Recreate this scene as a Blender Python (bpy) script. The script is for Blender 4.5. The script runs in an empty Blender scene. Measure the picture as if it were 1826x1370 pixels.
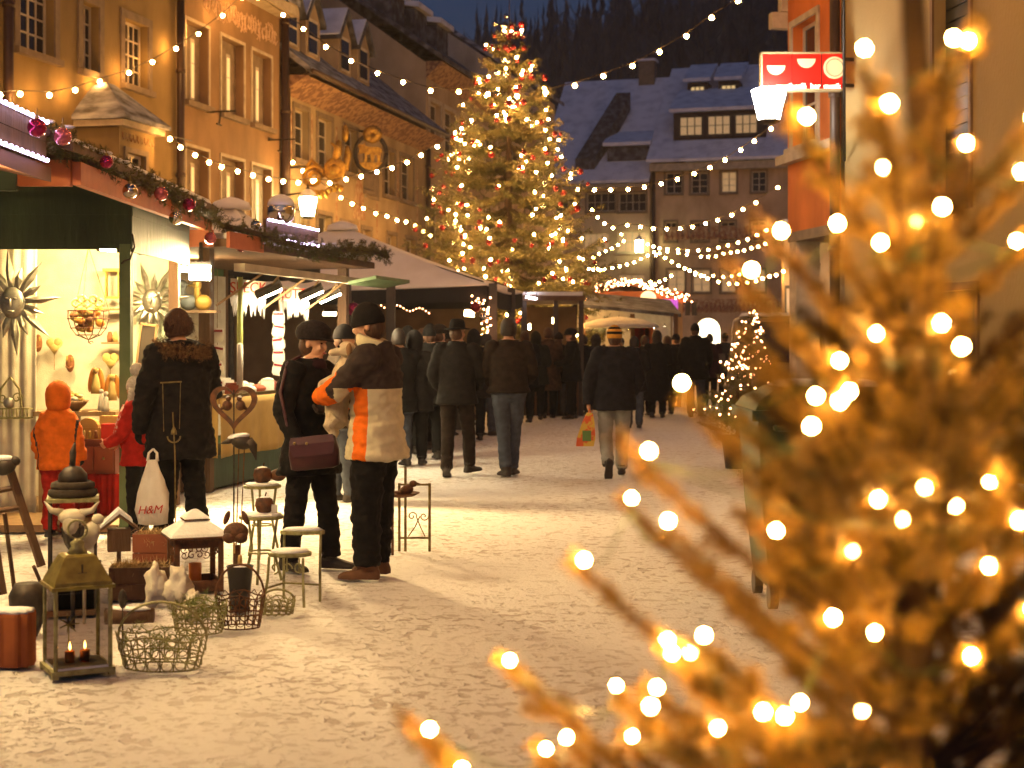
import bpy, bmesh, math, random
import numpy as np
from mathutils import Vector, Matrix, noise, kdtree
sc = bpy.context.scene
COL = sc.collection
R = math.radians
random.seed(7); RNG = np.random.default_rng(7)

# ---------------------------------------------------------------- camera
F, CX, HY, CH = 2700.0, 913.0, 605.0, 1.57      # focal length in photo pixels, centre column, horizon row, eye height
cam = bpy.data.cameras.new('camera'); camo = bpy.data.objects.new('camera', cam); COL.objects.link(camo)
camo.location = (0, 0, CH); camo.rotation_euler = (R(90), 0, 0)
cam.sensor_width = 36.0; cam.lens = 36.0*F/1826.0; cam.shift_y = (HY-685.0)/1826.0
cam.clip_start = .05; cam.clip_end = 1500
cam.dof.use_dof = True; cam.dof.focus_distance = 11.5; cam.dof.aperture_fstop = 3.0; cam.dof.aperture_blades = 0
sc.camera = camo
# ---------------------------------------------------------------- sky and sun (blue hour, sun gone)
w = bpy.data.worlds.new('World'); sc.world = w; w.use_nodes = True
nt = w.node_tree; nt.nodes.clear()
sky = nt.nodes.new('ShaderNodeTexSky'); sky.sky_type = 'NISHITA'; sky.sun_disc = False
sky.sun_elevation = R(0.6); sky.sun_rotation = R(180); sky.altitude = 500; sky.air_density = 1.5; sky.dust_density = .5; sky.ozone_density = 5.0
bg = nt.nodes.new('ShaderNodeBackground'); bg.inputs['Strength'].default_value = 0.15
wo = nt.nodes.new('ShaderNodeOutputWorld')
nt.links.new(sky.outputs[0], bg.inputs[0]); nt.links.new(bg.outputs[0], wo.inputs[0])
sl = bpy.data.lights.new('sun', 'SUN'); sl.energy = 0.18; sl.angle = R(60); sl.color = (.62, .68, 1.0)
so = bpy.data.objects.new('sun', sl); COL.objects.link(so); so.rotation_euler = (R(62), 0, R(0))
# ---------------------------------------------------------------- picture
sc.view_settings.view_transform = 'Standard'; sc.view_settings.look = 'None'
sc.view_settings.exposure = 0.2; sc.view_settings.gamma = 1.0; sc.view_settings.use_curve_mapping = False
sc.cycles.use_denoising = True
try: sc.cycles.denoiser = 'OPENIMAGEDENOISE'
except Exception: pass
sc.cycles.use_light_tree = True; sc.cycles.use_adaptive_sampling = True; sc.cycles.adaptive_threshold = .03
sc.cycles.max_bounces = 6; sc.cycles.diffuse_bounces = 3; sc.cycles.glossy_bounces = 3; sc.cycles.transmission_bounces = 4
sc.cycles.sample_clamp_indirect = 4.0; sc.cycles.caustics_reflective = False; sc.cycles.caustics_refractive = False

# ---------------------------------------------------------------- helpers
def at(px, py, Y): return Vector(((px-CX)/F*Y, Y, CH+(HY-py)/F*Y))
def X(px, Y): return (px-CX)/F*Y
def Z(py, Y): return CH+(HY-py)/F*Y
def gy(py): return F*CH/(py-HY)           # distance of a ground point seen at row py

class MB:
    def __init__(s): s.v = []; s.f = []; s.m = []; s.mi = 0
    def add(s, vs, fs):
        b = len(s.v); s.v += [tuple(p) for p in vs]
        for f in fs: s.f.append(tuple(i+b for i in f)); s.m.append(s.mi)
    def obox(s, o, a, b, c):
        o, a, b, c = Vector(o), Vector(a), Vector(b), Vector(c)
        p = [o, o+a, o+a+b, o+b, o+c, o+a+c, o+a+b+c, o+b+c]
        fs = [(0,3,2,1),(4,5,6,7),(0,1,5,4),(1,2,6,5),(2,3,7,6),(3,0,4,7)]
        if a.cross(b).dot(c) < 0: fs = [f[::-1] for f in fs]
        s.add(p, fs)
    def box(s, c, d, rz=0.0, rot=None):
        M = rot if rot is not None else Matrix.Rotation(rz, 3, 'Z')
        a, b, e = M@Vector((d[0],0,0)), M@Vector((0,d[1],0)), M@Vector((0,0,d[2]))
        s.obox(Vector(c)-(a+b+e)/2, a, b, e)
    def b6(s, x0, x1, y0, y1, z0, z1): s.obox((x0,y0,z0), (x1-x0,0,0), (0,y1-y0,0), (0,0,z1-z0))
    def tube(s, pts, r, n=6, caps=True):
        pts = [Vector(p) for p in pts]; k = len(pts)
        rs = r if isinstance(r, (list, tuple)) else [r]*k
        t0 = (pts[1]-pts[0]).normalized()
        up = Vector((0,0,1)) if abs(t0.z) < .9 else Vector((1,0,0))
        nrm = (up - t0*up.dot(t0)).normalized()
        vs = []
        for i in range(k):
            t = (pts[min(i+1,k-1)]-pts[max(i-1,0)])
            t = t.normalized() if t.length > 1e-9 else t0
            nrm = nrm - t*nrm.dot(t)
            nrm = nrm.normalized() if nrm.length > 1e-6 else Vector((1,0,0))
            bn = t.cross(nrm)
            for j in range(n):
                a = 2*math.pi*j/n
                vs.append(pts[i]+(nrm*math.cos(a)+bn*math.sin(a))*rs[i])
        fs = [(i*n+j, i*n+(j+1)%n, (i+1)*n+(j+1)%n, (i+1)*n+j) for i in range(k-1) for j in range(n)]
        if caps: fs += [tuple(range(n-1,-1,-1)), tuple(range((k-1)*n, k*n))]
        s.add(vs, fs)
    def lathe(s, c, prof, n=12, rot=None, sx=1.0, sy=1.0):
        c = Vector(c); k = len(prof); vs = []
        for r, z in prof:
            for j in range(n):
                a = 2*math.pi*j/n; p = Vector((r*math.cos(a)*sx, r*math.sin(a)*sy, z))
                vs.append(c+(rot@p if rot is not None else p))
        fs = [(i*n+j, i*n+(j+1)%n, (i+1)*n+(j+1)%n, (i+1)*n+j) for i in range(k-1) for j in range(n)]
        fs += [tuple(range(n-1,-1,-1)), tuple(range((k-1)*n, k*n))]
        s.add(vs, fs)
    def ell(s, c, r, n=12, m=8, rot=None):
        if not isinstance(r, (tuple, list)): r = (r,r,r)
        prof = [(max(1e-4, math.sin(math.pi*i/m)), -math.cos(math.pi*i/m)) for i in range(m+1)]
        M = Matrix.Diagonal(Vector(r)); M = rot@M if rot is not None else M
        s.lathe(c, prof, n, M)
    def loft(s, rings, caps=True):
        n = len(rings[0]); vs = [p for r in rings for p in r]; k = len(rings)
        fs = [(i*n+j, i*n+(j+1)%n, (i+1)*n+(j+1)%n, (i+1)*n+j) for i in range(k-1) for j in range(n)]
        if caps: fs += [tuple(range(n-1,-1,-1)), tuple(range((k-1)*n, k*n))]
        s.add(vs, fs)
    def prism(s, ring, ext):
        ring = [Vector(p) for p in ring]; e = Vector(ext); n = len(ring)
        fs = [tuple(range(n-1,-1,-1)), tuple(range(n,2*n))]+[(j,(j+1)%n,n+(j+1)%n,n+j) for j in range(n)]
        s.add(ring+[p+e for p in ring], fs)
    def quad(s, a, b, c, d): s.add([a,b,c,d], [(0,1,2,3)])
    def mesh(s, org=(0,0,0)):
        me = bpy.data.meshes.new('m'); o = Vector(org)
        me.from_pydata([(p[0]-o[0],p[1]-o[1],p[2]-o[2]) for p in s.v], [], s.f)
        me.polygons.foreach_set('material_index', s.m); me.update()
        return me

ORG = {}
def fix_normals(me):
    bm = bmesh.new(); bm.from_mesh(me); bmesh.ops.recalc_face_normals(bm, faces=bm.faces); bm.to_mesh(me); bm.free()
def link(name, me, mats, parent=None, smooth=False):
    o = bpy.data.objects.new(name, me); COL.objects.link(o); me.name = name
    for m in (mats if isinstance(mats, (list, tuple)) else [mats]): me.materials.append(m)
    if smooth: me.polygons.foreach_set('use_smooth', [True]*len(me.polygons))
    if parent is not None: o.parent = parent; ORG[o.name] = ORG.get(parent.name, Vector((0,0,0)))
    else: ORG[o.name] = Vector((0,0,0))
    return o
def build(mb, name, mats, parent=None, smooth=False, fix=False):
    """mb in world coordinates (or in the local ones of a thing whose Empty stands at the origin)"""
    me = mb.mesh(ORG.get(parent.name, Vector((0,0,0))) if parent is not None else (0,0,0))
    if fix: fix_normals(me)
    return link(name, me, mats, parent, smooth)
def bake_origin(o, p):
    """move the object's origin to world point p (top-level mesh)"""
    p = Vector(p); o.data.transform(Matrix.Translation(-p)); o.location = p; ORG[o.name] = p; return o
def tag(o, label=None, cat=None, group=None, kind=None):
    if label: o['label'] = label
    if cat: o['category'] = cat
    if group: o['group'] = group
    if kind: o['kind'] = kind
    return o
def thing(name, label, cat, loc=(0,0,0), group=None):
    o = bpy.data.objects.new(name, None); COL.objects.link(o); o.location = loc; o.empty_display_size = .1
    ORG[o.name] = Vector(loc); return tag(o, label, cat, group)
def inst(name, me, loc, parent=None, rot=None, scale=None):
    """an object sharing mesh data; loc in world coordinates"""
    o = bpy.data.objects.new(name, me); COL.objects.link(o)
    b = ORG.get(parent.name, Vector((0,0,0))) if parent is not None else Vector((0,0,0))
    o.location = Vector(loc)-b
    if rot is not None: o.rotation_euler = rot
    if scale is not None: o.scale = (scale,)*3 if not isinstance(scale, (tuple,list)) else scale
    if parent is not None: o.parent = parent
    return o
def mesh_np(V, T, mats=(), smooth=False):
    me = bpy.data.meshes.new('np'); n, t = len(V), len(T)
    me.vertices.add(n); me.vertices.foreach_set('co', np.asarray(V, np.float32).ravel())
    k = T.shape[1]; me.loops.add(t*k); me.polygons.add(t)
    me.loops.foreach_set('vertex_index', np.asarray(T, np.int32).ravel())
    me.polygons.foreach_set('loop_start', np.arange(0, t*k, k, dtype=np.int32))
    me.polygons.foreach_set('loop_total', np.full(t, k, np.int32))
    me.update(calc_edges=True)
    return me

# ---------------------------------------------------------------- materials
MATS = {}
def mat(name, c1, rough=.8, c2=None, scale=3.0, bump=0.0, bscale=None, metal=0.0, detail=4.0, coat=0.0, isl=0.0, stretch=None, spec=.4, sss=0, thr=(.35,.65)):
    if name in MATS: return MATS[name]
    m = bpy.data.materials.new(name); m.use_nodes = True; t = m.node_tree; N = t.nodes; L = t.links
    b = N['Principled BSDF']; b.inputs['Roughness'].default_value = rough; b.inputs['Metallic'].default_value = metal
    b.inputs['Specular IOR Level'].default_value = spec
    if coat: b.inputs['Coat Weight'].default_value = coat
    c2 = c2 or tuple(x*.72 for x in c1)
    tc = N.new('ShaderNodeTexCoord'); src = tc.outputs['Object']
    if stretch:
        mp = N.new('ShaderNodeMapping'); mp.inputs['Scale'].default_value = stretch; L.new(src, mp.inputs[0]); src = mp.outputs[0]
    no = N.new('ShaderNodeTexNoise'); no.inputs['Scale'].default_value = scale; no.inputs['Detail'].default_value = detail
    L.new(src, no.inputs['Vector'])
    mr = N.new('ShaderNodeMapRange'); mr.inputs[1].default_value = thr[0]; mr.inputs[2].default_value = thr[1]
    L.new(no.outputs[0], mr.inputs[0])
    mx = N.new('ShaderNodeMix'); mx.data_type = 'RGBA'
    mx.inputs[6].default_value = (*c1,1); mx.inputs[7].default_value = (*c2,1); L.new(mr.outputs[0], mx.inputs[0])
    out = mx.outputs[2]
    if isl:
        ge = N.new('ShaderNodeNewGeometry'); hv = N.new('ShaderNodeHueSaturation')
        m2 = N.new('ShaderNodeMapRange'); m2.inputs[3].default_value = 1-isl; m2.inputs[4].default_value = 1+isl
        L.new(ge.outputs['Random Per Island'], m2.inputs[0]); L.new(m2.outputs[0], hv.inputs['Value']); L.new(out, hv.inputs['Color']); out = hv.outputs[0]
    L.new(out, b.inputs['Base Color'])
    if bump:
        n2 = N.new('ShaderNodeTexNoise'); n2.inputs['Scale'].default_value = bscale or scale*6; n2.inputs['Detail'].default_value = 5
        L.new(src, n2.inputs['Vector']); bp = N.new('ShaderNodeBump'); bp.inputs['Strength'].default_value = bump; bp.inputs['Distance'].default_value = .02
        L.new(n2.outputs[0], bp.inputs['Height']); L.new(bp.outputs[0], b.inputs['Normal'])
    MATS[name] = m; return m
def emat(name, col, strength, base=None):
    if name in MATS: return MATS[name]
    m = bpy.data.materials.new(name); m.use_nodes = True; b = m.node_tree.nodes['Principled BSDF']
    b.inputs['Base Color'].default_value = (*(base or (.8,.7,.5)),1); b.inputs['Emission Color'].default_value = (*col,1); b.inputs['Emission Strength'].default_value = strength
    MATS[name] = m; return m
def glass(name, tint, rough=.05, trans=.0, spec=.6):
    if name in MATS: return MATS[name]
    m = bpy.data.materials.new(name); m.use_nodes = True; b = m.node_tree.nodes['Principled BSDF']
    b.inputs['Base Color'].default_value = (*tint,1); b.inputs['Roughness'].default_value = rough; b.inputs['Specular IOR Level'].default_value = spec
    b.inputs['Transmission Weight'].default_value = trans; b.inputs['IOR'].default_value = 1.1 if trans else 1.45
    MATS[name] = m; return m

WARM = (1.0, .50, .14); WARM2 = (1.0, .46, .11)
E_BULB = emat('string_bulb_glow', WARM2, 240)
E_TREE = emat('tree_bulb_glow', (1,.52,.15), 720)
E_MINI = emat('mini_light_glow', (1,.51,.10), 1250)
E_FAIRY = emat('fairy_light_glow', (1,.42,.18), 34)
E_LED = emat('led_glow', (.80,.62,1.0), 40)
E_LAMP = emat('lantern_glass_glow', (1,.90,.62), 14)
E_LAMPW = emat('white_lantern_glow', (1,.95,.92), 18)
E_FLOOD = emat('floodlight_glow', (1,.84,.52), 260)
E_TUBE = emat('stall_tube_glow', (1,.70,.29), 1000)
E_WIN = emat('lit_curtain', (1,.66,.24), .55, (.6,.5,.35))
E_WIN2 = emat('lit_pane_dim', (1,.60,.25), .28, (.4,.3,.2))
E_WIN3 = emat('lit_pane_bright', (1,.74,.38), 1.6, (.6,.5,.35))
def plaster(n, c, s=.58): return mat(n, c, .92, (c[0]*s, c[1]*s*.96, c[2]*s*.9), 1.1, .4, 28, detail=8, stretch=(1,1,.55), thr=(.38,.70))
M_W1 = plaster('plaster_ochre', (.27,.185,.07)); M_W2 = plaster('plaster_apricot', (.27,.165,.08)); M_W3 = plaster('plaster_cream', (.40,.30,.165))
M_W4 = plaster('plaster_sand', (.40,.30,.19)); M_W5 = plaster('plaster_pale', (.58,.46,.32)); M_WF1 = plaster('plaster_far_cream', (.60,.46,.29)); M_WF2 = plaster('plaster_far_brown', (.56,.40,.24))
M_WO = plaster('plaster_orange', (.62,.17,.03)); M_WR = plaster('plaster_yellow', (.36,.26,.11), .82)
M_STONE = mat('window_surround_stone', (.23,.17,.11), .85, scale=5, bump=.3)
M_STONEL = mat('light_stone', (.48,.40,.28), .85, scale=5, bump=.3)
M_FRAME = mat('window_frame_paint', (.55,.47,.34), .6)
M_FRAMED = mat('dark_window_frame', (.06,.045,.035), .6)
M_PANE = glass('dark_window_glass', (.018,.018,.024), .08)
M_PIPE = mat('brown_downpipe', (.055,.030,.018), .45, scale=8)
M_ROOF = mat('slate_with_snow_dust', (.05,.048,.055), .8, (.42,.44,.50), 2.2, .5, 25, thr=(.36,.72), stretch=(1,1,2.5))
M_ROOFD = mat('dark_slate', (.035,.033,.04), .8, (.16,.165,.19), 3.5, .5, 25, thr=(.42,.75))
M_SNOWR = mat('roof_snow', (.74,.75,.80), .75, (.46,.47,.52), 1.8, .35, 18, thr=(.45,.8))
M_SNOW = mat('snow_cap', (.78,.77,.76), .7, (.68,.67,.67), 9, .4, 40)
M_EAVE = mat('painted_eave', (.16,.08,.05), .8, (.34,.20,.10), 7, thr=(.45,.55))
M_ORN = mat('faded_fresco', (.30,.14,.07), .9, (.50,.38,.22), 6, thr=(.4,.62))
M_GOLD = mat('gilded_iron', (.50,.30,.05), .5, (.25,.13,.03), 12, metal=.8)
M_IRON = mat('wrought_iron', (.03,.026,.022), .55, (.055,.04,.03), 20, metal=.5)
M_RUST = mat('rusty_iron', (.16,.060,.025), .75, (.07,.035,.02), 22, .3, 60, metal=.3)
M_VERD = mat('weathered_green_metal', (.36,.34,.15), .6, (.20,.17,.07), 25, .2, 80, metal=.3)
M_BRASS = mat('aged_brass', (.30,.22,.08), .45, (.14,.10,.04), 20, metal=.8)
M_WOOD = mat('brown_timber', (.13,.065,.03), .7, (.08,.04,.02), 6, .4, 40, stretch=(1,1,.15))
M_WOODL = mat('light_timber', (.36,.23,.11), .7, (.24,.14,.065), 6, .4, 40, stretch=(1,1,.15))
M_ORANGE = mat('orange_painted_board', (.50,.13,.03), .55, (.36,.085,.02), 4)
M_GREEN = mat('dark_green_board', (.035,.06,.028), .6, (.022,.04,.02), 4, .3, 20, stretch=(1,1,.2))
M_GREENL = mat('green_post_paint', (.13,.19,.08), .6, (.09,.14,.06), 5)
M_CLOTH = mat('cream_cloth', (.70,.64,.50), .95, (.60,.53,.40), 8, .2, 90)
M_TEAL = mat('pale_teal_cloth', (.45,.53,.42), .95, (.38,.46,.36), 6)
M_REDC = mat('red_cloth', (.42,.018,.012), .9, (.25,.01,.008), 6)
M_TANC = mat('tan_cloth', (.46,.30,.09), .95, (.38,.24,.07), 4)
M_NEEDLE = mat('spruce_needles', (.052,.058,.014), .65, (.110,.082,.016), 4, isl=.4)
M_NEEDLEF = mat('near_spruce_needles', (.24,.142,.023), .6, (.070,.032,.005), 7, isl=.55)  # the darker second tone mixes shade between the twigs into the colour
M_BARK = mat('spruce_bark', (.055,.028,.014), .9, scale=20, bump=.5)
M_BALLR = mat('red_bauble', (.24,.008,.010), .25, metal=.5); M_BALLS = mat('silver_bauble', (.80,.70,.58), .10, metal=1.0)
M_BALLP = mat('pink_bauble', (.62,.16,.20), .22, metal=.7); M_BALLM = mat('magenta_bauble', (.38,.015,.10), .18, metal=.75)
M_SKIN = mat('skin', (.55,.30,.17), .55, (.50,.26,.15), 12, .0)
# ================================================================ ground
def snow_ground_mat():
    m = bpy.data.materials.new('trodden_snow'); m.use_nodes = True; t = m.node_tree; N = t.nodes; L = t.links
    b = N['Principled BSDF']; b.inputs['Roughness'].default_value = .72; b.inputs['Specular IOR Level'].default_value = .3
    tc = N.new('ShaderNodeTexCoord')
    def nz(scale, detail, rough=.55, dist=0.0):
        n = N.new('ShaderNodeTexNoise'); n.inputs['Scale'].default_value = scale; n.inputs['Detail'].default_value = detail
        n.inputs['Roughness'].default_value = rough; n.inputs['Distortion'].default_value = dist; L.new(tc.outputs['Object'], n.inputs['Vector']); return n.outputs[0]
    def rng(s, a, bb, lo=0.0, hi=1.0):
        r = N.new('ShaderNodeMapRange'); r.inputs[1].default_value = a; r.inputs[2].default_value = bb; r.inputs[3].default_value = lo; r.inputs[4].default_value = hi
        L.new(s, r.inputs[0]); return r.outputs[0]
    def mth(op, x, y):
        k = N.new('ShaderNodeMath'); k.operation = op
        for i, q in enumerate((x, y)):
            if isinstance(q, (int, float)): k.inputs[i].default_value = q
            else: L.new(q, k.inputs[i])
        return k.outputs[0]
    big = nz(.55, 4); foot = nz(11.5, 3.0, .5, .5); fine = nz(45, 4, .6); mid = nz(25, 3, .55, .4)
    spots = rng(foot, .55, .62); specks = rng(mid, .57, .64); wear = rng(big, .36, .62, .25, 1.0)
    dirt = mth('MULTIPLY', mth('MAXIMUM', spots, mth('MULTIPLY', specks, .9)), wear)
    vw = N.new('ShaderNodeTexVoronoi'); vw.inputs['Scale'].default_value = 6.5; L.new(tc.outputs['Object'], vw.inputs['Vector'])
    mx = N.new('ShaderNodeMix'); mx.data_type = 'RGBA'; mx.inputs[6].default_value = (.70,.68,.66,1); mx.inputs[7].default_value = (.27,.185,.135,1)
    L.new(mth('MULTIPLY', dirt, .62), mx.inputs[0]); L.new(mx.outputs[2], b.inputs['Base Color'])
    h = mth('ADD', mth('MULTIPLY', dirt, -.9), mth('ADD', mth('MULTIPLY', fine, .35), mth('MULTIPLY', big, .8)))
    bp = N.new('ShaderNodeBump'); bp.inputs['Strength'].default_value = .8; bp.inputs['Distance'].default_value = .035
    L.new(h, bp.inputs['Height']); L.new(bp.outputs[0], b.inputs['Normal'])
    return m
M_GROUND = snow_ground_mat()
def ground():
    xs = sorted(set([-300,-120,-60,-30,-15]+[x*.16 for x in range(-60,61)]+[15,30,60,120,300]))
    ys = sorted(set([-60,-20,-5,0,2]+[3+.16*k for k in range(90)]+[18+.8*k for k in range(40)]+[60,90,140,220,320]))
    xs, ys = np.array(xs), np.array(ys); GX, GY = np.meshgrid(xs, ys, indexing='ij')
    V = np.stack([GX.ravel(), GY.ravel(), np.zeros(GX.size)], 1)
    for i, p in enumerate(V):
        if abs(p[0]) < 12 and 2 < p[1] < 40:
            V[i,2] = .011*noise.fractal(Vector((p[0]*1.6, p[1]*1.6, 0)), 1.0, 2.1, 3) - .012
    nx, ny = len(xs), len(ys); I = (np.arange(nx-1)[:,None]*ny+np.arange(ny-1)[None,:]).ravel()
    T = np.stack([I, I+ny, I+ny+1, I+1], 1)
    o = link('ground', mesh_np(V, T), M_GROUND, smooth=True); tag(o, 'trodden snow covering the market street', None, None, 'structure')
ground()

# ================================================================ houses
class Fr:
    def __init__(s, o, u):
        s.o = Vector(o); s.u = Vector((u[0],u[1],0)).normalized(); s.n = Vector((s.u.y,-s.u.x,0))
    def P(s, a, z, d=0.0): return s.o+s.u*a+s.n*d+Vector((0,0,z))
    def a_of(s, px, d=0.0):
        r = (px-CX)/F; o = s.o+s.n*d
        return (r*o.y-o.x)/(s.u.x-r*s.u.y)
    def az(s, px, py, d=0.0):
        a = s.a_of(px, d); return a, Z(py, (s.o+s.n*d+s.u*a).y)
def fbox(mb, fr, a0, a1, z0, z1, d0, d1):
    mb.obox(fr.P(a0,z0,d0), fr.u*(a1-a0), fr.n*(d1-d0), (0,0,z1-z0))
def facade(fr, a0, a1, z0, z1, ops, m, parent, depth=.22, name='wall'):
    As = sorted(set([a0,a1]+[q for o in ops for q in o[:2]])); Zs = sorted(set([z0,z1]+[q for o in ops for q in o[2:4]]))
    mb = MB()
    for i in range(len(As)-1):
        for j in range(len(Zs)-1):
            ca, cz = (As[i]+As[i+1])/2, (Zs[j]+Zs[j+1])/2
            if any(o[0]<ca<o[1] and o[2]<cz<o[3] for o in ops): continue
            mb.quad(fr.P(As[i],Zs[j]), fr.P(As[i+1],Zs[j]), fr.P(As[i+1],Zs[j+1]), fr.P(As[i],Zs[j+1]))
    for o in ops:
        c = [(o[0],o[2]),(o[1],o[2]),(o[1],o[3]),(o[0],o[3])]
        for k in range(4):
            p, q = c[k], c[(k+1)%4]
            mb.quad(fr.P(*p), fr.P(*q), fr.P(*q,-depth), fr.P(*p,-depth))
    return build(mb, name, m, parent)
def window(fr, o, parent, nx=2, nz=3, panes=None, fm=None, dep=.16, surround=None, sw=.14, sill=True, sp=.035, bar=.035):
    a0, a1, z0, z1 = o; fm = fm or M_FRAME; panes = panes or [M_PANE]
    mb = MB(); fw = .055
    fbox(mb, fr, a0, a0+fw, z0, z1, -dep-.05, -dep); fbox(mb, fr, a1-fw, a1, z0, z1, -dep-.05, -dep)
    fbox(mb, fr, a0+fw, a1-fw, z0, z0+fw, -dep-.05, -dep); fbox(mb, fr, a0+fw, a1-fw, z1-fw, z1, -dep-.05, -dep)
    W, H = (a1-a0-2*fw)/nx, (z1-z0-2*fw)/nz
    for i in range(1, nx):
        b = bar*1.6 if nx % 2 == 0 and i == nx//2 else bar
        fbox(mb, fr, a0+fw+i*W-b/2, a0+fw+i*W+b/2, z0+fw, z1-fw, -dep-.045, -dep-.006)
    for j in range(1, nz):
        for i in range(nx): fbox(mb, fr, a0+fw+i*W+bar/2, a0+fw+(i+1)*W-bar/2, z0+fw+j*H-bar/2, z0+fw+j*H+bar/2, -dep-.043, -dep-.010)
    w = build(mb, 'window', fm, parent)
    pm = None
    for i in range(nx):
        for j in range(nz):
            k = MB(); fbox(k, fr, a0+fw+i*W-.01, a0+fw+(i+1)*W+.01, z0+fw+j*H-.01, z0+fw+(j+1)*H+.01, -dep-.034, -dep-.026)
            build(k, 'pane', panes[(i+j*nx) % len(panes)] if len(panes) != nx else panes[i], w)
    if surround:
        k = MB()
        fbox(k, fr, a0-sw, a0-.002, z0-.002, z1, -.05, sp); fbox(k, fr, a1+.002, a1+sw, z0-.002, z1, -.05, sp); fbox(k, fr, a0-sw, a1+sw, z1+.002, z1+sw, -.05, sp+.003)
        build(k, 'window_surround', surround, w)
    if sill:
        k = MB(); fbox(k, fr, a0-sw, a1+sw, z0-.12, z0-.004, -.05, .12); build(k, 'sill', surround or M_STONEL, w)
    return w
def back_box(fr, a0, a1, z1, depth, m, parent, zr=None, ridge=None):
    """side and rear walls of a house; gable ends when zr is given"""
    for a in (a0, a1):
        mb = MB(); ring = [fr.P(a,0,-.001), fr.P(a,z1,-.001)]
        if zr: ring.append(fr.P(a, zr, -ridge))
        ring += [fr.P(a,z1,-depth), fr.P(a,0,-depth)]
        mb.add(ring, [tuple(range(len(ring)))]); build(mb, 'side_wall', m, parent)
    mb = MB(); mb.quad(fr.P(a0,0,-depth), fr.P(a1,0,-depth), fr.P(a1,z1,-depth), fr.P(a0,z1,-depth)); build(mb, 'rear_wall', m, parent)
def roof(fr, a0, a1, ze, zr, over, ridge, depth, m, parent, th=.16):
    mb = MB(); sl = (zr-ze)/(ridge+over)
    ring = [fr.P(a0,ze,over), fr.P(a0,zr,-ridge), fr.P(a0,ze,-depth-over), fr.P(a0,ze-th,-depth-over), fr.P(a0,zr-th*1.3,-ridge), fr.P(a0,ze-th,over)]
    mb.prism(ring, fr.u*(a1-a0)); o = build(mb, 'roof', m, parent, fix=True); return o, sl
def downpipe(fr, a, z0, z1, parent, r=.06, d=.12):
    mb = MB(); mb.tube([fr.P(a,z0,d), fr.P(a,z1,d)], r, 8)
    for k in range(int((z1-z0)/2.2)+1): mb.tube([fr.P(a,z0+.6+2.2*k,d), fr.P(a,z0+.68+2.2*k,d)], r*1.25, 8)
    return build(mb, 'downpipe', M_PIPE, parent, True)

LF = Fr((-14.82+.24*25, 25, 0), (.24, 1))      # building line of the left-hand row
A = LF.a_of
def hroot(name, label, fr, a): return thing(name, label, 'house', fr.P(a,0,-2))

# ---- house with the oriel
h1 = hroot('townhouse', 'ochre plastered house with a roofed oriel, leftmost in the row', LF, A(160))
a0, a1 = A(-40), A(314)
ops = [(A(33),A(96),6.62,7.95), (A(146),A(176),6.62,7.90), (A(221),A(263),6.62,7.92), (A(33)-2.2,A(33)-1.1,6.62,7.95)]
facade(LF, a0, a1, 0, 9.6, ops, M_W1, h1)
for o, nx in zip(ops, (4,3,4,3)): window(LF, o, h1, nx, 4, surround=M_STONE, sw=.16)
back_box(LF, a0, a1, 9.6, 9, M_W1, h1, 14, 4.5)
roof(LF, a0, a1, 9.7, 14.2, .45, 4.5, 9, M_ROOF, h1)
k = MB(); fbox(k, LF, a0, a1, 9.35, 9.53, .002, .40); build(k, 'cornice', M_STONEL, h1)
downpipe(LF, A(4), 0, 9.5, h1, .09); downpipe(LF, A(313), 0, 9.5, h1, .085)
# oriel
of = Fr(LF.P(A(138),0), LF.u); OW, OD = 1.40, .85
orl = MB(); z0, z1 = 3.2, 5.62
fr_f = Fr(of.P(0,0,OD), LF.u)
o1 = facade(fr_f, 0, OW, z0, z1, [(.28,1.0,3.75,5.05)], M_W1, h1, .12, 'oriel_front')
fr_s = Fr(of.P(0,0,0), LF.n)
o2 = facade(fr_s, 0, OD, z0, z1, [(.22,.62,4.15,5.0)], M_W1, h1, .10, 'oriel_side')
k = MB(); k.quad(of.P(OW,z0,0), of.P(OW,z0,OD), of.P(OW,z1,OD), of.P(OW,z1,0)); k.quad(of.P(0,z0,0), of.P(OW,z0,0), of.P(OW,z0,OD), of.P(0,z0,OD)); build(k, 'oriel_base', M_W1, h1)
window(fr_f, (.28,1.0,3.75,5.05), o1, 2, 3, [E_WIN2, M_PANE], dep=.08, surround=M_STONE, sw=.1)
window(fr_s, (.22,.62,4.15,5.0), o2, 3, 5, [E_WIN], M_FRAMED, .06, None, .08, False, bar=.02)
k = MB(); c = of.P(OW/2, 6.42, .25)
e = [of.P(-.22,5.62,-.1), of.P(-.22,5.62,OD+.25), of.P(OW+.22,5.62,OD+.25), of.P(OW+.22,5.62,-.1)]; e2 = [p+Vector((0,0,.07)) for p in e]
top = [of.P(OW*.38,6.36,.02), of.P(OW*.38,6.42,.30), of.P(OW*.62,6.42,.30), of.P(OW*.62,6.36,.02)]
k.loft([e, e2, top]); orf = build(k, 'oriel_roof', M_ROOF, h1, fix=True)
k = MB(); fbox(k, of, -.15, OW+.15, 5.50, 5.616, .0, OD+.16); build(k, 'oriel_cornice', M_STONEL, h1)
k = MB()
for i in range(9):
    c = of.P(.12+i*.145, 5.33, OD+.006); k.tube([c+Vector((0,0,.08)), c, c+LF.u*.05-Vector((0,0,.06)), c+LF.u*.09], .012, 4)
build(k, 'painted_scallop', M_ORN, h1)

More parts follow.
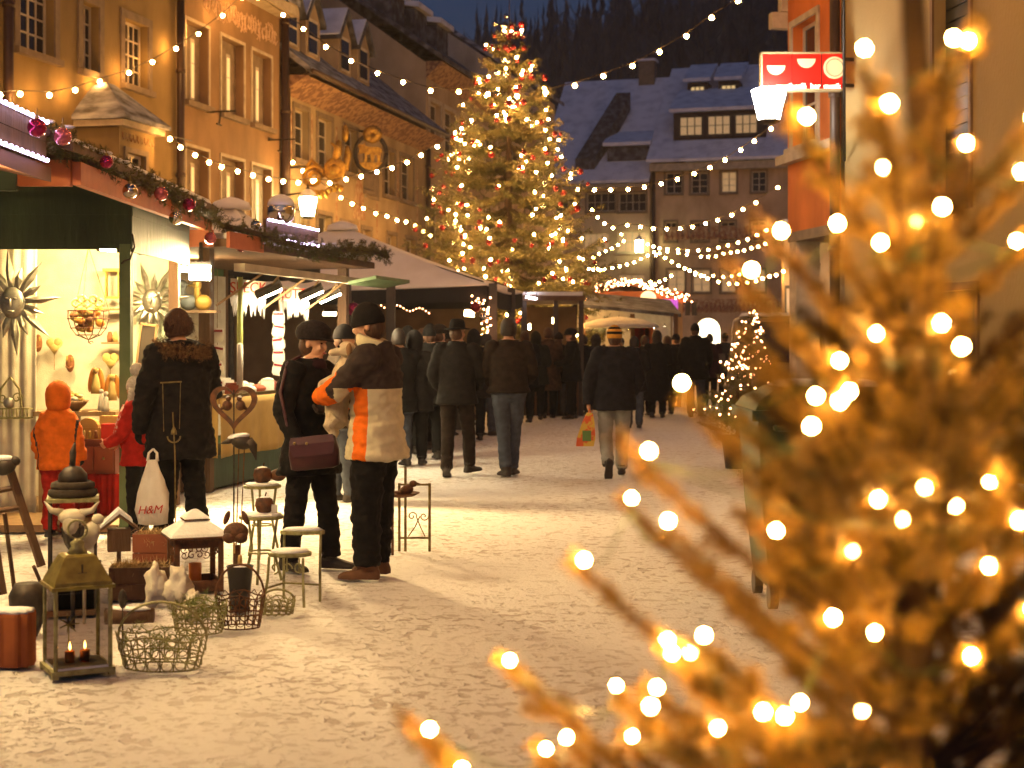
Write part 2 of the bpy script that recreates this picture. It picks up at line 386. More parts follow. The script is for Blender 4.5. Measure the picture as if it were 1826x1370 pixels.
# ---- house with three lit windows and lettering
h2 = hroot('townhouse', 'apricot house with lit curtained windows and painted lettering below its eave', LF, A(410))
a0, a1 = A(314)+.004, A(499)
ops = []
for l, r in ((331,371),(394,434),(449,483)): ops += [(A(l),A(r),6.72,8.45), (A(l),A(r),3.75,5.72)]
facade(LF, a0, a1, 0, 9.55, ops, M_W2, h2, .26)
for o in ops:
    wn = MB(); A0, A1, z0, z1 = o; wd = A1-A0
    fbox(wn, LF, A0, A1, z0, z1, -.30, -.20)
    w0 = build(wn, 'window', M_STONE, h2)
    for f in (.06, .56):
        k = MB(); fbox(k, LF, A0+wd*f, A0+wd*(f+.17), z0+.12, z1-.28, -.199, -.185); cs = build(k, 'casement', M_FRAME, w0)
        for z in (0, 1):
            zz0 = z0+.16+(z1-z0-.5)*.62*z; zz1 = zz0+(z1-z0-.5)*(.60 if z == 0 else .36)
            k = MB(); fbox(k, LF, A0+wd*f+.03, A0+wd*(f+.17)-.03, zz0, zz1, -.184, -.176); build(k, 'pane', E_WIN, w0)
    k = MB(); 
    for q in ((A0-.07,A0-.002,z0,z1),(A1+.002,A1+.07,z0,z1),(A0-.07,A1+.07,z1+.002,z1+.07)): fbox(k, LF, *q, -.02, .03)
    build(k, 'window_surround', M_STONEL, w0)
    k = MB(); fbox(k, LF, A0-.1, A1+.1, z0-.12, z0-.004, -.05, .13); build(k, 'sill', M_STONE, w0)
back_box(LF, a0, a1, 9.55, 9, M_W2, h2, 14, 4.5)
roof(LF, a0, a1, 9.95, 14.6, .55, 4.5, 9, M_ROOF, h2)
k = MB(); fbox(k, LF, a0, a1, 9.55, 9.78, .002, .5); build(k, 'cornice', M_STONEL, h2)
downpipe(LF, A(499)+.06, 0, 9.7, h2, .1)
def text_mesh(s, size, ext=.004, shear=0.0, spacing=1.0):
    cu = bpy.data.curves.new('t', 'FONT'); cu.body = s; cu.size = size; cu.extrude = ext; cu.shear = shear; cu.space_character = spacing; cu.align_x = 'CENTER'; cu.align_y = 'CENTER'; cu.resolution_u = 3
    ob = bpy.data.objects.new('t', cu); COL.objects.link(ob); dg = bpy.context.evaluated_depsgraph_get(); dg.update()
    me = bpy.data.meshes.new_from_object(ob.evaluated_get(dg)); bpy.data.objects.remove(ob); return me
def place_text(name, s, size, pos, xdir, m, parent, ext=.004, shear=0.0, spacing=1.0, updir=(0,0,1), sq=1.0):
    me = text_mesh(s, size, ext, shear, spacing); x = Vector(xdir).normalized(); y = Vector(updir).normalized(); zz = x.cross(y)
    M = Matrix((x*sq, y, zz)).transposed().to_4x4(); M.translation = Vector(pos)
    if parent is not None: M.translation -= ORG[parent.name]
    me.transform(M); return link(name, me, m, parent)
M_LETTER = mat('faded_lettering', (.62,.44,.30), .9, (.46,.29,.17), 14)
# ornate painted band: letters cannot be read in the photograph, so they are drawn as curling strokes
k = MB(); rs = random.Random(3)
for i in range(26):
    a = A(362)+ (A(494)-A(362))*(i+.5)/26; z = 9.02+.05*math.sin(i*.9)
    for q in range(3):
        r = rs.uniform(.06,.15); s0 = rs.uniform(0,6.28); pts = [LF.P(a+rs.uniform(-.05,.05)+r*.6*math.cos(s0+t*.7), z+r*1.7*math.sin(s0+t*.7), .006) for t in range(6)]
        k.tube(pts, .012, 4)
lt = build(k, 'painted_lettering', M_LETTER, h2)
for px, py in ((368,200),(478,250)):
    a, z = LF.az(px, py); k = MB(); k.tube([LF.P(a,z,0), LF.P(a,z,.7)], .02, 5); k.tube([LF.P(a,z+.02,.35), LF.P(a-.1,z-.3,.35)], .02, 5); k.tube([LF.P(a-.22,z-.3,.35), LF.P(a+.02,z-.3,.35)], .02, 5)
    k.tube([LF.P(a-.2,z+.02,.1), LF.P(a+.2,z+.02,.1)], .02, 5); build(k, 'iron_bracket', M_IRON, h2)

# ---- frescoed inn with four gabled dormers
h3 = hroot('townhouse', 'frescoed cream inn with four gabled dormers in its snowy roof', LF, A(630))
a0, a1 = A(499)+.14, A(759)
ops = [(A(l),A(r),z0,z1) for l, r, z0, z1 in ((524,549,6.2,7.5),(566,591,6.2,7.5),(612,636,6.25,7.5),(650,664,5.9,6.9),(684,703,5.95,7.3),(714,736,5.95,7.3),
        (646,661,3.4,4.75),(691,706,3.4,4.75),(724,741,3.4,4.75),(566,590,3.2,4.9),(524,547,3.2,4.9),(608,628,3.3,4.8))]
facade(LF, a0, a1, 0, 8.1, ops, M_W3, h3)
for i, o in enumerate(ops): window(LF, o, h3, 2, 3, [E_WIN2] if i in (6,10) else None, surround=M_STONE, sw=.12)
back_box(LF, a0, a1, 8.05, 9, M_W3, h3, 12.0, 4.6)
r3, sl3 = roof(LF, a0-.05, a1+.02, 8.35, 12.6, .75, 4.6, 9.2, M_ROOF, h3)
k = MB(); ring = [LF.P(a0,7.72,.003), LF.P(a0,8.14,.66), LF.P(a0,8.18,.003)]; k.prism(ring, LF.u*(a1-a0)); build(k, 'painted_eave', M_EAVE, h3, fix=True)
k = MB(); k.tube([LF.P(a0,8.24,.82), LF.P(a1,8.24,.82)], .07, 8); build(k, 'gutter', M_PIPE, h3, True)
downpipe(LF, a0+.06, 0, 8.1, h3, .08); downpipe(LF, a1-.08, 0, 8.1, h3, .08)
k = MB(); k.tube([LF.P(a0+.06,8.0,.12), LF.P(a0+.25,8.2,.45), LF.P(a0+.25,8.26,.8)], .05, 6); build(k, 'downpipe_bend', M_PIPE, h3, True)
for px in (524, 561, 618, 651):     # dormers stand out of the roof slope
    a = LF.a_of(px); d = -.05; zb = 8.35+sl3*(.75+.05); w2 = .52; H = 1.0
    dm = MB(); ring = [LF.P(a-w2,zb-.3,d), LF.P(a+w2,zb-.3,d), LF.P(a+w2,zb+H,d), LF.P(a,zb+H+.62,d), LF.P(a-w2,zb+H,d)]
    dm.prism(ring, LF.n*-2.6); do = build(dm, 'dormer', M_W4, h3, fix=True)
    k = MB(); ov = .14
    k.prism([LF.P(a-w2-ov,zb+H-.12,d+ov), LF.P(a,zb+H+.70,d+ov), LF.P(a+w2+ov,zb+H-.12,d+ov), LF.P(a+w2+ov,zb+H-.02,d+ov), LF.P(a,zb+H+.81,d+ov), LF.P(a-w2-ov,zb+H-.02,d+ov)], LF.n*-2.9)
    build(k, 'dormer_roof', M_ROOFD, do, fix=True)
    k = MB(); k.prism([LF.P(a-w2-ov-.01,zb+H+.005,d+ov-.05), LF.P(a,zb+H+.835,d+ov-.05), LF.P(a,zb+H+.88,d+ov-.05), LF.P(a-w2-ov-.01,zb+H+.05,d+ov-.05)], LF.n*-2.7); build(k, 'roof_snow', M_SNOWR, do, fix=True)
    k = MB(); fbox(k, LF, a-.30, a+.30, zb+.08, zb+H+.02, d+.002, d+.03); wn = build(k, 'dormer_window', M_FRAME, do)
    for s in (-1, 1):
        for q in (0, 1):
            k = MB(); fbox(k, LF, a-.13+s*.13-.10, a+.0+s*.13+.02 if s < 0 else a+.25, zb+.13+q*.43, zb+.13+q*.43+.37, d+.031, d+.036); build(k, 'pane', M_PANE, wn)
# painted architecture on the inn front
k = MB()
for px, z0, z1 in ((519,5.2,7.4),(556,5.2,7.5),(600,4.6,7.4),(640,4.4,7.4),(672,3.6,7.2),(709,3.6,7.2),(744,3.6,7.2)):
    a = A(px); k = MB(); fbox(k, LF, a-.05, a+.05, z0, z1, .002, .008); build(k, 'painted_pilaster', M_ORN, h3)
a = A(640); k = MB(); k.prism([LF.P(a-.55,5.0,.004), LF.P(a+.55,5.0,.004), LF.P(a+.3,5.9,.004), LF.P(a+.1,6.3,.004), LF.P(a+.03,7.4,.004), LF.P(a-.03,7.4,.004), LF.P(a-.1,6.3,.004), LF.P(a-.3,5.9,.004)], LF.n*.006); build(k, 'painted_tower', M_ORN, h3, fix=True)
a, z = LF.az(663, 330); k = MB(); fbox(k, LF, a-.62, a+.62, z-.42, z+.42, .0, .03); bd = build(k, 'painted_board', M_STONE, h3)
k = MB(); fbox(k, LF, a-.7, a+.7, z+.43, z+.55, .0, .08); build(k, 'board_cornice', M_STONEL, bd)
a, z = LF.az(708, 349); place_text('lettering', 'SPORT', .42, LF.P(a, z, .010), LF.u, mat('brown_lettering', (.20,.12,.06), .9), h3)

# ---- tall gabled house behind the tree, and the pale corner house after it
h4 = hroot('townhouse', 'tall sand coloured house with plain gable wall, partly hidden by the big tree', LF, A(850))
a0, a1 = A(759)+.03, A(955)
ops = [(A(l),A(r),z0,z1) for z0, z1 in ((8.0,9.5),(4.9,6.6)) for l, r in ((766,785),(792,811),(818,840),(862,885),(905,930))]
facade(LF, a0, a1, 0, 10.7, ops, M_W4, h4)
for o in ops: window(LF, o, h4, 2, 3, surround=M_STONEL, sw=.14)
back_box(LF, a0, a1, 10.7, 11, M_W4, h4, 14.7, 5.5)
r4, sl4 = roof(LF, a0-.2, a1+.2, 10.9, 15.2, .6, 5.5, 11, M_ROOFD, h4)
k = MB(); ring = [LF.P(a0,10.2,.003), LF.P(a0,10.72,.55), LF.P(a0,10.74,.003)]; k.prism(ring, LF.u*(a1-a0)); build(k, 'painted_eave', M_EAVE, h4, fix=True)
for ad in (.9, 3.6, 6.4):
    a = a0+ad; d = -1.5; zb = 10.9+sl4*2.1; k = MB(); k.prism([LF.P(a,zb-.2,d), LF.P(a+1.5,zb-.2,d), LF.P(a+1.5,zb+.95,d), LF.P(a,zb+.95,d)], LF.n*-1.9); do = build(k, 'dormer', M_ROOFD, h4, fix=True)
    k = MB(); k.prism([LF.P(a-.15,zb+.96,d+.2), LF.P(a+1.65,zb+.96,d+.2), LF.P(a+1.65,zb+1.15,d+.2), LF.P(a-.15,zb+1.15,d+.2)], LF.n*-2.2+Vector((0,0,.35))); build(k, 'roof_snow', M_SNOWR, do, fix=True)
h5 = hroot('townhouse', 'pale corner house rising behind the right edge of the big tree', LF, A(975))
a0, a1 = A(955)+.03, A(989); ops = [(a0+.8,a0+1.7,z,z+1.5) for z in (4,7.2,10)]
facade(LF, a0, a1, 0, 12.4, ops, M_W5, h5)
for o in ops: window(LF, o, h5, 2, 3)
back_box(LF, a0, a1, 12.4, 9, M_W5, h5, 15.5, 4.5); roof(LF, a0-.1, a1+.3, 12.5, 15.8, .4, 4.5, 9, M_ROOF, h5)

# ---- two houses closing the street
FF = Fr((X(1000,81), 81, 0), (.96,-.28)); B = FF.a_of
f1 = hroot('townhouse', 'cream house closing the street, left of the brown frescoed one', FF, B(1085))
a0, a1 = B(960), B(1159)
def rects(fr, L): 
    out = []
    for l, r, t, b in L:
        aa, z1 = fr.az(l, t); ab, _ = fr.az(r, t); out.append((aa, ab, fr.az((l+r)/2, b)[1], fr.az((l+r)/2, t)[1]))
    return out
ops = rects(FF, [(1046,1097,344,377),(1103,1152,344,377),(1040,1086,416,450),(1101,1152,413,450),(1046,1090,492,512),(1101,1150,489,512),(990,1035,344,377)])
facade(FF, a0, a1, 0, 9.8, ops, M_WF1, f1)
for i, o in enumerate(ops): window(FF, o, f1, 4, 2, [M_PANE] if i in (0,1,6) else [E_WIN2], surround=M_STONE if i in (0,1) else None, sw=.08, sill=True)
back_box(FF, a0, a1, 9.8, 11, M_WF1, f1, 15.4, 6); rf1, slf = roof(FF, a0-.1, a1+.05, 9.95, 16.4, .5, 6.3, 11, M_SNOWR, f1)
k = MB(); fbox(k, FF, a0, a1, 9.55, 9.75, .003, .4); build(k, 'cornice', M_STONEL, f1)
a = B(1085); zz = 9.95+slf*1.2; k = MB(); k.prism([FF.P(a-.2,zz,-.6), FF.P(a+2.0,zz,-.6), FF.P(a+2.0,zz+.75,-.6), FF.P(a-.2,zz+.75,-.6)], FF.n*-2.2); do = build(k, 'dormer', M_ROOFD, f1, fix=True)
k = MB(); k.prism([FF.P(a-.4,zz+.76,-.35), FF.P(a+2.2,zz+.76,-.35), FF.P(a+2.2,zz+.95,-.35), FF.P(a-.4,zz+.95,-.35)], FF.n*-2.6+Vector((0,0,1.0))); build(k, 'roof_snow', M_SNOWR, do, fix=True)
a = B(1050); k = MB(); k.prism([FF.P(a-.8,10.2,-.2), FF.P(a+.25,10.2,-.2), FF.P(a+1.5,14.2,-3.6), FF.P(a+.7,14.2,-3.6)], (0,0,1.0)); build(k, 'fire_wall', M_ROOFD, f1, fix=True)
a = B(1100); k = MB(); fbox(k, FF, a, a+.9, 14.6, 17.3, -6.6, -5.8); ch = build(k, 'chimney', M_STONE, f1)
k = MB(); fbox(k, FF, a-.08, a+.98, 17.3, 17.42, -6.7, -5.7); build(k, 'chimney_cap', M_SNOWR, ch)
f2 = hroot('townhouse', 'brown frescoed house closing the street, dormer windows lit in its snowy roof', FF, B(1290))
a0, a1 = B(1159)+.06, B(1462)
ops = rects(FF, [(1187,1216,308,345),(1232,1262,308,345),(1286,1313,306,343),(1340,1366,305,342),(1186,1206,396,430),(1234,1263,396,430),(1285,1311,395,430),(1340,1364,395,430),
                 (1190,1221,481,521),(1235,1266,481,521),(1286,1312,481,521),(1338,1364,481,521)])
arch = rects(FF, [(1240,1284,568,606)])[0]; arch = (arch[0], arch[1], 0.0, arch[3])
facade(FF, a0, a1, 0, 10.75, ops+[arch], M_WF2, f2, .5)
for i, o in enumerate(ops): window(FF, o, f2, 2, 3, [E_WIN2] if i >= 8 or i == 2 else None, surround=M_STONE, sw=.1)
k = MB(); am = (arch[0]+arch[1])/2; ar = (arch[1]-arch[0])/2
for s in (-1, 1):        # spandrels round the passage arch
    ring = [FF.P(am+s*ar, arch[3]-ar, .02)]+[FF.P(am+s*ar*math.cos(t), arch[3]-ar+ar*math.sin(t), .02) for t in [j*math.pi/16 for j in range(1,9)]]+[FF.P(am+s*ar, arch[3], .02)]
    k.prism(ring, FF.n*-.3)
build(k, 'arch', M_WF2, f2, fix=True)
k = MB(); fbox(k, FF, arch[0], arch[1], 0, arch[3], -.49, -.46); build(k, 'lit_passage', emat('passage_light', (1,.85,.52), 5), f2)
for z0, z1, n in ((6.75,7.45,13),(2.95,3.65,17)):
    k = MB(); fbox(k, FF, a0+.5, a1-.4, z0, z1, .002, .012); fr_ = build(k, 'fresco_band', M_ORN, f2)
    k = MB()
    for i in range(n*2):
        aa = a0+.8+i*(a1-a0-1.4)/(n*2); h = random.uniform(.35,.6); k.lathe(FF.P(aa,z0+.04,.016), [(.06,0),(.11,h*.3),(.08,h*.65),(.03,h*.72),(.06,h*.85),(.02,h)], 6)
    build(k, 'fresco_figure', mat('fresco_red', (.22,.07,.05), .9, (.36,.2,.1), 9), fr_)
back_box(FF, a0, a1, 10.75, 12, M_WF2, f2, 16.3, 7); rf2, sl2 = roof(FF, a0-.15, a1+.2, 10.95, 17.0, .6, 7, 12, M_SNOWR, f2)
k = MB(); fbox(k, FF, a0, a1, 10.35, 10.74, .003, .45); build(k, 'cornice', M_STONEL, f2)
downpipe(FF, a0+.15, 0, 10.7, f2, .1)
def long_dormer(px0, px1, zb, h, d, wins, pm, thick, dp):
    aa, ab = B(px0, d), B(px1, d); k = MB(); k.prism([FF.P(aa,zb,d), FF.P(ab,zb,d), FF.P(ab,zb+h,d), FF.P(aa,zb+h,d)], FF.n*-dp); do = build(k, 'dormer', mat('dark_shingle', (.05,.035,.03), .85, scale=9), f2, fix=True)
    k = MB(); k.prism([FF.P(aa-.2,zb+h+.01,d+.3), FF.P(ab+.2,zb+h+.01,d+.3), FF.P(ab+.2,zb+h+.2,d+.3), FF.P(aa-.2,zb+h+.2,d+.3)], FF.n*-(dp+.3)+Vector((0,0,(dp+.3)*.45))); build(k, 'roof_snow', M_SNOWR, do, fix=True)
    for l, r in wins:
        b0, b1 = B(l,d), B(r,d); k = MB(); fbox(k, FF, b0-.08, b1+.08, zb+.16, zb+h-.18, d+.002, d+.05); wn = build(k, 'dormer_window', M_FRAMED, do)
        n = 3
        for i in range(n):
            for j in range(2):
                k = MB(); wd = (b1-b0)/n; hh = (h-.5)/2; fbox(k, FF, b0+i*wd+.03, b0+(i+1)*wd-.03, zb+.25+j*hh+.02, zb+.25+(j+1)*hh-.02, d+.051, d+.058); build(k, 'pane', pm, wn)
long_dormer(1201, 1366, 10.95+sl2*1.4, 1.45, -.8, ((1213,1252),(1263,1302),(1312,1350)), E_WIN2, .2, 3.2)
for l, r in ((1226,1262),(1281,1318)): long_dormer(l, r, 10.95+sl2*4.4, 1.15, -3.8, ((l+6,r-6),), E_WIN, .2, 2.4)

# ---- right-hand side
RF = Fr((8.04-.153*21.7, 21.7, 0), (.153,-1))        # a grows towards the camera
D = RF.a_of
g1 = hroot('townhouse', 'orange painted house on an arcade, behind the red cafe sign', RF, -1)
a0 = D(1405); wo_ = (D(1414),D(1458),4.55,6.45)
facade(RF, a0, -.02, 3.25, 9.5, [wo_], M_WO, g1, .18); window(RF, wo_, g1, 2, 3, [M_PANE, mat('pale_blind', (.35,.30,.22), .8)], surround=M_STONEL, sw=.10)
k = MB(); k.quad(RF.P(a0,3.25,0), RF.P(a0,9.5,0), RF.P(a0,9.5,-8), RF.P(a0,3.25,-8)); build(k, 'side_wall', M_STONEL, g1)
k = MB(); fbox(k, RF, a0-.15, -.05, 4.32, 4.46, .002, .16); build(k, 'string_course', M_STONEL, g1)
k = MB(); fbox(k, RF, a0, -.05, 3.1, 3.25, -5, .0); build(k, 'soffit', M_STONE, g1)
for a in (a0+.15, -.35): k = MB(); fbox(k, RF, a-.14, a+.2, 0, 3.1, -.4, -.02); build(k, 'pillar', M_STONEL, g1)
k = MB(); fbox(k, RF, a0-1.2, -.05, 0, 3.1, -5.2, -5.0); build(k, 'arcade_rear_wall', M_WR, g1)
k = MB(); fbox(k, RF, a0-.2, a0-.01, 6.5, 6.75, -.4, .25); fbox(k, RF, a0-.18, a0-.01, 6.76, 9.4, -.3, .1); build(k, 'corner_board', M_STONEL, g1)
downpipe(RF, .06, .02, 9.4, g1, .075)
g2 = hroot('townhouse', 'yellow plastered house with a tall dark shutter, rightmost', RF, 6)
ops = [(D(1666),D(1730),3.1,7.2), (D(1640)+.1,D(1742),.02,2.15), (D(1850),D(1990),3.1,5.2)]
facade(RF, .14, 15, 0, 9.4, ops, M_WR, g2, .2)
for i, o in enumerate(ops):
    k = MB(); fbox(k, RF, o[0], o[1], o[2], o[3], -.19, -.15); sh = build(k, 'shutter' if i == 0 else 'door', mat('black_green_paint', (.018,.022,.02), .5), g2)
    k = MB(); 
    for q in ((o[0]-.07,o[0]-.002),(o[1]+.002,o[1]+.07)): fbox(k, RF, *q, o[2], o[3], -.05, .03)
    fbox(k, RF, o[0]-.07, o[1]+.07, o[3]+.002, o[3]+.09, -.05, .033); build(k, 'surround', mat('brown_surround', (.20,.12,.06), .7), g2)
    if i == 0:
        for z in np.arange(o[2]+.1, o[3]-.1, .16):
            k = MB(); fbox(k, RF, o[0]+.05, o[1]-.05, z, z+.12, -.149, -.125); build(k, 'slat', MATS['black_green_paint'], sh)
k = MB(); k.quad(RF.P(15,0,0), RF.P(15,0,-8), RF.P(15,9.4,-8), RF.P(15,9.4,0)); build(k, 'side_wall', M_WR, g2)
roof(RF, a0, 15, 9.6, 13.5, .4, 4, 8, M_ROOF, g2)
cb = MB(); p, q = RF.P(D(1512),2.9+1.2,.05), RF.P(D(1625),6.2,.9); cb.tube([p, p.lerp(q,.5)-Vector((0,0,.03)), q, RF.P(D(1690),7.6,.05)], .022, 6)
build(cb, 'awning_rod', M_IRON, g2)  # a loose cable slanting over the wall; there is no awning
g3 = thing('townhouse', 'pale house seen through the arcade, with wall lamps', 'house', (11,47,0))
k = MB(); k.b6(X(1398,46), 16, 46, 46.4, 0, 5.0); build(k, 'wall', M_WF1, g3)
for px in (1408, 1452, 1500): k = MB(); k.b6(X(px-9,46), X(px+9,46), 45.86, 45.98, 1.3, 3.2); wn = build(k, 'window', M_FRAMED, g3); k = MB(); k.b6(X(px-7,46), X(px+7,46), 45.84, 45.859, 1.42, 3.1); build(k, 'pane', E_WIN2, wn)
k = MB(); k.b6(X(1398,46)-.05, 16, 45.8, 46.5, 5.01, 5.2); build(k, 'coping', M_SNOWR, g3)

# ================================================================ wooded hill
def hill():
    xs = np.linspace(-260, 300, 90); ys = np.linspace(105, 420, 50); V = []
    for x in xs:
        for y in ys:
            t = max(0, (y-110)/150); h = (40+.35*max(0,min(40,x+12)))*min(1, t)**.7 + 7*noise.noise(Vector((x*.012, y*.012, 3)))*min(1,t*2)
            V.append((x, y, h-.3))
    ny = len(ys); I = (np.arange(len(xs)-1)[:,None]*ny+np.arange(ny-1)[None,:]).ravel(); T = np.stack([I, I+ny, I+ny+1, I+1], 1)
    o = link('hill', mesh_np(np.array(V), T), mat('snowy_forest_floor', (.14,.14,.16), .9, (.05,.048,.05), .15), smooth=True); tag(o, 'wooded hill behind the town', None, None, 'structure')
    rs = random.Random(5); VV = []; TT = []
    def h_at(x, y):
        t = max(0, (y-110)/150); return (40+.35*max(0,min(40,x+12)))*min(1,t)**.7+7*noise.noise(Vector((x*.012, y*.012, 3)))*min(1,t*2)-.6
    def tri(a, b, c): n = len(VV); VV.extend([a,b,c]); TT.append((n,n+1,n+2))
    for k in range(1500):
        y = rs.uniform(118, 300); x = rs.uniform(-.12, .32)*y; H = rs.uniform(9, 16); z = h_at(x, y); con = rs.random() < .5; w = rs.uniform(1.6,2.8)
        if con:
            for q in range(26):
                t = rs.random(); an = rs.uniform(0, 6.28); rr = w*(1-t)*1.1; c = Vector((x,y,z+H*t)); e = c+Vector((rr*math.cos(an), rr*math.sin(an), -.25*rr)); up = Vector((0,0,H*.11))
                tri(tuple(c+up), tuple(e), tuple(c-up*.6))
        else:
            tri((x-.25,y,z),(x+.25,y,z),(x,y,z+H*.8))
            for q in range(20):
                an = rs.uniform(0,6.28); t = rs.uniform(.25,.9); c = Vector((x,y,z+H*t*.8)); e = c+Vector((math.cos(an), math.sin(an), rs.uniform(.5,1.3)))*w*rs.uniform(.6,1.1)
                tri(tuple(c-Vector((0,0,.12))), tuple(c+Vector((0,0,.12))), tuple(e)); e2 = e+Vector((rs.uniform(-1,1),rs.uniform(-1,1),.8))*.8; tri(tuple(c.lerp(e,.5)), tuple(c.lerp(e,.6)), tuple(e2))
    o = link('forest', mesh_np(np.array(VV), np.array(TT)), mat('winter_wood', (.045,.042,.04), .9, (.085,.085,.09), .3)); tag(o, 'dark winter wood covering the hill behind the roofs', 'forest', None, 'stuff')
hill()
# ================================================================ lamps and light strings
def sphere_mesh(r, m, n=8, k=6, smooth=True):
    b = MB(); b.ell((0,0,0), r, n, k); me = b.mesh(); me.materials.append(m)
    me.polygons.foreach_set('use_smooth', [smooth]*len(me.polygons)); return me
BULB = sphere_mesh(.044, E_BULB)
def string_lights(label, pts, group='strings of bulbs across the street', mesh=None, drop=.06, ends=()):
    """pts: (px, py, Y) of every bulb; the cable runs just above them"""
    P = [at(*p) if not isinstance(p, Vector) else p for p in pts]
    t = thing('string_lights', label, 'string lights', P[0], group); k = MB()
    path = list(ends[:1])+[p+Vector((0,0,drop)) for p in P]+list(ends[1:2])
    k.tube(path, .010, 5); build(k, 'cable', M_IRON, t)
    so = MB()
    for p in P: so.tube([p+Vector((0,0,.035)), p+Vector((0,0,drop+.012))], .018, 6)
    build(so, 'socket', M_IRON, t)
    for p in P: inst('bulb', mesh or BULB, p, t)
    return t
def lerpY(L, Y0, Y1): n = len(L)-1; return [(x, y, Y0+(Y1-Y0)*i/n) for i, (x, y) in enumerate(L)]
string_lights('bulb string along the ochre and apricot house fronts, upper left', lerpY([(-45,166),(0,170),(36,168),(88,170),(134,161),(178,146),(230,130),(272,111),(314,87),(354,61),(397,28),(432,-4)], 23.5, 34.5))
string_lights('bulb string spanning the street highest of all, before the tree top', lerpY([(460,-4),(505,27),(541,52),(581,84),(626,109),(673,131),(719,147),(768,162),(818,164),(870,168),(922,172),(973,165),(1025,153),(1076,136),(1128,118),(1176,93),(1224,65),(1269,32),(1316,2),(1362,-30)], 34.8, 27.0))
string_lights('bulb string rising from the oriel towards the gilded sign', lerpY([(303,248),(322,263),(348,277),(373,290),(395,298),(424,306),(451,313),(479,320),(505,324),(532,326),(558,323),(588,327),(617,320),(644,315),(672,307),(699,300),(726,290),(751,277),(780,262)], 29.0, 36.0), ends=(LF.P(A(270),5.6,.9),))
string_lights('bulb string sagging below the gilded sign along the inn front', lerpY([(522,290),(540,305),(561,322),(585,338),(608,353),(628,364),(648,372),(670,381),(690,386),(708,393),(724,396),(740,403),(755,413),(768,420)], 37.0, 46.0))
string_lights('topmost bulb string right of the tree, under the snowy roofs', lerpY([(1030,338),(1060,339),(1089,339),(1120,338),(1149,334),(1179,328),(1208,320),(1238,310),(1266,299),(1293,286),(1321,268),(1345,252),(1375,230)], 42, 36))
string_lights('second bulb string from the top, right of the tree', lerpY([(1056,375),(1066,388),(1078,399),(1093,407),(1119,402),(1142,405),(1165,408),(1189,409),(1213,408),(1235,405),(1258,399),(1280,393),(1305,384),(1325,374),(1348,362),(1387,335)], 50, 42))
string_lights('third bulb string from the top, across the brown house', lerpY([(1155,436),(1165,440),(1176,443),(1190,445),(1209,446),(1226,448),(1245,447),(1263,446),(1281,442),(1298,438),(1316,433),(1333,427),(1350,419),(1366,411),(1385,402)], 60, 50))
string_lights('fourth bulb string from the top, hanging close under the third', lerpY([(1166,450),(1176,452),(1190,449),(1209,451),(1225,454),(1250,458),(1263,458),(1277,457),(1290,453),(1303,451),(1315,449),(1327,447),(1340,443),(1352,440),(1365,435)], 66, 56))
string_lights('longest low bulb string, dipping to the arcade on the right', lerpY([(1155,456),(1170,455),(1186,460),(1198,467),(1210,474),(1221,479),(1230,483),(1240,487),(1250,492),(1262,497),(1281,503),(1300,506),(1315,506),(1332,505),(1348,502),(1360,497),(1372,493),(1384,491),(1397,484),(1412,478),(1425,473)], 58, 44))
string_lights('low bulb string crossing in front of the brown house windows', lerpY([(1240,490),(1256,492),(1272,492),(1290,494),(1305,492),(1318,490),(1334,492),(1350,488)], 68, 62))
string_lights('short bulb string climbing to the lit window of the cream far house', lerpY([(1058,460),(1068,453),(1080,448),(1091,443),(1102,437),(1112,430),(1108,418)], 60, 66))
string_lights('bulb string low before the cream far house shop window', lerpY([(1050,480),(1058,481),(1066,480),(1078,480),(1092,478),(1105,475),(1118,472),(1131,468),(1143,462)], 58, 62))
string_lights('short bulb string beside the far stall roof', lerpY([(1160,503),(1168,508),(1176,503),(1186,499),(1197,492)], 56, 60))
# strings added overhead, out of view, to light the snow, crowd and parasol
for i, (Y, zz) in enumerate(((21.8,7.3),(18.5,6.7),(15.2,6.4),(11.5,6.1),(8.0,5.8),(5.2,5.8),(2.4,5.8))):
    P = [Vector((-9.5+15.5*t/17, Y+.6*math.sin(t), zz+1.9*((t/17-.5)**2)*2)) for t in range(18)]
    string_lights('bulb string overhead, %s before the high one at the tree top' % ('first','second','third','fourth','fifth','sixth','seventh')[i], P)

def lantern(label, c, wt, wb, h, gm, arm=None, group='street lanterns', cap=True, hang=None):
    c = Vector(c); t = thing('street_lantern', label, 'lantern', c, group)
    k = MB(); k.lathe(c, [(wb*.5,-h/2),(wt*.5,h/2),(wt*.40,h/2+.03)], 6); build(k, 'glass', gm, t, fix=True)
    k = MB()
    for j in range(6):
        a = math.pi*2*j/6; k.tube([c+Vector((wb*.505*math.cos(a), wb*.505*math.sin(a), -h/2)), c+Vector((wt*.505*math.cos(a), wt*.505*math.sin(a), h/2))], .008, 4)
    k.lathe(c-Vector((0,0,h/2+.03)), [(wb*.3,-.03),(wb*.52,0),(wb*.52,.03)], 6); build(k, 'frame', M_IRON, t)
    if cap:
        k = MB(); k.lathe(c+Vector((0,0,h/2+.03)), [(wt*.55,0),(wt*.30,.12),(wt*.12,.17),(wt*.12,.22),(.02,.25),(.03,.30),(.004,.34)], 6); cp = build(k, 'cap', M_IRON, t)
        k = MB(); k.lathe(c+Vector((0,0,h/2+.06)), [(wt*.50,0),(wt*.30,.12),(wt*.13,.165),(.01,.2)], 6); build(k, 'snow', M_SNOW, cp)
    if arm: k = MB(); k.tube(arm, .022, 6); build(k, 'bracket', M_IRON, t)
    return t
c = at(549, 370, 37.2)
lantern('street lantern glowing yellow below the gilded inn sign', c, .46, .30, .44, emat('lantern_left', (1,.86,.40), 70), [LF.P(A(499),c.z+.33,0), c+Vector((-.3,.2,.36)), c+Vector((0,0,.36))])
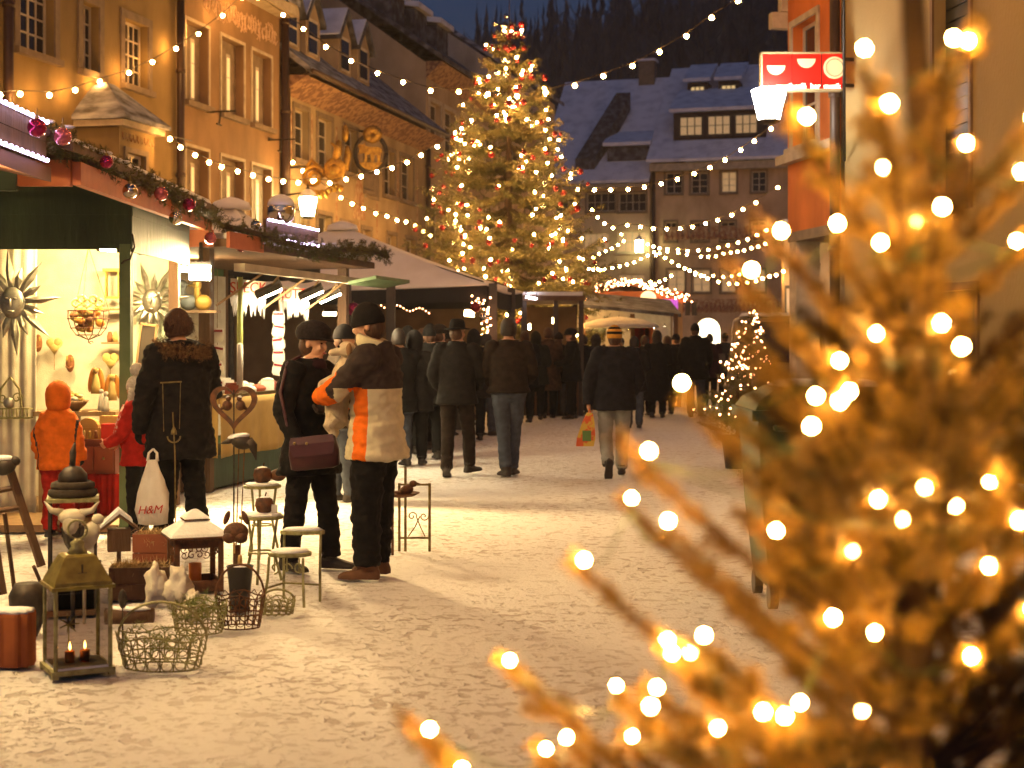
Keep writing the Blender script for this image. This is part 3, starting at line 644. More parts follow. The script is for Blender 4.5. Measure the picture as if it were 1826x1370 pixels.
c = at(1371, 188, 20.9)
lantern('white street lantern hanging under the red cafe sign', c, .49, .30, .40, emat('lantern_right', (1,.93,.82), 60), [c+Vector((0,0,.2)), c+Vector((0,.02,.30))], cap=False)
lantern('street lantern beyond the orange house, the higher of two', at(1426,455,40), .36,.26,.36, emat('lantern_arcade', (1,.9,.6), 60), [at(1426,447,40)+Vector((0,0,.1)), at(1452,440,45.9)])
lantern('small street lantern beyond the orange house, lower and farther', at(1428,520,44), .30,.2,.34, MATS['lantern_arcade'], [at(1428,512,44)+Vector((0,0,.1)), at(1440,508,45.9)])
lantern('square lantern hanging in front of the lit window of the cream far house', at(1140,440,79), .42,.40,.62, emat('lantern_far', (1,.86,.40), 25), [at(1140,440,79)+Vector((0,0,.6)), FF.P(B(1140),Z(424,79),0)])

# gilded inn sign and medallion
g = thing('inn_sign', 'gilded wrought iron inn sign with curls and leaves, above the yellow lantern', 'sign', at(520,300,37.9))
b0 = LF.P(A(512),6.35,0); tip = at(604,318,37.4)
k = MB(); k.tube([at(505,300,38.1), at(560,296,37.9), at(604,300,37.5)], .03, 6); k.tube([at(505,262,38.1), at(508,300,38.1), at(505,345,38.1)], .03, 6); build(k, 'bracket', M_IRON, g)
def curl(c, r0, turns, Y, w, dirn=1, st=0.0):
    pts = []
    for i in range(int(turns*12)+1):
        a = st+dirn*i*math.pi/6; rr = r0*(1-i/(turns*12)*.75); pts.append(at(c[0]+rr*math.cos(a), c[1]-rr*math.sin(a), Y))
    return pts
k = MB()
k.tube(curl((559,316), 21, 1.6, 37.5, .05), [.075]*4+[.06]*16, 6); k.tube([at(548,298,37.5), at(556,286,37.5), at(566,296,37.5)], .06, 6)
for i in range(14):
    t = i/13; p = at(556+52*t, 345-2*math.sin(t*3)-12*t*t, 37.4); q = at(556+52*t+random.uniform(-8,10), 345-12*t*t+random.uniform(-11,12), 37.3); k.tube([p, p.lerp(q,.5), q], [.07,.08,.015], 5)
build(k, 'gilded_scroll', M_GOLD, g, True)
k = MB()
for i in range(9): a = i*.7; k.ell(at(597+11*math.cos(a), 303+13*math.sin(a), 37.4), (.13,.06,.18), 6, 4, Matrix.Rotation(a, 3, 'Y'))
k.ell(at(597,303,37.4), .15, 8, 6); k.tube([at(598,285,37.4), at(600,262,37.4), at(590,255,37.4)], [.08,.06,.03], 6); build(k, 'gilded_leaf', M_GOLD, g, True)
m = thing('hanging_sign', 'round gilded medallion with a standing bull, hung before the inn', 'sign', at(660,275,42.5))
c = at(661,274,42.5); r = .44
k = MB(); k.tube([c+Vector((r*1.0*math.cos(a),0,r*1.18*math.sin(a))) for a in [i*math.pi/14 for i in range(29)]], .06, 8); build(k, 'ring', M_IRON, m, True)
bull = [(-.36,-.05),(-.33,.10),(-.38,.20),(-.36,.30),(-.30,.24),(-.22,.24),(-.17,.30),(-.16,.20),(-.05,.17),(.18,.17),(.30,.14),(.34,.02),(.30,-.02),(.28,-.28),(.20,-.28),(.19,-.08),(.12,-.08),(.10,-.28),(.02,-.28),(.0,-.06),(-.10,-.06),(-.11,-.28),(-.19,-.28),(-.18,-.02),(-.26,-.02)]
k = MB(); k.prism([c+Vector((x*.95,-.03,z*.95+.02)) for x, z in bull], (0,.06,0)); build(k, 'bull', M_GOLD, m, fix=True)
k = MB(); k.prism([c+Vector((r*.95*math.cos(a),-.025,r*1.12*math.sin(a))) for a in [math.pi*1.17+i*math.pi*.66/10 for i in range(11)]], (0,.05,0)); build(k, 'gilded_ground', M_GOLD, m, fix=True)
k = MB(); k.tube([c+Vector((0,0,r*1.2)), at(661,246,42.5), at(664,232,42.5)], .03, 6); k.tube([LF.P(A(640),7.55,0), at(655,236,42.6), at(672,234,42.4)], .035, 6); build(k, 'bracket', M_IRON, m)
k = MB()
for i in range(8): a = i*.8; k.ell(at(664+9*math.cos(a), 240+8*math.sin(a), 42.4), (.14,.07,.17), 6, 4, Matrix.Rotation(a, 3, 'Y'))
for px, py in ((616,238),(618,290),(620,275),(604,265)): k.ell(at(px,py,41.5), (.10,.06,.26), 6, 4)
build(k, 'gilded_leaf', M_GOLD, m, True)

# red cafe sign
Ys = 21.2; s = thing('cafe_sign', 'lit red box sign with cream half discs on the orange house', 'sign', at(1428,130,Ys))
x0, x1, z0, z1 = X(1358,Ys), X(1500,Ys), Z(160,Ys), Z(98,Ys)
k = MB(); k.b6(x0, x1, Ys-.07, Ys+.07, z0, z1); build(k, 'panel', emat('red_sign_face', (1,.012,.002), .5, (.42,.006,.003)), s)
k = MB(); k.b6(x0-.02, x0-.001, Ys-.085, Ys+.085, z0-.02, z1+.02); k.b6(x0-.02, x1, Ys-.085, Ys+.085, z1+.001, z1+.025); k.b6(x0-.02, x1, Ys-.085, Ys+.085, z0-.025, z0-.001); build(k, 'edge_strip', mat('cream_metal', (.55,.45,.25), .5), s)
k = MB()
for px in (1410, 1463): k = MB(); k.b6(X(px,Ys)-.006, X(px,Ys)+.006, Ys-.076, Ys-.071, z0, z1); build(k, 'seam', mat('dark_red', (.18,.008,.004), .6), s)
M_CUP = emat('cream_sign_shape', (1,.82,.42), .55, (.7,.6,.35))
for px, py in ((1384,117),(1438,105)):
    c = at(px, py, Ys-.08); k = MB(); rr = .128; k.prism([c+Vector((rr*math.cos(a), 0, rr*math.sin(a))) for a in [math.pi+i*math.pi/12 for i in range(13)]], (0,.008,0)); build(k, 'half_disc', M_CUP, s, fix=True)
c = at(1488,121,Ys-.08); k = MB(); k.lathe(c, [(.155,0),(.155,.008)], 24, Matrix.Rotation(R(90),3,'X')); dsc = build(k, 'disc', M_CUP, s, fix=True)
k = MB(); k.tube([c+Vector((.12*math.cos(a),-.012,.12*math.sin(a))) for a in [i*math.pi/12 for i in range(25)]], .004, 4); build(k, 'disc_line', mat('olive_line', (.25,.2,.06), .6), dsc)
for tx, px, sz in (('musik',1400,.105),('café',1427,.105),('bar',1454,.105),('musik',1484,.10)): place_text('lettering', tx, sz, at(px,154,Ys-.076), (1,0,0), emat('neon_letter', (1,.86,.66), 6), s, .006)
k = MB(); k.tube([(x1,Ys,z1-.06), (RF.P(0,0).x+.2, Ys+.05, z1-.06)], .025, 6); k.tube([(x1,Ys,z0+.06), (RF.P(0,0).x+.2, Ys+.05, z0+.06)], .025, 6); build(k, 'bracket', M_IRON, s)

# ================================================================ needles
def needles(segs, dens, ln, wd, spread=1.0, fwd=.7, seed=1):
    """segs: list of (a, b) points; thin triangles sprouting all round each segment"""
    rg = np.random.default_rng(seed)
    Aa = np.array([tuple(s[0]) for s in segs]); Bb = np.array([tuple(s[1]) for s in segs]); L = np.linalg.norm(Bb-Aa, axis=1)+1e-9
    n = np.maximum(1, (L*dens).astype(int)); idx = np.repeat(np.arange(len(segs)), n); m = len(idx)
    t = rg.random(m)[:,None]; P = Aa[idx]*(1-t)+Bb[idx]*t; ax = ((Bb-Aa)/L[:,None])[idx]
    rd = rg.normal(size=(m,3)); rd -= ax*np.sum(rd*ax, 1)[:,None]; rd /= np.linalg.norm(rd, axis=1)[:,None]+1e-9
    d = ax*fwd+rd*spread; d /= np.linalg.norm(d, axis=1)[:,None]
    side = np.cross(d, rg.normal(size=(m,3))); side /= np.linalg.norm(side, axis=1)[:,None]+1e-9
    l = ln*rg.uniform(.7,1.2,(m,1)); V = np.empty((m*3,3)); V[0::3] = P-side*wd*.5; V[1::3] = P+side*wd*.5; V[2::3] = P+d*l
    return V, np.arange(m*3).reshape(m,3)

def xmas_tree():
    c = Vector((X(906,38), 38, 0)); top = Z(28,38); rs = random.Random(11)
    t = thing('christmas_tree', 'tall lit Christmas tree with red and silver baubles in the middle of the street', 'tree', c)
    k = MB(); k.tube([c, c+Vector((0,0,4)), c+Vector((.04,0,top-.1))], [.16,.11,.015], 8); build(k, 'trunk', M_BARK, t)
    segs = []; tips = []; br = MB()
    def rad(z): return 3.2*max(.02, 1-(z-2.0)/(top-1.95))**.88
    for i in range(520):
        lv = rs.random()**1.25; q = (round(lv*19)+rs.uniform(-.16,.16))/19; q = min(.985,max(0,q)); z = 2.1+(top-2.25)*q; az = rs.uniform(0, 6.283); Ln = rad(z)*rs.uniform(.72,1.10)
        o = Vector((math.cos(az), math.sin(az), 0)); el = -.16+.55*q; sd = Vector((-o.y,o.x,0)); pts = []
        for j in range(6):
            f = j/5; pts.append(c+Vector((0,0,z))+o*Ln*f+Vector((0,0,Ln*(el*f-.22*math.sin(f*2.6)+.12*f*f))))
        br.tube(pts, [.016,.014,.011,.008,.006,.003], 3, False); tips.append((pts, o))
        for j in range(5): segs.append((pts[j], pts[j+1]))
        nt_ = max(4, int(Ln*9))
        for j in range(nt_):
            f = .18+.8*(j+rs.random())/nt_; p = pts[min(4,int(f*5))].lerp(pts[min(5,int(f*5)+1)], f*5-int(f*5)); s_ = 1 if j % 2 else -1
            tl = (.20+.30*(1-f))*min(1,Ln/1.2)*rs.uniform(.7,1.2); segs.append((p, p+(o*.75+sd*s_*.8+Vector((0,0,rs.uniform(-.5,.12)))).normalized()*tl))
    bo = build(br, 'branch', M_BARK, t); bo['kind'] = 'stuff'
    V, T = needles(segs, 95, .085, .016, 1.0, .8, 3); o = link('crown', mesh_np(V-np.array(c), T), M_NEEDLE, t); o['kind'] = 'stuff'
    BT = sphere_mesh(.026, E_TREE); so = []
    bl = [sphere_mesh(r, m_, 12, 8) for r, m_ in ((.085,M_BALLR),(.07,M_BALLS),(.075,M_BALLR),(.065,M_BALLR))]
    nb = 0
    for i in range(560):
        pts, o = tips[(i*7) % len(tips)]; f = rs.uniform(.5,1.0); p = pts[4].lerp(pts[5], rs.random()) if f > .7 else pts[3].lerp(pts[4], rs.random())
        if o.y > .4 or rs.random() > .16+.84*max(0,-o.y)**1.3 or (p.z > top-1.3 and i % 3): continue
        inst('bulb', BT, p+Vector((0,0,.05))+o*.10, t)
    for i in range(500):
        pts, o = tips[(i*11+3) % len(tips)]
        if o.y > .4 or rs.random() > .16+.84*max(0,-o.y)**1.3: continue
        p = pts[5].lerp(pts[4], rs.random()*.5); inst('bauble', bl[i % 4], p-Vector((0,0,.10))+o*.09, t, scale=rs.uniform(.65,1.0))
    for dx, dz in ((-.32,.02),(-.12,-.1),(.12,-.22),(.34,.0),(.22,-.25),(-.05,.2)): inst('bauble', bl[0 if dx > 0 else 1], c+Vector((dx,-.15,top-.25+dz)), t)
    k = MB(); k.tube([c+Vector((.03,0,top-.15)), c+Vector((.03,0,top+.5))], .012, 5)
    for dx, dz in ((-.32,.02),(.34,.0),(.22,-.25),(-.12,-.1)): k.tube([c+Vector((.03,0,top-.4)), c+Vector((dx,-.15,top-.22+dz))], .008, 4)
    build(k, 'leader', M_BARK, t)
xmas_tree()

def small_fir(label, c, H, Rr, nb, seed, pot=None, z0=.25, bm=None, group='small lit fir trees by the orange house'):
    c = Vector(c); rs = random.Random(seed); t = thing('fir_tree', label, 'tree', c, group); segs = []; tips = []
    k = MB(); k.tube([c+Vector((0,0,.05)), c+Vector((0,0,H))], [.03,.006], 6); build(k, 'trunk', M_BARK, t)
    for i in range(110):
        q = rs.random(); z = z0+(H-z0-.03)*q; az = rs.uniform(0,6.283); Ln = Rr*(1-q)**.8*rs.uniform(.75,1.1)+.04; o = Vector((math.cos(az), math.sin(az), .25)); sd = Vector((-o.y,o.x,0))
        p0 = c+Vector((0,0,z)); p1 = p0+o*Ln*.6; p2 = p0+o*Ln+Vector((0,0,.04)); segs += [(p0,p1),(p1,p2)]; tips.append((p1,p2))
        for j in range(8): f = .2+.75*j/8; p = p0.lerp(p2, f); segs.append((p, p+(o+sd*(1 if j%2 else -1)*.8+Vector((0,0,rs.uniform(-.2,.2)))).normalized()*Ln*.38*(1.2-f)))
    V, T = needles(segs, 200, .035, .006, 1.0, .7, seed); o = link('crown', mesh_np(V-np.array(c), T), M_NEEDLE, t); o['kind'] = 'stuff'
    me = sphere_mesh(.012, bm or E_FAIRY, 6, 5)
    for i in range(nb): a_, b_ = tips[(i*3) % len(tips)]; inst('bulb', me, a_.lerp(b_, rs.random())+Vector((rs.uniform(-.02,.02), -.03, .02)), t)
    if pot:
        k = MB(); k.lathe(c, [(pot*.78,0),(pot,pot*1.9),(pot*1.08,pot*1.9),(pot*1.08,pot*2.1),(pot*.9,pot*2.1),(pot*.88,pot*1.95)], 16); build(k, 'pot', mat('black_plastic', (.02,.02,.022), .5), t, True)
    return t
small_fir('squat fir in a black tub, lit with fairy lights, beside the green bin', (2.74,18.4,.0), 1.40, .60, 55, 21, .19, .38)
small_fir('taller fairy lit fir standing in front of the van', (3.68,23.4,0), 2.0, .55, 80, 22, .2, .5)
small_fir('thin lit fir at the foot of the arcade, behind the van', (6.35,34,0), 2.5, .3, 45, 23, .2, .5)

# ================================================================ spruce close to the lens
NEAR = [(1533,93),(1690,75),(1716,80),(1577,190),(1712,260),(1432,213),(1810,310),(1829,215),(1670,372),(1630,400),(1486,401),(1562,435),(1387,414),(1335,483),(1212,682),(1555,595),(1669,577),(1704,618),(1690,665),(1507,697),(1490,714),(1440,758),(1154,802),(1124,885),(1188,925),(1378,942),(1040,994),(1558,887),(1602,923),(1694,898),(1755,854),(1806,924),(1753,1004),(1478,1095),(1552,1122),(1251,1126),(1187,1135),(1195,1158),(1227,1156),(909,1171),(1097,1216),(1168,1218),(1157,1251),(1276,1290),(1355,1261),(1393,1268),(1420,1245),(1530,1259),(1722,1163),(973,1327),(1009,1307),(1125,1305),(768,1292),(825,1362),(1802,432),(1828,1080),(1568,303),(1640,867),(1514,980),(1490,643),(1448,705),(1400,1420),(1600,1400),(1250,1430),(1060,1420)]
def near_spruce():
    rs = random.Random(4); d0 = 1.85; tr = Vector((X(1640,d0), d0, 0)); t = thing('spruce_tree', 'spruce with warm mini lights, out of focus close to the camera', 'tree', tr)
    top = Z(-110, d0); kk = MB(); ts = [tr+Vector((.02*math.sin(z*5),.02*math.cos(z*4),z)) for z in np.linspace(0, top, 14)]
    kk.tube(ts, [.040*(1-i/16)+.006 for i in range(14)], 8); build(kk, 'trunk', M_BARK, t, True)
    segs = []; twigs = []; br = MB()
    def branch(p0, p2, dense=1.0, tw=1.0):
        h = p2-p0; L = h.length; mid = p0.lerp(p2,.5)-Vector((0,0,.10*L))+Vector((rs.uniform(-.03,.03)*L, rs.uniform(-.03,.03)*L, 0)); pts = []
        for j in range(9): f = j/8; pts.append(p0*(1-f)**2+mid*2*f*(1-f)+p2*f*f)
        br.tube(pts, [.0075*(1-j/9)+.0016 for j in range(9)], 4, False)
        for j in range(2, 8): segs.append((pts[j], pts[j+1]))
        sd = h.cross(Vector((0,0,1))); sd = sd.normalized() if sd.length > 1e-5 else Vector((1,0,0)); o = h.normalized(); n = int(L/.050*dense)
        for j in range(n):
            f = .22+.76*j/max(1,n); i0 = min(7,int(f*8)); p = pts[i0].lerp(pts[i0+1], f*8-i0); s_ = 1 if j % 2 else -1; tl = (.045+.10*(1-f))*rs.uniform(.7,1.2)*min(1.0, L/.4)*(1.0 if p0.z < 1.35 else .7)*tw
            e = p+(o*.85+sd*s_*.75+Vector((0,0,rs.uniform(-.25,.35)))).normalized()*tl; segs.append((p, e)); twigs.append((p, e))
            if tl > .5: q = p.lerp(e,.5); segs.append((q, q+(o+sd*s_*-.2+Vector((0,0,rs.uniform(-.3,.3)))).normalized()*tl*.4))
    bm_ = sphere_mesh(.0040, E_MINI, 8, 6)
    so = MB(); tipsP = []
    for (px, py) in NEAR:
        dx = (px-1640)/F*d0; dep = d0+(rs.uniform(-.24,.0) if abs(dx) < .35 else rs.uniform(-.12,.10)); p = at(px, py, dep)
        hd = math.hypot(p.x-tr.x, p.y-tr.y); zo = max(.35, p.z-.62*hd-.05); zo = min(zo, top-.05); base = tr+Vector((0,0,zo))
        tip = p-Vector((0,0,.012)); tip += (tip-base).normalized()*rs.choice((-.004,.02,.05)); branch(base, tip, *((.6,.5) if px < 1400 and py < 1010 else (1,1))); inst('bulb', bm_, p-Vector((0,.022,0)), t); so.tube([p-Vector((0,0,.014)), p-Vector((0,.019,.002))], .0026, 5)
        tipsP.append(p-Vector((0,0,.016)))
    for i in range(84):
        zo = rs.uniform(.55, 1.5); az = rs.uniform(0, 6.283); Ln = .16+.50*(1-zo/top)**.8*rs.uniform(.7,1.15)
        if math.sin(az) < -.5: Ln *= .55
        if math.cos(az) < -.2 and zo > .7: Ln *= .6
        o = Vector((math.cos(az), math.sin(az), rs.uniform(.45,.9))); branch(tr+Vector((0,0,zo)), tr+Vector((0,0,zo))+o*Ln, .9)
    bh = build(so, 'bulb_holder', mat('green_plastic', (.02,.05,.02), .5), t); bh['kind'] = 'stuff'
    wr = MB(); order = sorted(tipsP, key=lambda p: (round(p.z/.12), p.x))
    for i in range(len(order)-1):
        a_, b_ = order[i], order[i+1]
        if (a_-b_).length < .45: wr.tube([a_, a_.lerp(b_,.5)-Vector((0,-.03,.03)), b_], .0013, 4, False)
    build(wr, 'light_cable', mat('green_plastic', (.02,.05,.02)), t)
    bo = build(br, 'branch', M_BARK, t); bo['kind'] = 'stuff'
    V, T = needles(segs, 2600, .021, .0024, 1.0, .60, 9); o = link('crown', mesh_np(V-np.array(tr), T), M_NEEDLEF, t); o['kind'] = 'stuff'
near_spruce()
# ================================================================ market stalls
def garland(label, path, r=.12, dens=430, seed=1, snow=True, group='fir garlands on the stall roofs'):
    path = [Vector(p) for p in path]; t = thing('fir_garland', label, 'garland', path[0], group); rs = random.Random(seed)
    k = MB(); k.tube(path, .03, 6); build(k, 'core', M_BARK, t)
    segs = []
    for a_, b_ in zip(path, path[1:]):
        n = max(1, int((b_-a_).length/.035)); ax = (b_-a_).normalized()
        for i in range(n):
            p = a_.lerp(b_, (i+rs.random())/n)
            for q in range(3):
                d = Vector((rs.gauss(0,1), rs.gauss(0,1), rs.gauss(0,1))); d = (d-ax*d.dot(ax)).normalized()+ax*rs.uniform(-.5,.7); segs.append((p, p+d.normalized()*r*rs.uniform(.7,1.2)))
    V, T = needles(segs, dens, .040, .006, 1.0, .7, seed); o = link('needles', mesh_np(V-np.array(path[0]), T), M_NEEDLE, t); o['kind'] = 'stuff'
    if snow:
        k = MB()
        for a_, b_ in zip(path, path[1:]):
            for i in range(int((b_-a_).length/.26)):
                p = a_.lerp(b_, rs.random())+Vector((rs.uniform(-.07,.07), rs.uniform(-.05,.05), r*rs.uniform(.55,.85))); k.ell(p, (rs.uniform(.02,.055), rs.uniform(.02,.05), rs.uniform(.01,.022)), 6, 4)
        so_ = build(k, 'snow', M_SNOW, t, True); so_['kind'] = 'stuff'
    return t
BAUB = {c: sphere_mesh(.055, m_, 16, 10) for c, m_ in (('red',M_BALLR),('silver',M_BALLS),('pink',M_BALLP),('magenta',M_BALLM))}
def bauble(col, p, label, sc_=1.0, group='baubles on the stall garlands'):
    t = thing('bauble', label, 'bauble', p, group); o = inst('ball', BAUB[col], p, t, scale=sc_)
    k = MB(); p = Vector(p); k.lathe(p+Vector((0,0,.052*sc_)), [(.014,0),(.014,.016),(.004,.02)], 8); k.tube([p+Vector((0,0,.07*sc_)), p+Vector((0,0,.12))], .003, 4); build(k, 'cap', M_BRASS, t); return t
def led_board(label, fr, a0, a1, z0, z1, d, n, rows=((0,1),(1,1))):
    t = thing('sign_board', label, 'board', fr.P(a0,z0,d), 'dark boards edged with LEDs'); k = MB()
    nb = max(2, int((z1-z0)/.12))
    for i in range(nb):
        k = MB(); fbox(k, fr, a0, a1, z0+(z1-z0)*i/nb+.003, z0+(z1-z0)*(i+1)/nb-.003, d-.03, d); build(k, 'plank', M_WOOD, t)
    me = sphere_mesh(.013, E_LED, 6, 5)
    for z in (z0+.01, z1-.01):
        k = MB(); fbox(k, fr, a0, a1, z-.012, z+.012, d+.001, d+.012); build(k, 'led_strip', mat('clear_strip', (.25,.22,.3), .3), t)
        for i in range(n): inst('led', me, fr.P(a0+(a1-a0)*(i+.5)/n, z, d+.022), t)
    return t
def boards(fr, a0, a1, z0, z1, d0, d1, m, parent, n, vertical=False, name='plank'):
    for i in range(n):
        k = MB()
        q = .004*(i % 2); e = .001
        if vertical: fbox(k, fr, a0+(a1-a0)*i/n-e, a0+(a1-a0)*(i+1)/n+e, z0, z1, d0-q, d1-q)
        else: fbox(k, fr, a0, a1, z0+(z1-z0)*i/n-e, z0+(z1-z0)*(i+1)/n+e, d0-q, d1-q)
        build(k, name, m, parent)

# ---- craft stall, nearest on the left
XA = -3.02
SA = Fr((XA, 10.5, 0), (0,1))       # a runs up the street, d>0 towards the street
sa = thing('market_stall', 'dark green craft stall with orange fascia and brightly lit cream interior, nearest on the left', 'stall', (-4.6,12.5,0), 'market stalls')
for px, Y, nm in ((225,12.3,M_GREENL),(311,14.35,M_WOOD)):
    x = X(px,Y); k = MB(); k.b6(x-.045, x+.045, Y-.045, Y+.045, 0, 2.34); build(k, 'post', nm, sa)
for x, Y in ((-6.2,12.3),(-6.2,14.7)): k = MB(); k.b6(x-.05, x+.05, Y-.05, Y+.05, 0, 2.9); build(k, 'post', M_GREENL, sa)
SAf = Fr((-6.2,12.26,0), (1,0))      # side that faces the camera
boards(SAf, 0, 3.12, 2.30, 3.0, -.03, .0, M_GREEN, sa, 5)
SAs = Fr((X(225,12.3)+.06, 12.24, 0), (0,1))
boards(SAs, .03, 2.2, 2.28, 2.86, -.03, .0, M_GREEN, sa, 4)
k = MB(); k.b6(-6.2, -3.62, 14.60, 14.64, 0, 2.9); build(k, 'rear_wall', M_CLOTH, sa)
k = MB(); k.b6(-3.615, -3.22, 14.58, 14.63, 0, 2.9); build(k, 'rear_wall_panel', M_TEAL, sa)
k = MB(); k.b6(-6.2, -3.2, 12.3, 14.6, .0, .06); build(k, 'floor_boards', M_WOODL, sa)
k = MB(); k.prism([(XA+.06,10.2,2.84),(XA+.06,10.2,2.90),(-6.6,10.2,3.75),(-6.6,10.2,3.69)], (0,4.95,0)); rfA = build(k, 'roof', M_WOOD, sa, fix=True)
k = MB(); k.prism([(XA+.03,10.25,2.905),(XA+.0,10.25,2.96),(-6.5,10.25,3.84),(-6.5,10.25,3.76)], (0,4.85,0)); build(k, 'roof_snow', M_SNOW, rfA, fix=True)
k = MB(); fbox(k, SA, 0, 4.6, 2.64, 2.80, -.03, .03); build(k, 'fascia', M_ORANGE, sa)
k = MB(); k.b6(-3.42, XA-.035, 10.47, 10.53, 2.63, 2.81); build(k, 'fascia_return', M_ORANGE, sa)
k = MB(); k.b6(-6.4, -3.44, 10.50, 10.55, 2.60, 2.80); build(k, 'beam', M_GREEN, sa)
for Y in (10.6, 12.0, 13.4): k = MB(); k.prism([(XA-.05,Y,2.78),(XA-.05,Y,2.83),(-6.4,Y,3.66),(-6.4,Y,3.56)], (0,.07,0)); build(k, 'rafter', M_WOOD, sa, fix=True)
# stall nearer than that one: only its roof edge shows
sz = thing('market_stall', 'market stall at the left edge, only its red brown roof edge in view', 'stall', (-4.6,8.5,0), 'market stalls')
k = MB(); k.prism([(-3.08,6.4,2.62),(-3.08,6.4,2.72),(-6.5,6.4,3.5),(-6.5,6.4,3.4)], (0,3.72,0)); build(k, 'roof', mat('red_brown_board', (.16,.05,.025), .7), sz, fix=True)
for x, Y in ((-3.2,6.6),(-6.3,6.6),(-6.3,10.0)): k = MB(); k.b6(x-.05,x+.05,Y-.05,Y+.05,0,2.72); build(k, 'post', M_WOOD, sz)
led_board('dark board edged with violet LEDs at the far left, above the nearest roof', Fr((-3.06,7.9,0),(0,1)), 0, 2.05, 2.73, 3.0, .0, 20)
k = MB()
garland('fir garland with baubles on the craft stall roof edge', [(-3.06,9.95,2.93),(-3.03,10.5,2.86),(-3.0,11.6,2.84),(-2.98,12.8,2.83),(-2.97,14.2,2.80),(-2.95,15.2,2.76)], .115, 420, 5)
for i, (px, py, c) in enumerate(((66,228,'magenta'),(112,244,'pink'),(190,289,'magenta'),(232,341,'silver'),(287,346,'pink'),(313,389,'silver'),(337,365,'magenta'),(375,425,'pink'))):
    Y = min(15.1, F*2.86/(CX-px)); names = ('magenta bauble at the left end of the craft stall garland','pink bauble, second on the craft stall garland','small magenta bauble, third on the craft stall garland','silver bauble over the first bend of the orange fascia','pink bauble in the middle of the craft stall garland','silver bauble near the lower end of the orange fascia','magenta bauble above the lower end of the orange fascia','pink bauble at the right end of the orange fascia')
    bauble(c, at(px,py,Y), names[i], 1.05 if i != 2 else .85)
def tube_lamp(label, p, q, em=None, r=.03, group='lamps in the stalls'):
    p, q = Vector(p), Vector(q); t = thing('stall_lamp', label, 'lamp', p, group)
    k = MB(); k.tube([p,q], r, 8); build(k, 'tube', em or E_TUBE, t, True)
    k = MB(); d = (q-p).normalized()*.03; k.tube([p-d,p], r*1.2, 8); k.tube([q,q+d], r*1.2, 8); k.tube([p+Vector((0,0,r)), p+Vector((0,0,.12))], .01, 5); k.tube([q+Vector((0,0,r)), q+Vector((0,0,.12))], .01, 5); build(k, 'holder', M_IRON, t); return t
tube_lamp('strip lamp glowing behind the craft stall header, left', at(92,428,13.0), at(135,430,13.0)); tube_lamp('strip lamp glowing behind the craft stall header, by the green post', at(180,441,12.7), at(209,443,12.7))
tube_lamp('strip lamp over the pale cloth with the sun, beside the brown post', at(252,448,13.3), at(286,450,13.6))
k = MB(); p = at(216,445,12.2)
cb = thing('cable', 'dark cable looping from the craft stall header to the green post', 'cable', at(225,440,12.2)); k.tube([at(236,418,12.2), at(240,440,12.15), at(232,462,12.18), at(222,465,12.2), at(217,470,12.22)], .008, 5); build(k, 'wire', M_IRON, cb)

def curtain(name, label, cat, x0, x1, Y, z0, z1, m, folds=9, amp=.035, dx=0.0, seed=1):
    n = folds*8; V = []; rs = random.Random(seed); ph = [rs.uniform(0,6.28) for _ in range(4)]
    for j in range(15):
        f = j/14; z = z1+(z0-z1)*f
        for i in range(n+1):
            u = i/n; uu = u+.05*math.sin(u*9+ph[2])+.04*f*math.sin(u*5+ph[3]); w_ = amp*(.45+.75*f)*(math.sin(uu*folds*6.28+ph[0]+1.4*f)+.6*math.sin(uu*folds*2.7*6.28+ph[1]-f*3)*math.sin(u*11+ph[2])+.5*math.sin(uu*folds*.43*6.28+f*2.5))
            V.append((x0+(x1-x0)*u+dx*f*(u-.5), Y+w_, z))
    I = (np.arange(14)[:,None]*(n+1)+np.arange(n)[None,:]).ravel(); T = np.stack([I, I+1, I+n+2, I+n+1], 1)
    o = link(name, mesh_np(np.array(V), T), m, smooth=True); bake_origin(o, ((x0+x1)/2, Y, z0))
    md = o.modifiers.new('thick', 'SOLIDIFY'); md.thickness = .004
    return tag(o, label, cat)
curtain('cloth_curtain', 'cream cloth curtain hanging in folds behind the metal sun, far left', 'curtain', -5.35, X(66,13.2), 13.2, .05, Z(425,13.2), M_CLOTH, 8, .016)
def sun_face(label, c, r, n, m):
    c = Vector(c); t = thing('sun_ornament', label, 'ornament', c, 'metal suns on the craft stall'); rs = random.Random(n)
    k = MB(); k.ell(c, (r*.26,.05,r*.33), 14, 10); k.ell(c+Vector((0,-.05,.0)), (.012,.03,.035), 6, 5); k.ell(c+Vector((0,-.04,-.075)), (.035,.02,.012), 8, 4)
    for s in (-1,1): k.ell(c+Vector((s*.035,-.042,.035)), (.02,.015,.010), 8, 4)
    build(k, 'face', m, t, True)
    for i in range(n):
        a = 2*math.pi*i/n+.1; L = r*(1.0 if i % 2 == 0 else .68); d = Vector((math.cos(a),0,math.sin(a)*1.12)); e = Vector((-math.sin(a),0,math.cos(a))); w_ = r*.085
        k = MB(); b_ = c+d*r*.26; mid = c+d*(r*.26+.45*(L-r*.26)); tip = c+d*L
        k.add([b_+e*w_*.6, b_-e*w_*.6, mid-e*w_, tip, mid+e*w_, c+d*(r*.5)+Vector((0,-.03,0)), c+d*(r*.5)+Vector((0,.02,0))], [(0,1,5),(1,2,5),(2,3,5),(3,4,5),(4,0,5),(1,0,6),(2,1,6),(3,2,6),(4,3,6),(0,4,6)]); build(k, 'ray', m, t)
    return t
M_SILV = mat('dull_silver', (.42,.40,.34), .4, (.25,.23,.19), 15, metal=.8)
sun_face('large silver sun with a face on the cream curtain', at(22,540,13.05), .42, 16, M_SILV)
sun_face('smaller silver sun with a face on the pale teal cloth', at(271,537,14.42), .36, 14, M_SILV)

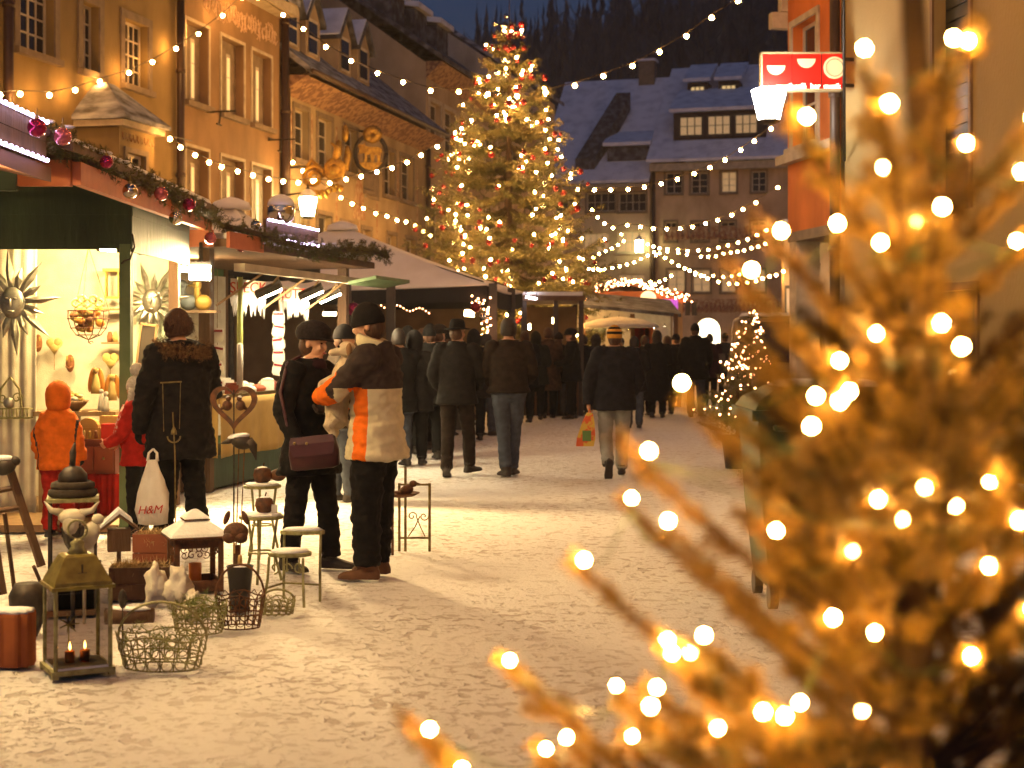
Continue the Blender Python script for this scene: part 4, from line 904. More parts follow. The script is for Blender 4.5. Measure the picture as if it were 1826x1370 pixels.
# ---- sausage and ham stall (second)
SB = Fr((-3.10, 15.55, 0), (.21,1)); sb = thing('market_stall', 'food stall with hanging packets, tan cloth counter and clip lamps, second from the left', 'stall', SB.P(2.5,0,-.8), 'market stalls')
for a, d in ((.02,-.05),(4.5,-.05),(.02,-1.75),(4.5,-1.75)): k = MB(); fbox(k, SB, a-.06, a+.06, 0, 2.5, d-.06, d+.06); build(k, 'post', M_WOOD, sb)
boards(SB, -.05, 4.5, .05, 2.5, -1.75, -1.70, mat('mid_green_board', (.10,.17,.07), .7, (.07,.12,.05), 4), sb, 12)
SBl = Fr(SB.P(-.02,0,-1.7), (SB.n.x, SB.n.y)); boards(SBl, 0, .95, 0, 2.5, -.02, .02, M_GREEN, sb, 8, True)
boards(SBl, 0, 1.7, .0, .95, .021, .05, M_WOOD, sb, 6)
k = MB(); fbox(k, SB, 1.15, 4.4, .3, 2.4, -1.699, -1.66); build(k, 'rear_panel', M_CLOTH, sb)
k = MB(); fbox(k, SB, .10, 4.5, .90, .96, -.75, .06); build(k, 'counter_top', M_WOODL, sb)
k = MB(); fbox(k, SB, .10, 4.5, .02, .36, -.70, -.03); build(k, 'counter_base', M_GREEN, sb)
k = MB(); fbox(k, SB, .08, 4.5, .962, .99, .02, .07); build(k, 'counter_trim', M_BRASS, sb)
k = MB(); fbox(k, SB, -.3, 4.6, 2.50, 2.58, -1.9, .35); rfB = build(k, 'roof', M_WOOD, sb)
k = MB(); fbox(k, SB, -.25, 4.55, 2.585, 2.64, -1.85, .30); build(k, 'roof_snow', M_SNOW, rfB)
k = MB(); fbox(k, SB, -.1, 4.4, 2.26, 2.34, .30, .42); build(k, 'awning_bar', mat('pale_awning', (.52,.46,.33), .8), sb)
k = MB(); k.prism([SB.P(3.2,2.24,.44), SB.P(3.2,2.28,.44), SB.P(3.2,2.35,.80), SB.P(3.2,2.31,.80)], SB.u*1.5); build(k, 'hinged_flap', M_GREENL, sb, fix=True)
k = MB(); k.b6(-3.42, -2.98, 15.08, 15.14, 2.49, 2.66); build(k, 'fascia_return', M_ORANGE, sb)
k = MB(); fbox(k, SB, -.42, .5, 2.48, 2.64, .352, .39); build(k, 'fascia', M_ORANGE, sb)
for a in (.25,1.6,3.0): k = MB(); k.tube([SB.P(a,1.92,-.04), SB.P(a+.35,2.27,.34)], .014, 5); build(k, 'awning_strut', M_WOODL, sb)
k = MB(); k.tube([SB.P(1.05,.97,-.1), SB.P(1.05,2.25,-.1)], .032, 8); build(k, 'pole', mat('yellow_green_pole', (.36,.38,.10), .5), sb, True)
def cloth_front(name, label, fr, a0, a1, z0, z1, d, m, amp=.015, parent=None):
    n = int((a1-a0)/.06); V = []; rs = random.Random(3)
    for j in range(9):
        f = j/8
        for i in range(n+1):
            a = a0+(a1-a0)*i/n; V.append(tuple(fr.P(a, z1+(z0-z1)*f+.012*math.sin(a*3)*f, d+amp*f*(math.sin(a*9)+.6*math.sin(a*23+1)))))
    I = (np.arange(8)[:,None]*(n+1)+np.arange(n)[None,:]).ravel(); T = np.stack([I, I+1, I+n+2, I+n+1], 1)
    o = link(name, mesh_np(np.array(V), T), m, smooth=True); bake_origin(o, fr.P((a0+a1)/2, z0, d)); md = o.modifiers.new('thick','SOLIDIFY'); md.thickness = .004; return tag(o, label, 'tablecloth')
cloth_front('counter_cloth', 'tan cloth hung over the front of the food stall counter', SB, .05, 4.5, .34, .955, .085, M_TANC)
SBf = Fr(SB.P(.06,0,-.75), (SB.n.x, SB.n.y)); cloth_front('counter_cloth', 'tan cloth on the short end of the food stall counter', SBf, 0, .83, .34, .955, .03, M_TANC)
led_board('dark board edged with violet LEDs on the food stall roof, under the mirror ball', SB, .72, 2.4, 2.655, 2.86, .33, 17)
garland('fir garland along the food stall roof, ending by the white parasol', [(-2.94,15.3,2.72),tuple(SB.P(.4,2.66,.42)),tuple(SB.P(1.4,2.60,.44)),tuple(SB.P(2.6,2.60,.44)),tuple(SB.P(3.3,2.68,.42)),tuple(SB.P(4.2,2.70,.46)),tuple(SB.P(4.7,2.66,.5))], .125, 420, 6)
c = SB.P(1.25, 2.98, .30); mb_ = thing('mirror_ball', 'large silver ball with a snow cap on the food stall roof', 'ornament', c)
k = MB(); k.ell(c, .155, 24, 16); build(k, 'ball', M_BALLS, mb_, True)
k = MB(); k.lathe(c+Vector((0,0,.02)), [(.152,.045),(.135,.10),(.09,.145),(.04,.165),(.002,.17)], 20); build(k, 'snow', M_SNOW, mb_, True)
k = MB(); k.lathe(c-Vector((0,0,.42)), [(.02,0),(.02,.28),(.05,.29)], 8); build(k, 'stand', M_IRON, mb_)
for i, (px, py, c_, a) in enumerate(((430,441,'red',.35),(456,402,'silver',.6),(541,413,'red',2.6),(575,455,'pink',3.4),(592,456,'red',3.9),(476,425,'magenta',1.0))):
    p = SB.P(a,0,.50); bauble(c_, at(px,py,p.y), ('red bauble at the left end of the food stall garland','silver bauble left of the mirror ball','red bauble on top of the LED board','pink bauble right of the LED board','red bauble near the garland tip by the parasol','magenta bauble just under the mirror ball')[i])
# floodlight at the corner
fl = thing('floodlight', 'glaring halogen floodlight at the corner between the two near stalls', 'lamp', at(356,486,14.75))
c = at(356,486,14.75); k = MB(); k.box(c+Vector((0,.05,.02)), (.22,.10,.17)); k.tube([c+Vector((0,.08,.1)), c+Vector((-.05,.3,.3))], .02, 6); build(k, 'housing', M_IRON, fl)
k = MB(); k.box(c+Vector((.005,-.012,-.005)), (.20,.02,.14)); build(k, 'glass', E_FLOOD, fl)
ld = bpy.data.lights.new('floodlight_beam', 'SPOT'); ld.energy = 1700; ld.color = (1,.68,.30); ld.spot_size = R(125); ld.spot_blend = .6; ld.shadow_soft_size = .30
lo = bpy.data.objects.new('floodlight_beam', ld); COL.objects.link(lo); lo.location = Vector((.0,-.05,0)); lo.parent = fl; lo.rotation_euler = Vector((2.6,-3.2,-1.9)).to_track_quat('-Z','Y').to_euler()
# clip lamps
for i, (px, py, a) in enumerate(((482,523,1.15),(557,526,2.6),(589,530,3.3))):
    Y = SB.P(a,0,-.05).y; c = at(px,py,Y); t = thing('clip_lamp', ('clip lamp of the food stall beside the SPECK banner','clip lamp of the food stall in front of the red lettered banner','clip lamp of the food stall nearest the crowd')[i], 'lamp', c, 'lamps in the stalls')
    rot = Matrix.Rotation(R(-24),3,'Y')@Matrix.Rotation(R(20),3,'X'); k = MB(); k.box(c+rot@Vector((0,0,.045)), (.30,.14,.07), rot=rot); build(k, 'housing', M_IRON, t)
    k = MB(); k.box(c, (.27,.12,.02), rot=rot); build(k, 'glass', emat('clip_lamp_glow', (1,.82,.48), 420), t)
    k = MB(); k.tube([c+Vector((0,0,.07)), c+Vector((.12,0,.22))], .012, 5); build(k, 'arm', M_WOODL, t)
tube_lamp('added strip lamp brightening goods and wall inside the food stall', SB.P(1.0,2.36,-.9), SB.P(1.7,2.36,-.9), emat('food_stall_glow', (1,.72,.32), 260))  # added lamp that brightens the goods and the rear wall
# banners with icicle fringes
M_BANN = mat('banner_cloth', (.66,.60,.44), .9); M_RED = mat('red_lettering', (.48,.03,.015), .7)
def banner(label, a0, a1, z0, z1, d, txt, seed):
    rs = random.Random(seed); t = thing('banner', label, 'banner', SB.P(a0,z0,d), 'banners of the food stall'); k = MB(); fbox(k, SB, a0, a1, z0, z1, d-.006, d); build(k, 'cloth', M_BANN, t)
    place_text('lettering', txt, .17, SB.P((a0+a1)/2,(z0+z1)/2,d+.004), SB.u*1.0+Vector((0,0,.03)), M_RED, t, .002, sq=2.3)
    n = int((a1-a0)/.055)
    for i in range(n):
        h = rs.uniform(.10,.26); a = a0+(a1-a0)*(i+.5)/n; k = MB(); k.lathe(SB.P(a,z0-h,d-.003), [(.002,0),(.012,h*.3),(.022,h*.8),(.026,h)], 6); build(k, 'fringe', M_SNOW, t, True)
banner('cream banner reading SPECK with white fringe over the food counter', SB.a_of(412,-.12), SB.a_of(473,-.12), 2.05, 2.23, -.12, 'SPECK', 1)
banner('second cream banner with red letters beside the clip lamp', SB.a_of(500,-.12), SB.a_of(550,-.12), 2.03, 2.20, -.12, 'JUTTI', 2)
# packets strung up beside the counter
M_PACK = mat('white_paper', (.72,.68,.58), .8); M_MAROON = mat('maroon_label', (.22,.012,.03), .7)
def packet(a, d, z, label, i):
    t = thing('meat_packet', label, 'packet', SB.P(a,z,d), 'paper packets on strings'); c = SB.P(a,z,d); r = Matrix.Rotation(.2*math.sin(i*2.1),3,'Y'); k = MB()
    k.loft([[c+r@Vector((sx*w_, sy*.03, zz)) for sx, sy in ((-1,-1),(1,-1),(1,1),(-1,1))] for zz, w_ in ((-.075,.045),(-.05,.07),(.02,.068),(.06,.06),(.075,.05))]); build(k, 'paper', M_PACK, t, fix=True)
    k = MB(); k.box(c+r@Vector((0,-.033,.045)), (.115,.006,.024), rot=r); build(k, 'label', M_MAROON, t); k = MB(); k.tube([c+Vector((0,0,.07)), c+Vector((0,0,.10))], .004, 4); build(k, 'string', M_WOODL, t)
for s_, (px, y0, y1, n, a) in enumerate(((407,598,690,4,.14),(497,566,660,5,1.35))):
    for i in range(n):
        Y = SB.P(a,0,.02).y; zz = Z(y0+(y1-y0)*i/(n-1), Y); packet(a if s_ == 0 else SB.a_of(px,.02), .02, zz, 'paper packet with maroon label, %s on the string %s' % (('topmost','second from top','third from top','fourth from top','lowest')[i] if n == 5 else ('topmost','second from top','third from top','lowest')[i], ('by the brown post','right of the yellow pole')[s_]), i)
    k = MB(); aa = a if s_ == 0 else SB.a_of(px,.02); k.tube([SB.P(aa,Z(y1,SB.P(a,0).y),.02), SB.P(aa,2.3,.02)], .003, 4); st = thing('cord', ('cord holding paper packets by the brown post','cord holding paper packets right of the yellow pole')[s_], 'cord', SB.P(aa,1.2,.02)); build(k, 'string', M_WOODL, st)
# goods on the counter
rs = random.Random(8); gl = ['white wrapped cheese','round white loaf','pale wrapped ham','paper wrapped sausage','white boxed sweets','stacked paper trays']
for i in range(16):
    a = .25+i*.17; d = -.08-.28*(i % 2)-rs.uniform(0,.15); h = rs.uniform(.06,.16); c = SB.P(a,.961,d); k = MB(); ty = i % 3
    if ty == 0: k.lathe(c, [(.07,0),(.085,.02),(.085,h*.7),(.06,h),(.01,h+.01)], 12)
    elif ty == 1: k.box(c+Vector((0,0,h/2)), (.15,.12,h), rs.uniform(0,1)); k.box(c+Vector((0,0,h+.012)), (.10,.08,.022), rs.uniform(0,1))
    else: k.lathe(c+Vector((-.08,0,.05)), [(.01,0),(.045,.03),(.05,.10),(.04,.15),(.008,.18)], 10, Matrix.Rotation(R(90),3,'Y'))
    o = build(k, 'food_packet', M_PACK if i % 4 else mat('red_wrap', (.35,.08,.04), .6), None, ty != 1); bake_origin(o, c)
    tag(o, '%s, %s in the %s row on the food counter' % (gl[i % 6], ('first','second','third','fourth','fifth','sixth','seventh','eighth')[i//2], ('front','rear')[i % 2]), 'food', 'goods on the food counter')
k = MB(); c = SB.P(.95,.961,-.06); k.lathe(c, [(.035,0),(.035,.55),(.01,.57)], 12); o = build(k, 'roll_holder', M_PACK, None, True); bake_origin(o, c); tag(o, 'tall white paper roll standing beside the yellow pole', 'roll')
c = SB.P(.45,.961,-.5); t = thing('angel_figure', 'small white angel figure on the food counter before the green wall', 'figure', c); k = MB(); k.lathe(c, [(.07,0),(.05,.12),(.025,.19),(.012,.2)], 10); k.ell(c+Vector((0,0,.235)), .035, 10, 8); build(k, 'body', M_PACK, t, True)
for s_ in (-1,1): k = MB(); k.ell(c+Vector((s_*.08,.03,.17)), (.07,.01,.045), 8, 6, Matrix.Rotation(s_*.6,3,'Y')); build(k, 'wing', M_PACK, t, True)
k = MB(); k.prism([SB.P(.75,1.22,-1.55)+Vector((0,0,0))]+[SB.P(.75+.26*math.cos(a)+.26,1.22+.2*math.sin(a),-1.55) for a in [math.pi-i*math.pi/10 for i in range(11)]], SB.n*.12); o = build(k, 'half_round_shelf', M_WOODL, None, fix=True); bake_origin(o, SB.P(1,1.22,-1.55)); tag(o, 'half round wooden shelf on the green wall of the food stall', 'shelf')
# ducks on the corner shelf
M_DUCK = mat('painted_duck_grey', (.22,.24,.22), .5); M_DUCK2 = mat('painted_duck_gold', (.55,.33,.06), .5)
k = MB(); k.box(at(352,556,15.1), (.42,.22,.025)); o = build(k, 'corner_shelf', M_WOODL); bake_origin(o, at(352,556,15.1)); tag(o, 'small wooden shelf below the floodlight', 'shelf')
for px, m_, lb in ((336,M_DUCK,'grey painted duck on the shelf below the floodlight'),(362,M_DUCK2,'golden painted duck on the shelf below the floodlight')):
    c = at(px,554,15.1); t = thing('duck_figure', lb, 'figure', c, 'ducks on the corner shelf'); k = MB(); k.ell(c+Vector((0,0,.08)), (.09,.06,.08), 12, 8); k.tube([c+Vector((-.04,0,.1)), c+Vector((-.06,0,.2)), c+Vector((-.05,0,.25))], [.045,.03,.04], 8); k.ell(c+Vector((-.06,0,.26)), .048, 10, 8); build(k, 'body', m_, t, True)
    k = MB(); k.ell(c+Vector((-.12,0,.25)), (.035,.02,.012), 8, 5); build(k, 'beak', M_DUCK2, t, True)

# ---- parasols
def parasol(label, corners, apex, m, vh=.26, sag=.05, rib=None, group='snow covered parasols'):
    apex = Vector(apex); cs = [Vector(c) for c in corners]; n = len(cs); base = Vector((apex.x, apex.y, 0)); t = thing('parasol', label, 'parasol', base, group)
    rows = 7; per = 8; ring0 = []
    for i in range(n):
        for j in range(per):
            f = j/per; p = cs[i].lerp(cs[(i+1)%n], f); p = p+Vector((0,0,-sag*4*f*(1-f)*1.6)); ring0.append(p)
    V = []; N = len(ring0)
    for r_ in range(rows+1):
        f = r_/rows
        for i, p in enumerate(ring0):
            q = p.lerp(apex, f*.985); q.z -= sag*2.2*math.sin(math.pi*f)*(.5+.5*math.sin((i%per)/per*math.pi)); V.append(tuple(q-base))
    I = [(r_*N+i, r_*N+(i+1)%N, (r_+1)*N+(i+1)%N, (r_+1)*N+i) for r_ in range(rows) for i in range(N)]
    o = link('canopy', mesh_np(np.array(V), np.array(I)), m, t, True); md = o.modifiers.new('thick','SOLIDIFY'); md.thickness = .03; md.offset = 1
    k = MB(); N0 = len(ring0); k.v = [tuple(p) for p in ring0]+[tuple(p+Vector((0,0,-vh-.03*math.sin(i*math.pi/per)))) for i, p in enumerate(ring0)]
    k.f = [(i,(i+1)%N0,N0+(i+1)%N0,N0+i) for i in range(N0)]; k.m = [0]*N0; v_ = build(k, 'valance', mat('black_valance', (.018,.016,.016), .9), t)
    k = MB(); k.tube([base, base+Vector((0,0,apex.z+.02))], .045, 8); build(k, 'pole', M_IRON, t)
    k = MB(); k.lathe(apex-Vector((0,0,.06)), [(.30,0),(.26,.10),(.10,.16),(.01,.18)], 10); build(k, 'vent_cap', m, t, True)
    for i in range(n): k = MB(); k.tube([cs[i].lerp(apex,.02)+Vector((0,0,.035)), cs[i].lerp(apex,.5)+Vector((0,0,-.06)), apex], .014, 4); build(k, 'rib', M_IRON, t)
    k = MB(); k.lathe(base, [(.4,0),(.4,.06),(.06,.10)], 12); build(k, 'foot', M_IRON, t); return t
M_CANV = mat('snowy_canvas', (.82,.77,.70), .85, (.72,.66,.58), 2, .15, 12)
parasol('large snow covered rectangular parasol with black valance', [(-.42,25,2.46),(.20,28.7,2.44),(-5.9,29.9,2.46),(-6.4,26.0,2.46)], (-3.08,27.5,3.60), M_CANV)
parasol('small snowy parasol peeping over the stall garland', [(-3.3,20.9,2.75),(-2.9,22.9,2.75),(-5.1,23.2,2.75),(-5.3,21.2,2.75)], at(412,366,22.1), M_CANV)

# ---- stalls farther up the street
sc3 = thing('market_stall', 'timber stall under the large white parasol, warm light inside behind the crowd', 'stall', (-3.3,26,0), 'market stalls')
for x, y in ((X(618,24),24.0),(X(697,24.5),24.5),(X(879,25.2),25.2),(X(912,27.5),27.5)): k = MB(); k.b6(x-.07,x+.07,y-.07,y+.07,0,2.5); build(k, 'post', M_FRAMED, sc3)
k = MB(); k.b6(-6.2,-.6,29.2,29.3,0,2.4); build(k, 'rear_wall', mat('warm_wall', (.17,.10,.05), .9), sc3)
k = MB(); k.b6(-3.2,-.7,26.2,26.9,.0,1.0); build(k, 'counter', M_FRAMED, sc3)
k = MB(); k.b6(-3.3,-.6,26.1,27.0,1.0,1.05); build(k, 'counter_top', M_WOODL, sc3)
tube_lamp('strip lamp inside the parasol stall, left of the walking man in the hat', at(576,560,26.8), at(600,560,26.8), emat('parasol_stall_glow', (1,.72,.36), 40)); tube_lamp('warm lamp behind the walking man in the brimmed hat', at(828,558,28), at(846,560,28), emat('parasol_stall_glow2', (1,.62,.25), 28), .06)
tube_lamp('warm lamp behind the walking man in jeans', at(868,556,28.4), at(880,556,28.4), MATS['parasol_stall_glow2'], .05)
rs = random.Random(12)
FB = sphere_mesh(.013, E_FAIRY, 6, 5)
fs = thing('fairy_lights', 'fairy lights trailing down the dark post under the parasol', 'string lights', at(868,520,25.1)); k = MB(); pth = []
for i in range(34): f = i/33; pth.append(at(868+6*math.sin(i*1.7)+(-26*(1-f*4) if f < .25 else 0), 520+105*f if f > .25 else 528+14*math.sin(f*12), 25.0))
k.tube(pth, .006, 4); build(k, 'cable', M_IRON, fs)
for p in pth: inst('bulb', FB, p+Vector((rs.uniform(-.05,.05),-.03,0)), fs)
fs = thing('fairy_lights', 'faint fairy lights above the crowd under the parasol', 'string lights', at(700,548,27.5)); k = MB(); pth = [at(640+125*i/22, 540+4*math.sin(i*.9)+i*.7, 27.3) for i in range(23)]; k.tube(pth, .006, 4); build(k, 'cable', M_IRON, fs)
for p in pth[::1]: inst('bulb', sphere_mesh(.014, E_FAIRY, 6, 5) if p is pth[0] else FB, p, fs, scale=.7)
def hanging_baubles(L, lab):
    for i, (px, py, Y, c_, s_) in enumerate(L): bauble(c_, at(px,py,Y), lab % ('leftmost','second','third','fourth','fifth','sixth')[i], s_, 'baubles under the parasol')
hanging_baubles([(630,552,23.8,'magenta',2.0),(655,558,23.8,'silver',1.5),(848,548,24.8,'red',1.6),(862,566,24.8,'silver',1.3)], '%s bauble hanging below the parasol valance')
sd_ = thing('market_stall', 'dark flat roofed stall at the foot of the big Christmas tree', 'stall', (1.2,32.5,0), 'market stalls')
k = MB(); k.b6(.15,1.5,31,34.5,2.36,2.46); rd = build(k, 'roof', M_WOOD, sd_); k = MB(); k.b6(.2,1.45,31.05,34.4,2.462,2.54); build(k, 'roof_snow', M_SNOW, rd)
for x, y in ((.25,31.1),(.9,31.1),(1.42,31.1),(.25,34.3),(1.42,34.3)): k = MB(); k.b6(x-.05,x+.05,y-.05,y+.05,0,2.36); build(k, 'post', M_FRAMED, sd_)
k = MB(); k.b6(.3,1.45,34.2,34.3,0,2.3); build(k, 'rear_wall', MATS['warm_wall'], sd_); k = MB(); k.b6(.3,1.45,31.1,31.9,0,1.02); build(k, 'counter', M_WOOD, sd_)
for px, py in ((943,531),(949,531),(955,532)): pass
tube_lamp('small white light strip on the flat roofed stall', at(938,530,30.9), at(957,533,30.9), emat('white_strip', (.9,.85,1), 30), .02); tube_lamp('warm bulb lamp inside the flat roofed stall', at(942,583,33), at(946,583,33), emat('stall_bulb', (1,.7,.3), 60), .06); tube_lamp('warm bulb lamp at the flat roofed stall post', at(985,572,33), at(989,572,33), MATS['stall_bulb'], .06)
se = thing('market_stall', 'bright white lit clothes stall beyond the striped cap, under a cream awning', 'stall', (5.0,37,0), 'market stalls')
Ye = 36.0; k = MB(); k.prism([(X(1035,Ye),Ye,Z(548,Ye)),(X(1215,Ye),Ye,Z(566,Ye)),(X(1215,Ye),Ye+2.6,Z(536,Ye)),(X(1035,Ye),Ye+2.6,Z(520,Ye))], (0,0,.08)); build(k, 'roof', M_ROOFD, se, fix=True)
for px in (1040,1128,1205): k = MB(); k.b6(X(px,Ye)-.05,X(px,Ye)+.05,Ye-.02,Ye+.08,0,Z(560,Ye)); build(k, 'post', M_WOOD, se)
k = MB(); k.b6(X(1035,Ye),X(1215,Ye),Ye+2.4,Ye+2.5,0,2.4); build(k, 'rear_wall', M_CLOTH, se); k = MB(); k.b6(X(1035,Ye),X(1215,Ye),Ye,Ye+.6,0,.9); build(k, 'counter', M_CLOTH, se)
k = MB(); c = at(1104,574,Ye-.6); k.lathe(c, [(.95,-.14),(.9,-.06),(.5,.06),(.05,.12)], 16); aw = build(k, 'round_awning', M_CLOTH, se, True)
tube_lamp('strip lamp in the bright clothes stall, left', at(1060,580,Ye+.5), at(1085,580,Ye+.5), emat('clothes_stall_glow', (1,.86,.55), 40), .04); tube_lamp('strip lamp in the bright clothes stall, right', at(1150,583,Ye+.5), at(1185,585,Ye+.5), MATS['clothes_stall_glow'], .04)
for i, (px, m_, lb) in enumerate(((1090,M_PACK,'white'),(1138,M_REDC,'red'),(1149,M_REDC,'dark red'),(1158,M_ORANGE,'orange'),(1178,M_PACK,'cream'))):
    c = at(px,602,Ye+.15); k = MB(); w_ = .20 if i == 4 else .13; k.loft([[c+Vector((x*w_*s_,y*.05,z)) for x, y in ((-1,-1),(1,-1),(1,1),(-1,1))] for z, s_ in ((-.32,1.1),(0,1.0),(.2,.9),(.28,.3))]); o = build(k, 'hanging_garment', m_, None, fix=True); bake_origin(o, c); tag(o, '%s garment hanging in the bright clothes stall' % lb, 'garment', 'garments in the clothes stall')
sf = thing('market_stall', 'wooden hut with fairy light roof edge and a purple curtain, farthest up the street', 'stall', (5.5,43,0), 'market stalls')
Yf = 42.0; P_ = lambda px, py, dy=0: at(px,py,Yf)+Vector((0,dy,0))
boards(Fr((X(1062,Yf),Yf,0),(1,0)), 0, X(1218,Yf)-X(1062,Yf), Z(558,Yf), Z(520,Yf), -.05, 0, mat('red_brown_slat', (.30,.10,.03), .7), sf, 22, True, 'slat')
k = MB(); k.prism([P_(1052,516), P_(1120,500), P_(1236,533), P_(1236,540), P_(1120,508), P_(1052,523)], (0,4,0)); build(k, 'roof', M_WOOD, sf, fix=True)
k = MB(); k.b6(X(1213,Yf)-.08,X(1213,Yf)+.05,Yf-.1,Yf+.02,0,Z(540,Yf)); build(k, 'post', M_WOODL, sf)
k = MB(); k.b6(X(1062,Yf),X(1218,Yf),Yf+3,Yf+3.1,0,2.5); build(k, 'rear_wall', MATS['warm_wall'], sf)
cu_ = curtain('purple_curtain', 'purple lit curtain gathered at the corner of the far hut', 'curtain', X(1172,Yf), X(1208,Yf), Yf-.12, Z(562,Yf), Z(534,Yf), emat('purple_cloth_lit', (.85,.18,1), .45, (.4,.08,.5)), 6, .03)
me = sphere_mesh(.019, E_FAIRY, 6, 5); fs = thing('fairy_lights', 'dense fairy lights along the roof edge of the far wooden hut', 'string lights', P_(1120,500)); k = MB(); pth = [P_(1062+i*4.3, (514-(i*4.3)*.21 if i*4.3 < 62 else 501+(i*4.3-62)*.30)) for i in range(40)]; k.tube([p+Vector((0,-.06,0)) for p in pth], .012, 4); build(k, 'cable', M_IRON, fs)
for i in range(110):
    p = pth[i % 40]; inst('bulb', me, p+Vector((rs.uniform(-.06,.06),-.1,rs.uniform(-.13,.11))), fs)
for px in (1226,1238):
    c = at(px,551,41.6); k = MB(); k.box(c, (.13,.13,.36)); k.lathe(c+Vector((0,-.066,.09)), [(.05,0),(.05,.01)], 10, Matrix.Rotation(R(90),3,'X')); k.lathe(c+Vector((0,-.066,-.08)), [(.05,0),(.05,.01)], 10, Matrix.Rotation(R(90),3,'X')); o = build(k, 'loudspeaker', M_FRAMED); bake_origin(o, c); tag(o, 'small black loudspeaker on the far hut corner, %s of two' % ('left' if px == 1226 else 'right'), 'loudspeaker', 'loudspeakers')
k = MB(); c = at(1156,532,41.8); k.ell(c, (.22,.2,.2), 14, 10); o = build(k, 'globe_lamp', emat('globe_dim', (1,.75,.4), 1.2), None, True); bake_origin(o, c); tag(o, 'pale globe on the slatted front of the far hut', 'lamp')
tube_lamp('strip lamp under the roof of the stall at the left edge, nearer', (-3.35,6.9,2.50), (-3.35,7.3,2.50)); tube_lamp('strip lamp under the roof of the stall at the left edge, farther', (-3.4,8.9,2.50), (-3.4,9.2,2.50))
# ================================================================ people
def dens(pts, rs, step=.035):
    P, Q = [], []
    for i in range(len(pts)-1):
        a_, b_ = Vector(pts[i]), Vector(pts[i+1]); n = max(1, int((b_-a_).length/step))
        for j in range(n): P.append(a_.lerp(b_, j/n)); Q.append(rs[i]+(rs[i+1]-rs[i])*j/n)
    P.append(Vector(pts[-1])); Q.append(rs[-1]); return P, Q
def smooth_path(pts, rs):
    """round the joint of a three point limb"""
    a_, b_, c_ = [Vector(p) for p in pts]; out = []; rr = []
    for j in range(9):
        f = j/8; q = a_*(1-f)**2+b_*2*f*(1-f)+c_*f*f; l = a_.lerp(b_, f*2) if f < .5 else b_.lerp(c_, f*2-1); out.append(l*.62+q*.38)
        rr.append(rs[0]+(rs[1]-rs[0])*f*2 if f < .5 else rs[1]+(rs[2]-rs[1])*(f*2-1))
    return out, rr
PENDING = []
def hand(mb, w_, d, palm, curl=.5, s=1.0):
    d = Vector(d).normalized(); palm = Vector(palm); palm = (palm-d*palm.dot(d)).normalized(); sd = d.cross(palm)
    M = Matrix((sd, d, palm)).transposed(); mb.ell(Vector(w_)+d*.045*s, (.040*s,.055*s,.020*s), 10, 8, M)
    for i, (o, L) in enumerate(((-.030,.062),(-.010,.072),(.011,.067),(.030,.052))):
        p = Vector(w_)+d*.085*s+sd*o*s; pts = [p-d*.02*s]; a_ = 0.0
        for q, l in enumerate((.45,.32,.25)):
            a_ += curl*(.55+.35*q); pts.append(pts[-1]+(d*math.cos(a_)+palm*math.sin(a_))*L*l*s*(1.3 if q == 0 else 1))
        P, Q = dens(pts, [.0105*s,.010*s,.009*s,.0075*s], .012); mb.tube(P, Q, 6)
    t0 = Vector(w_)+d*.03*s-sd*.030*s; P, Q = dens([t0, t0+(d*.6-sd*.7+palm*.3)*.035*s, t0+(d*.9-sd*.75+palm*.7)*.055*s], [.012*s,.011*s,.008*s], .012); mb.tube(P, Q, 6)
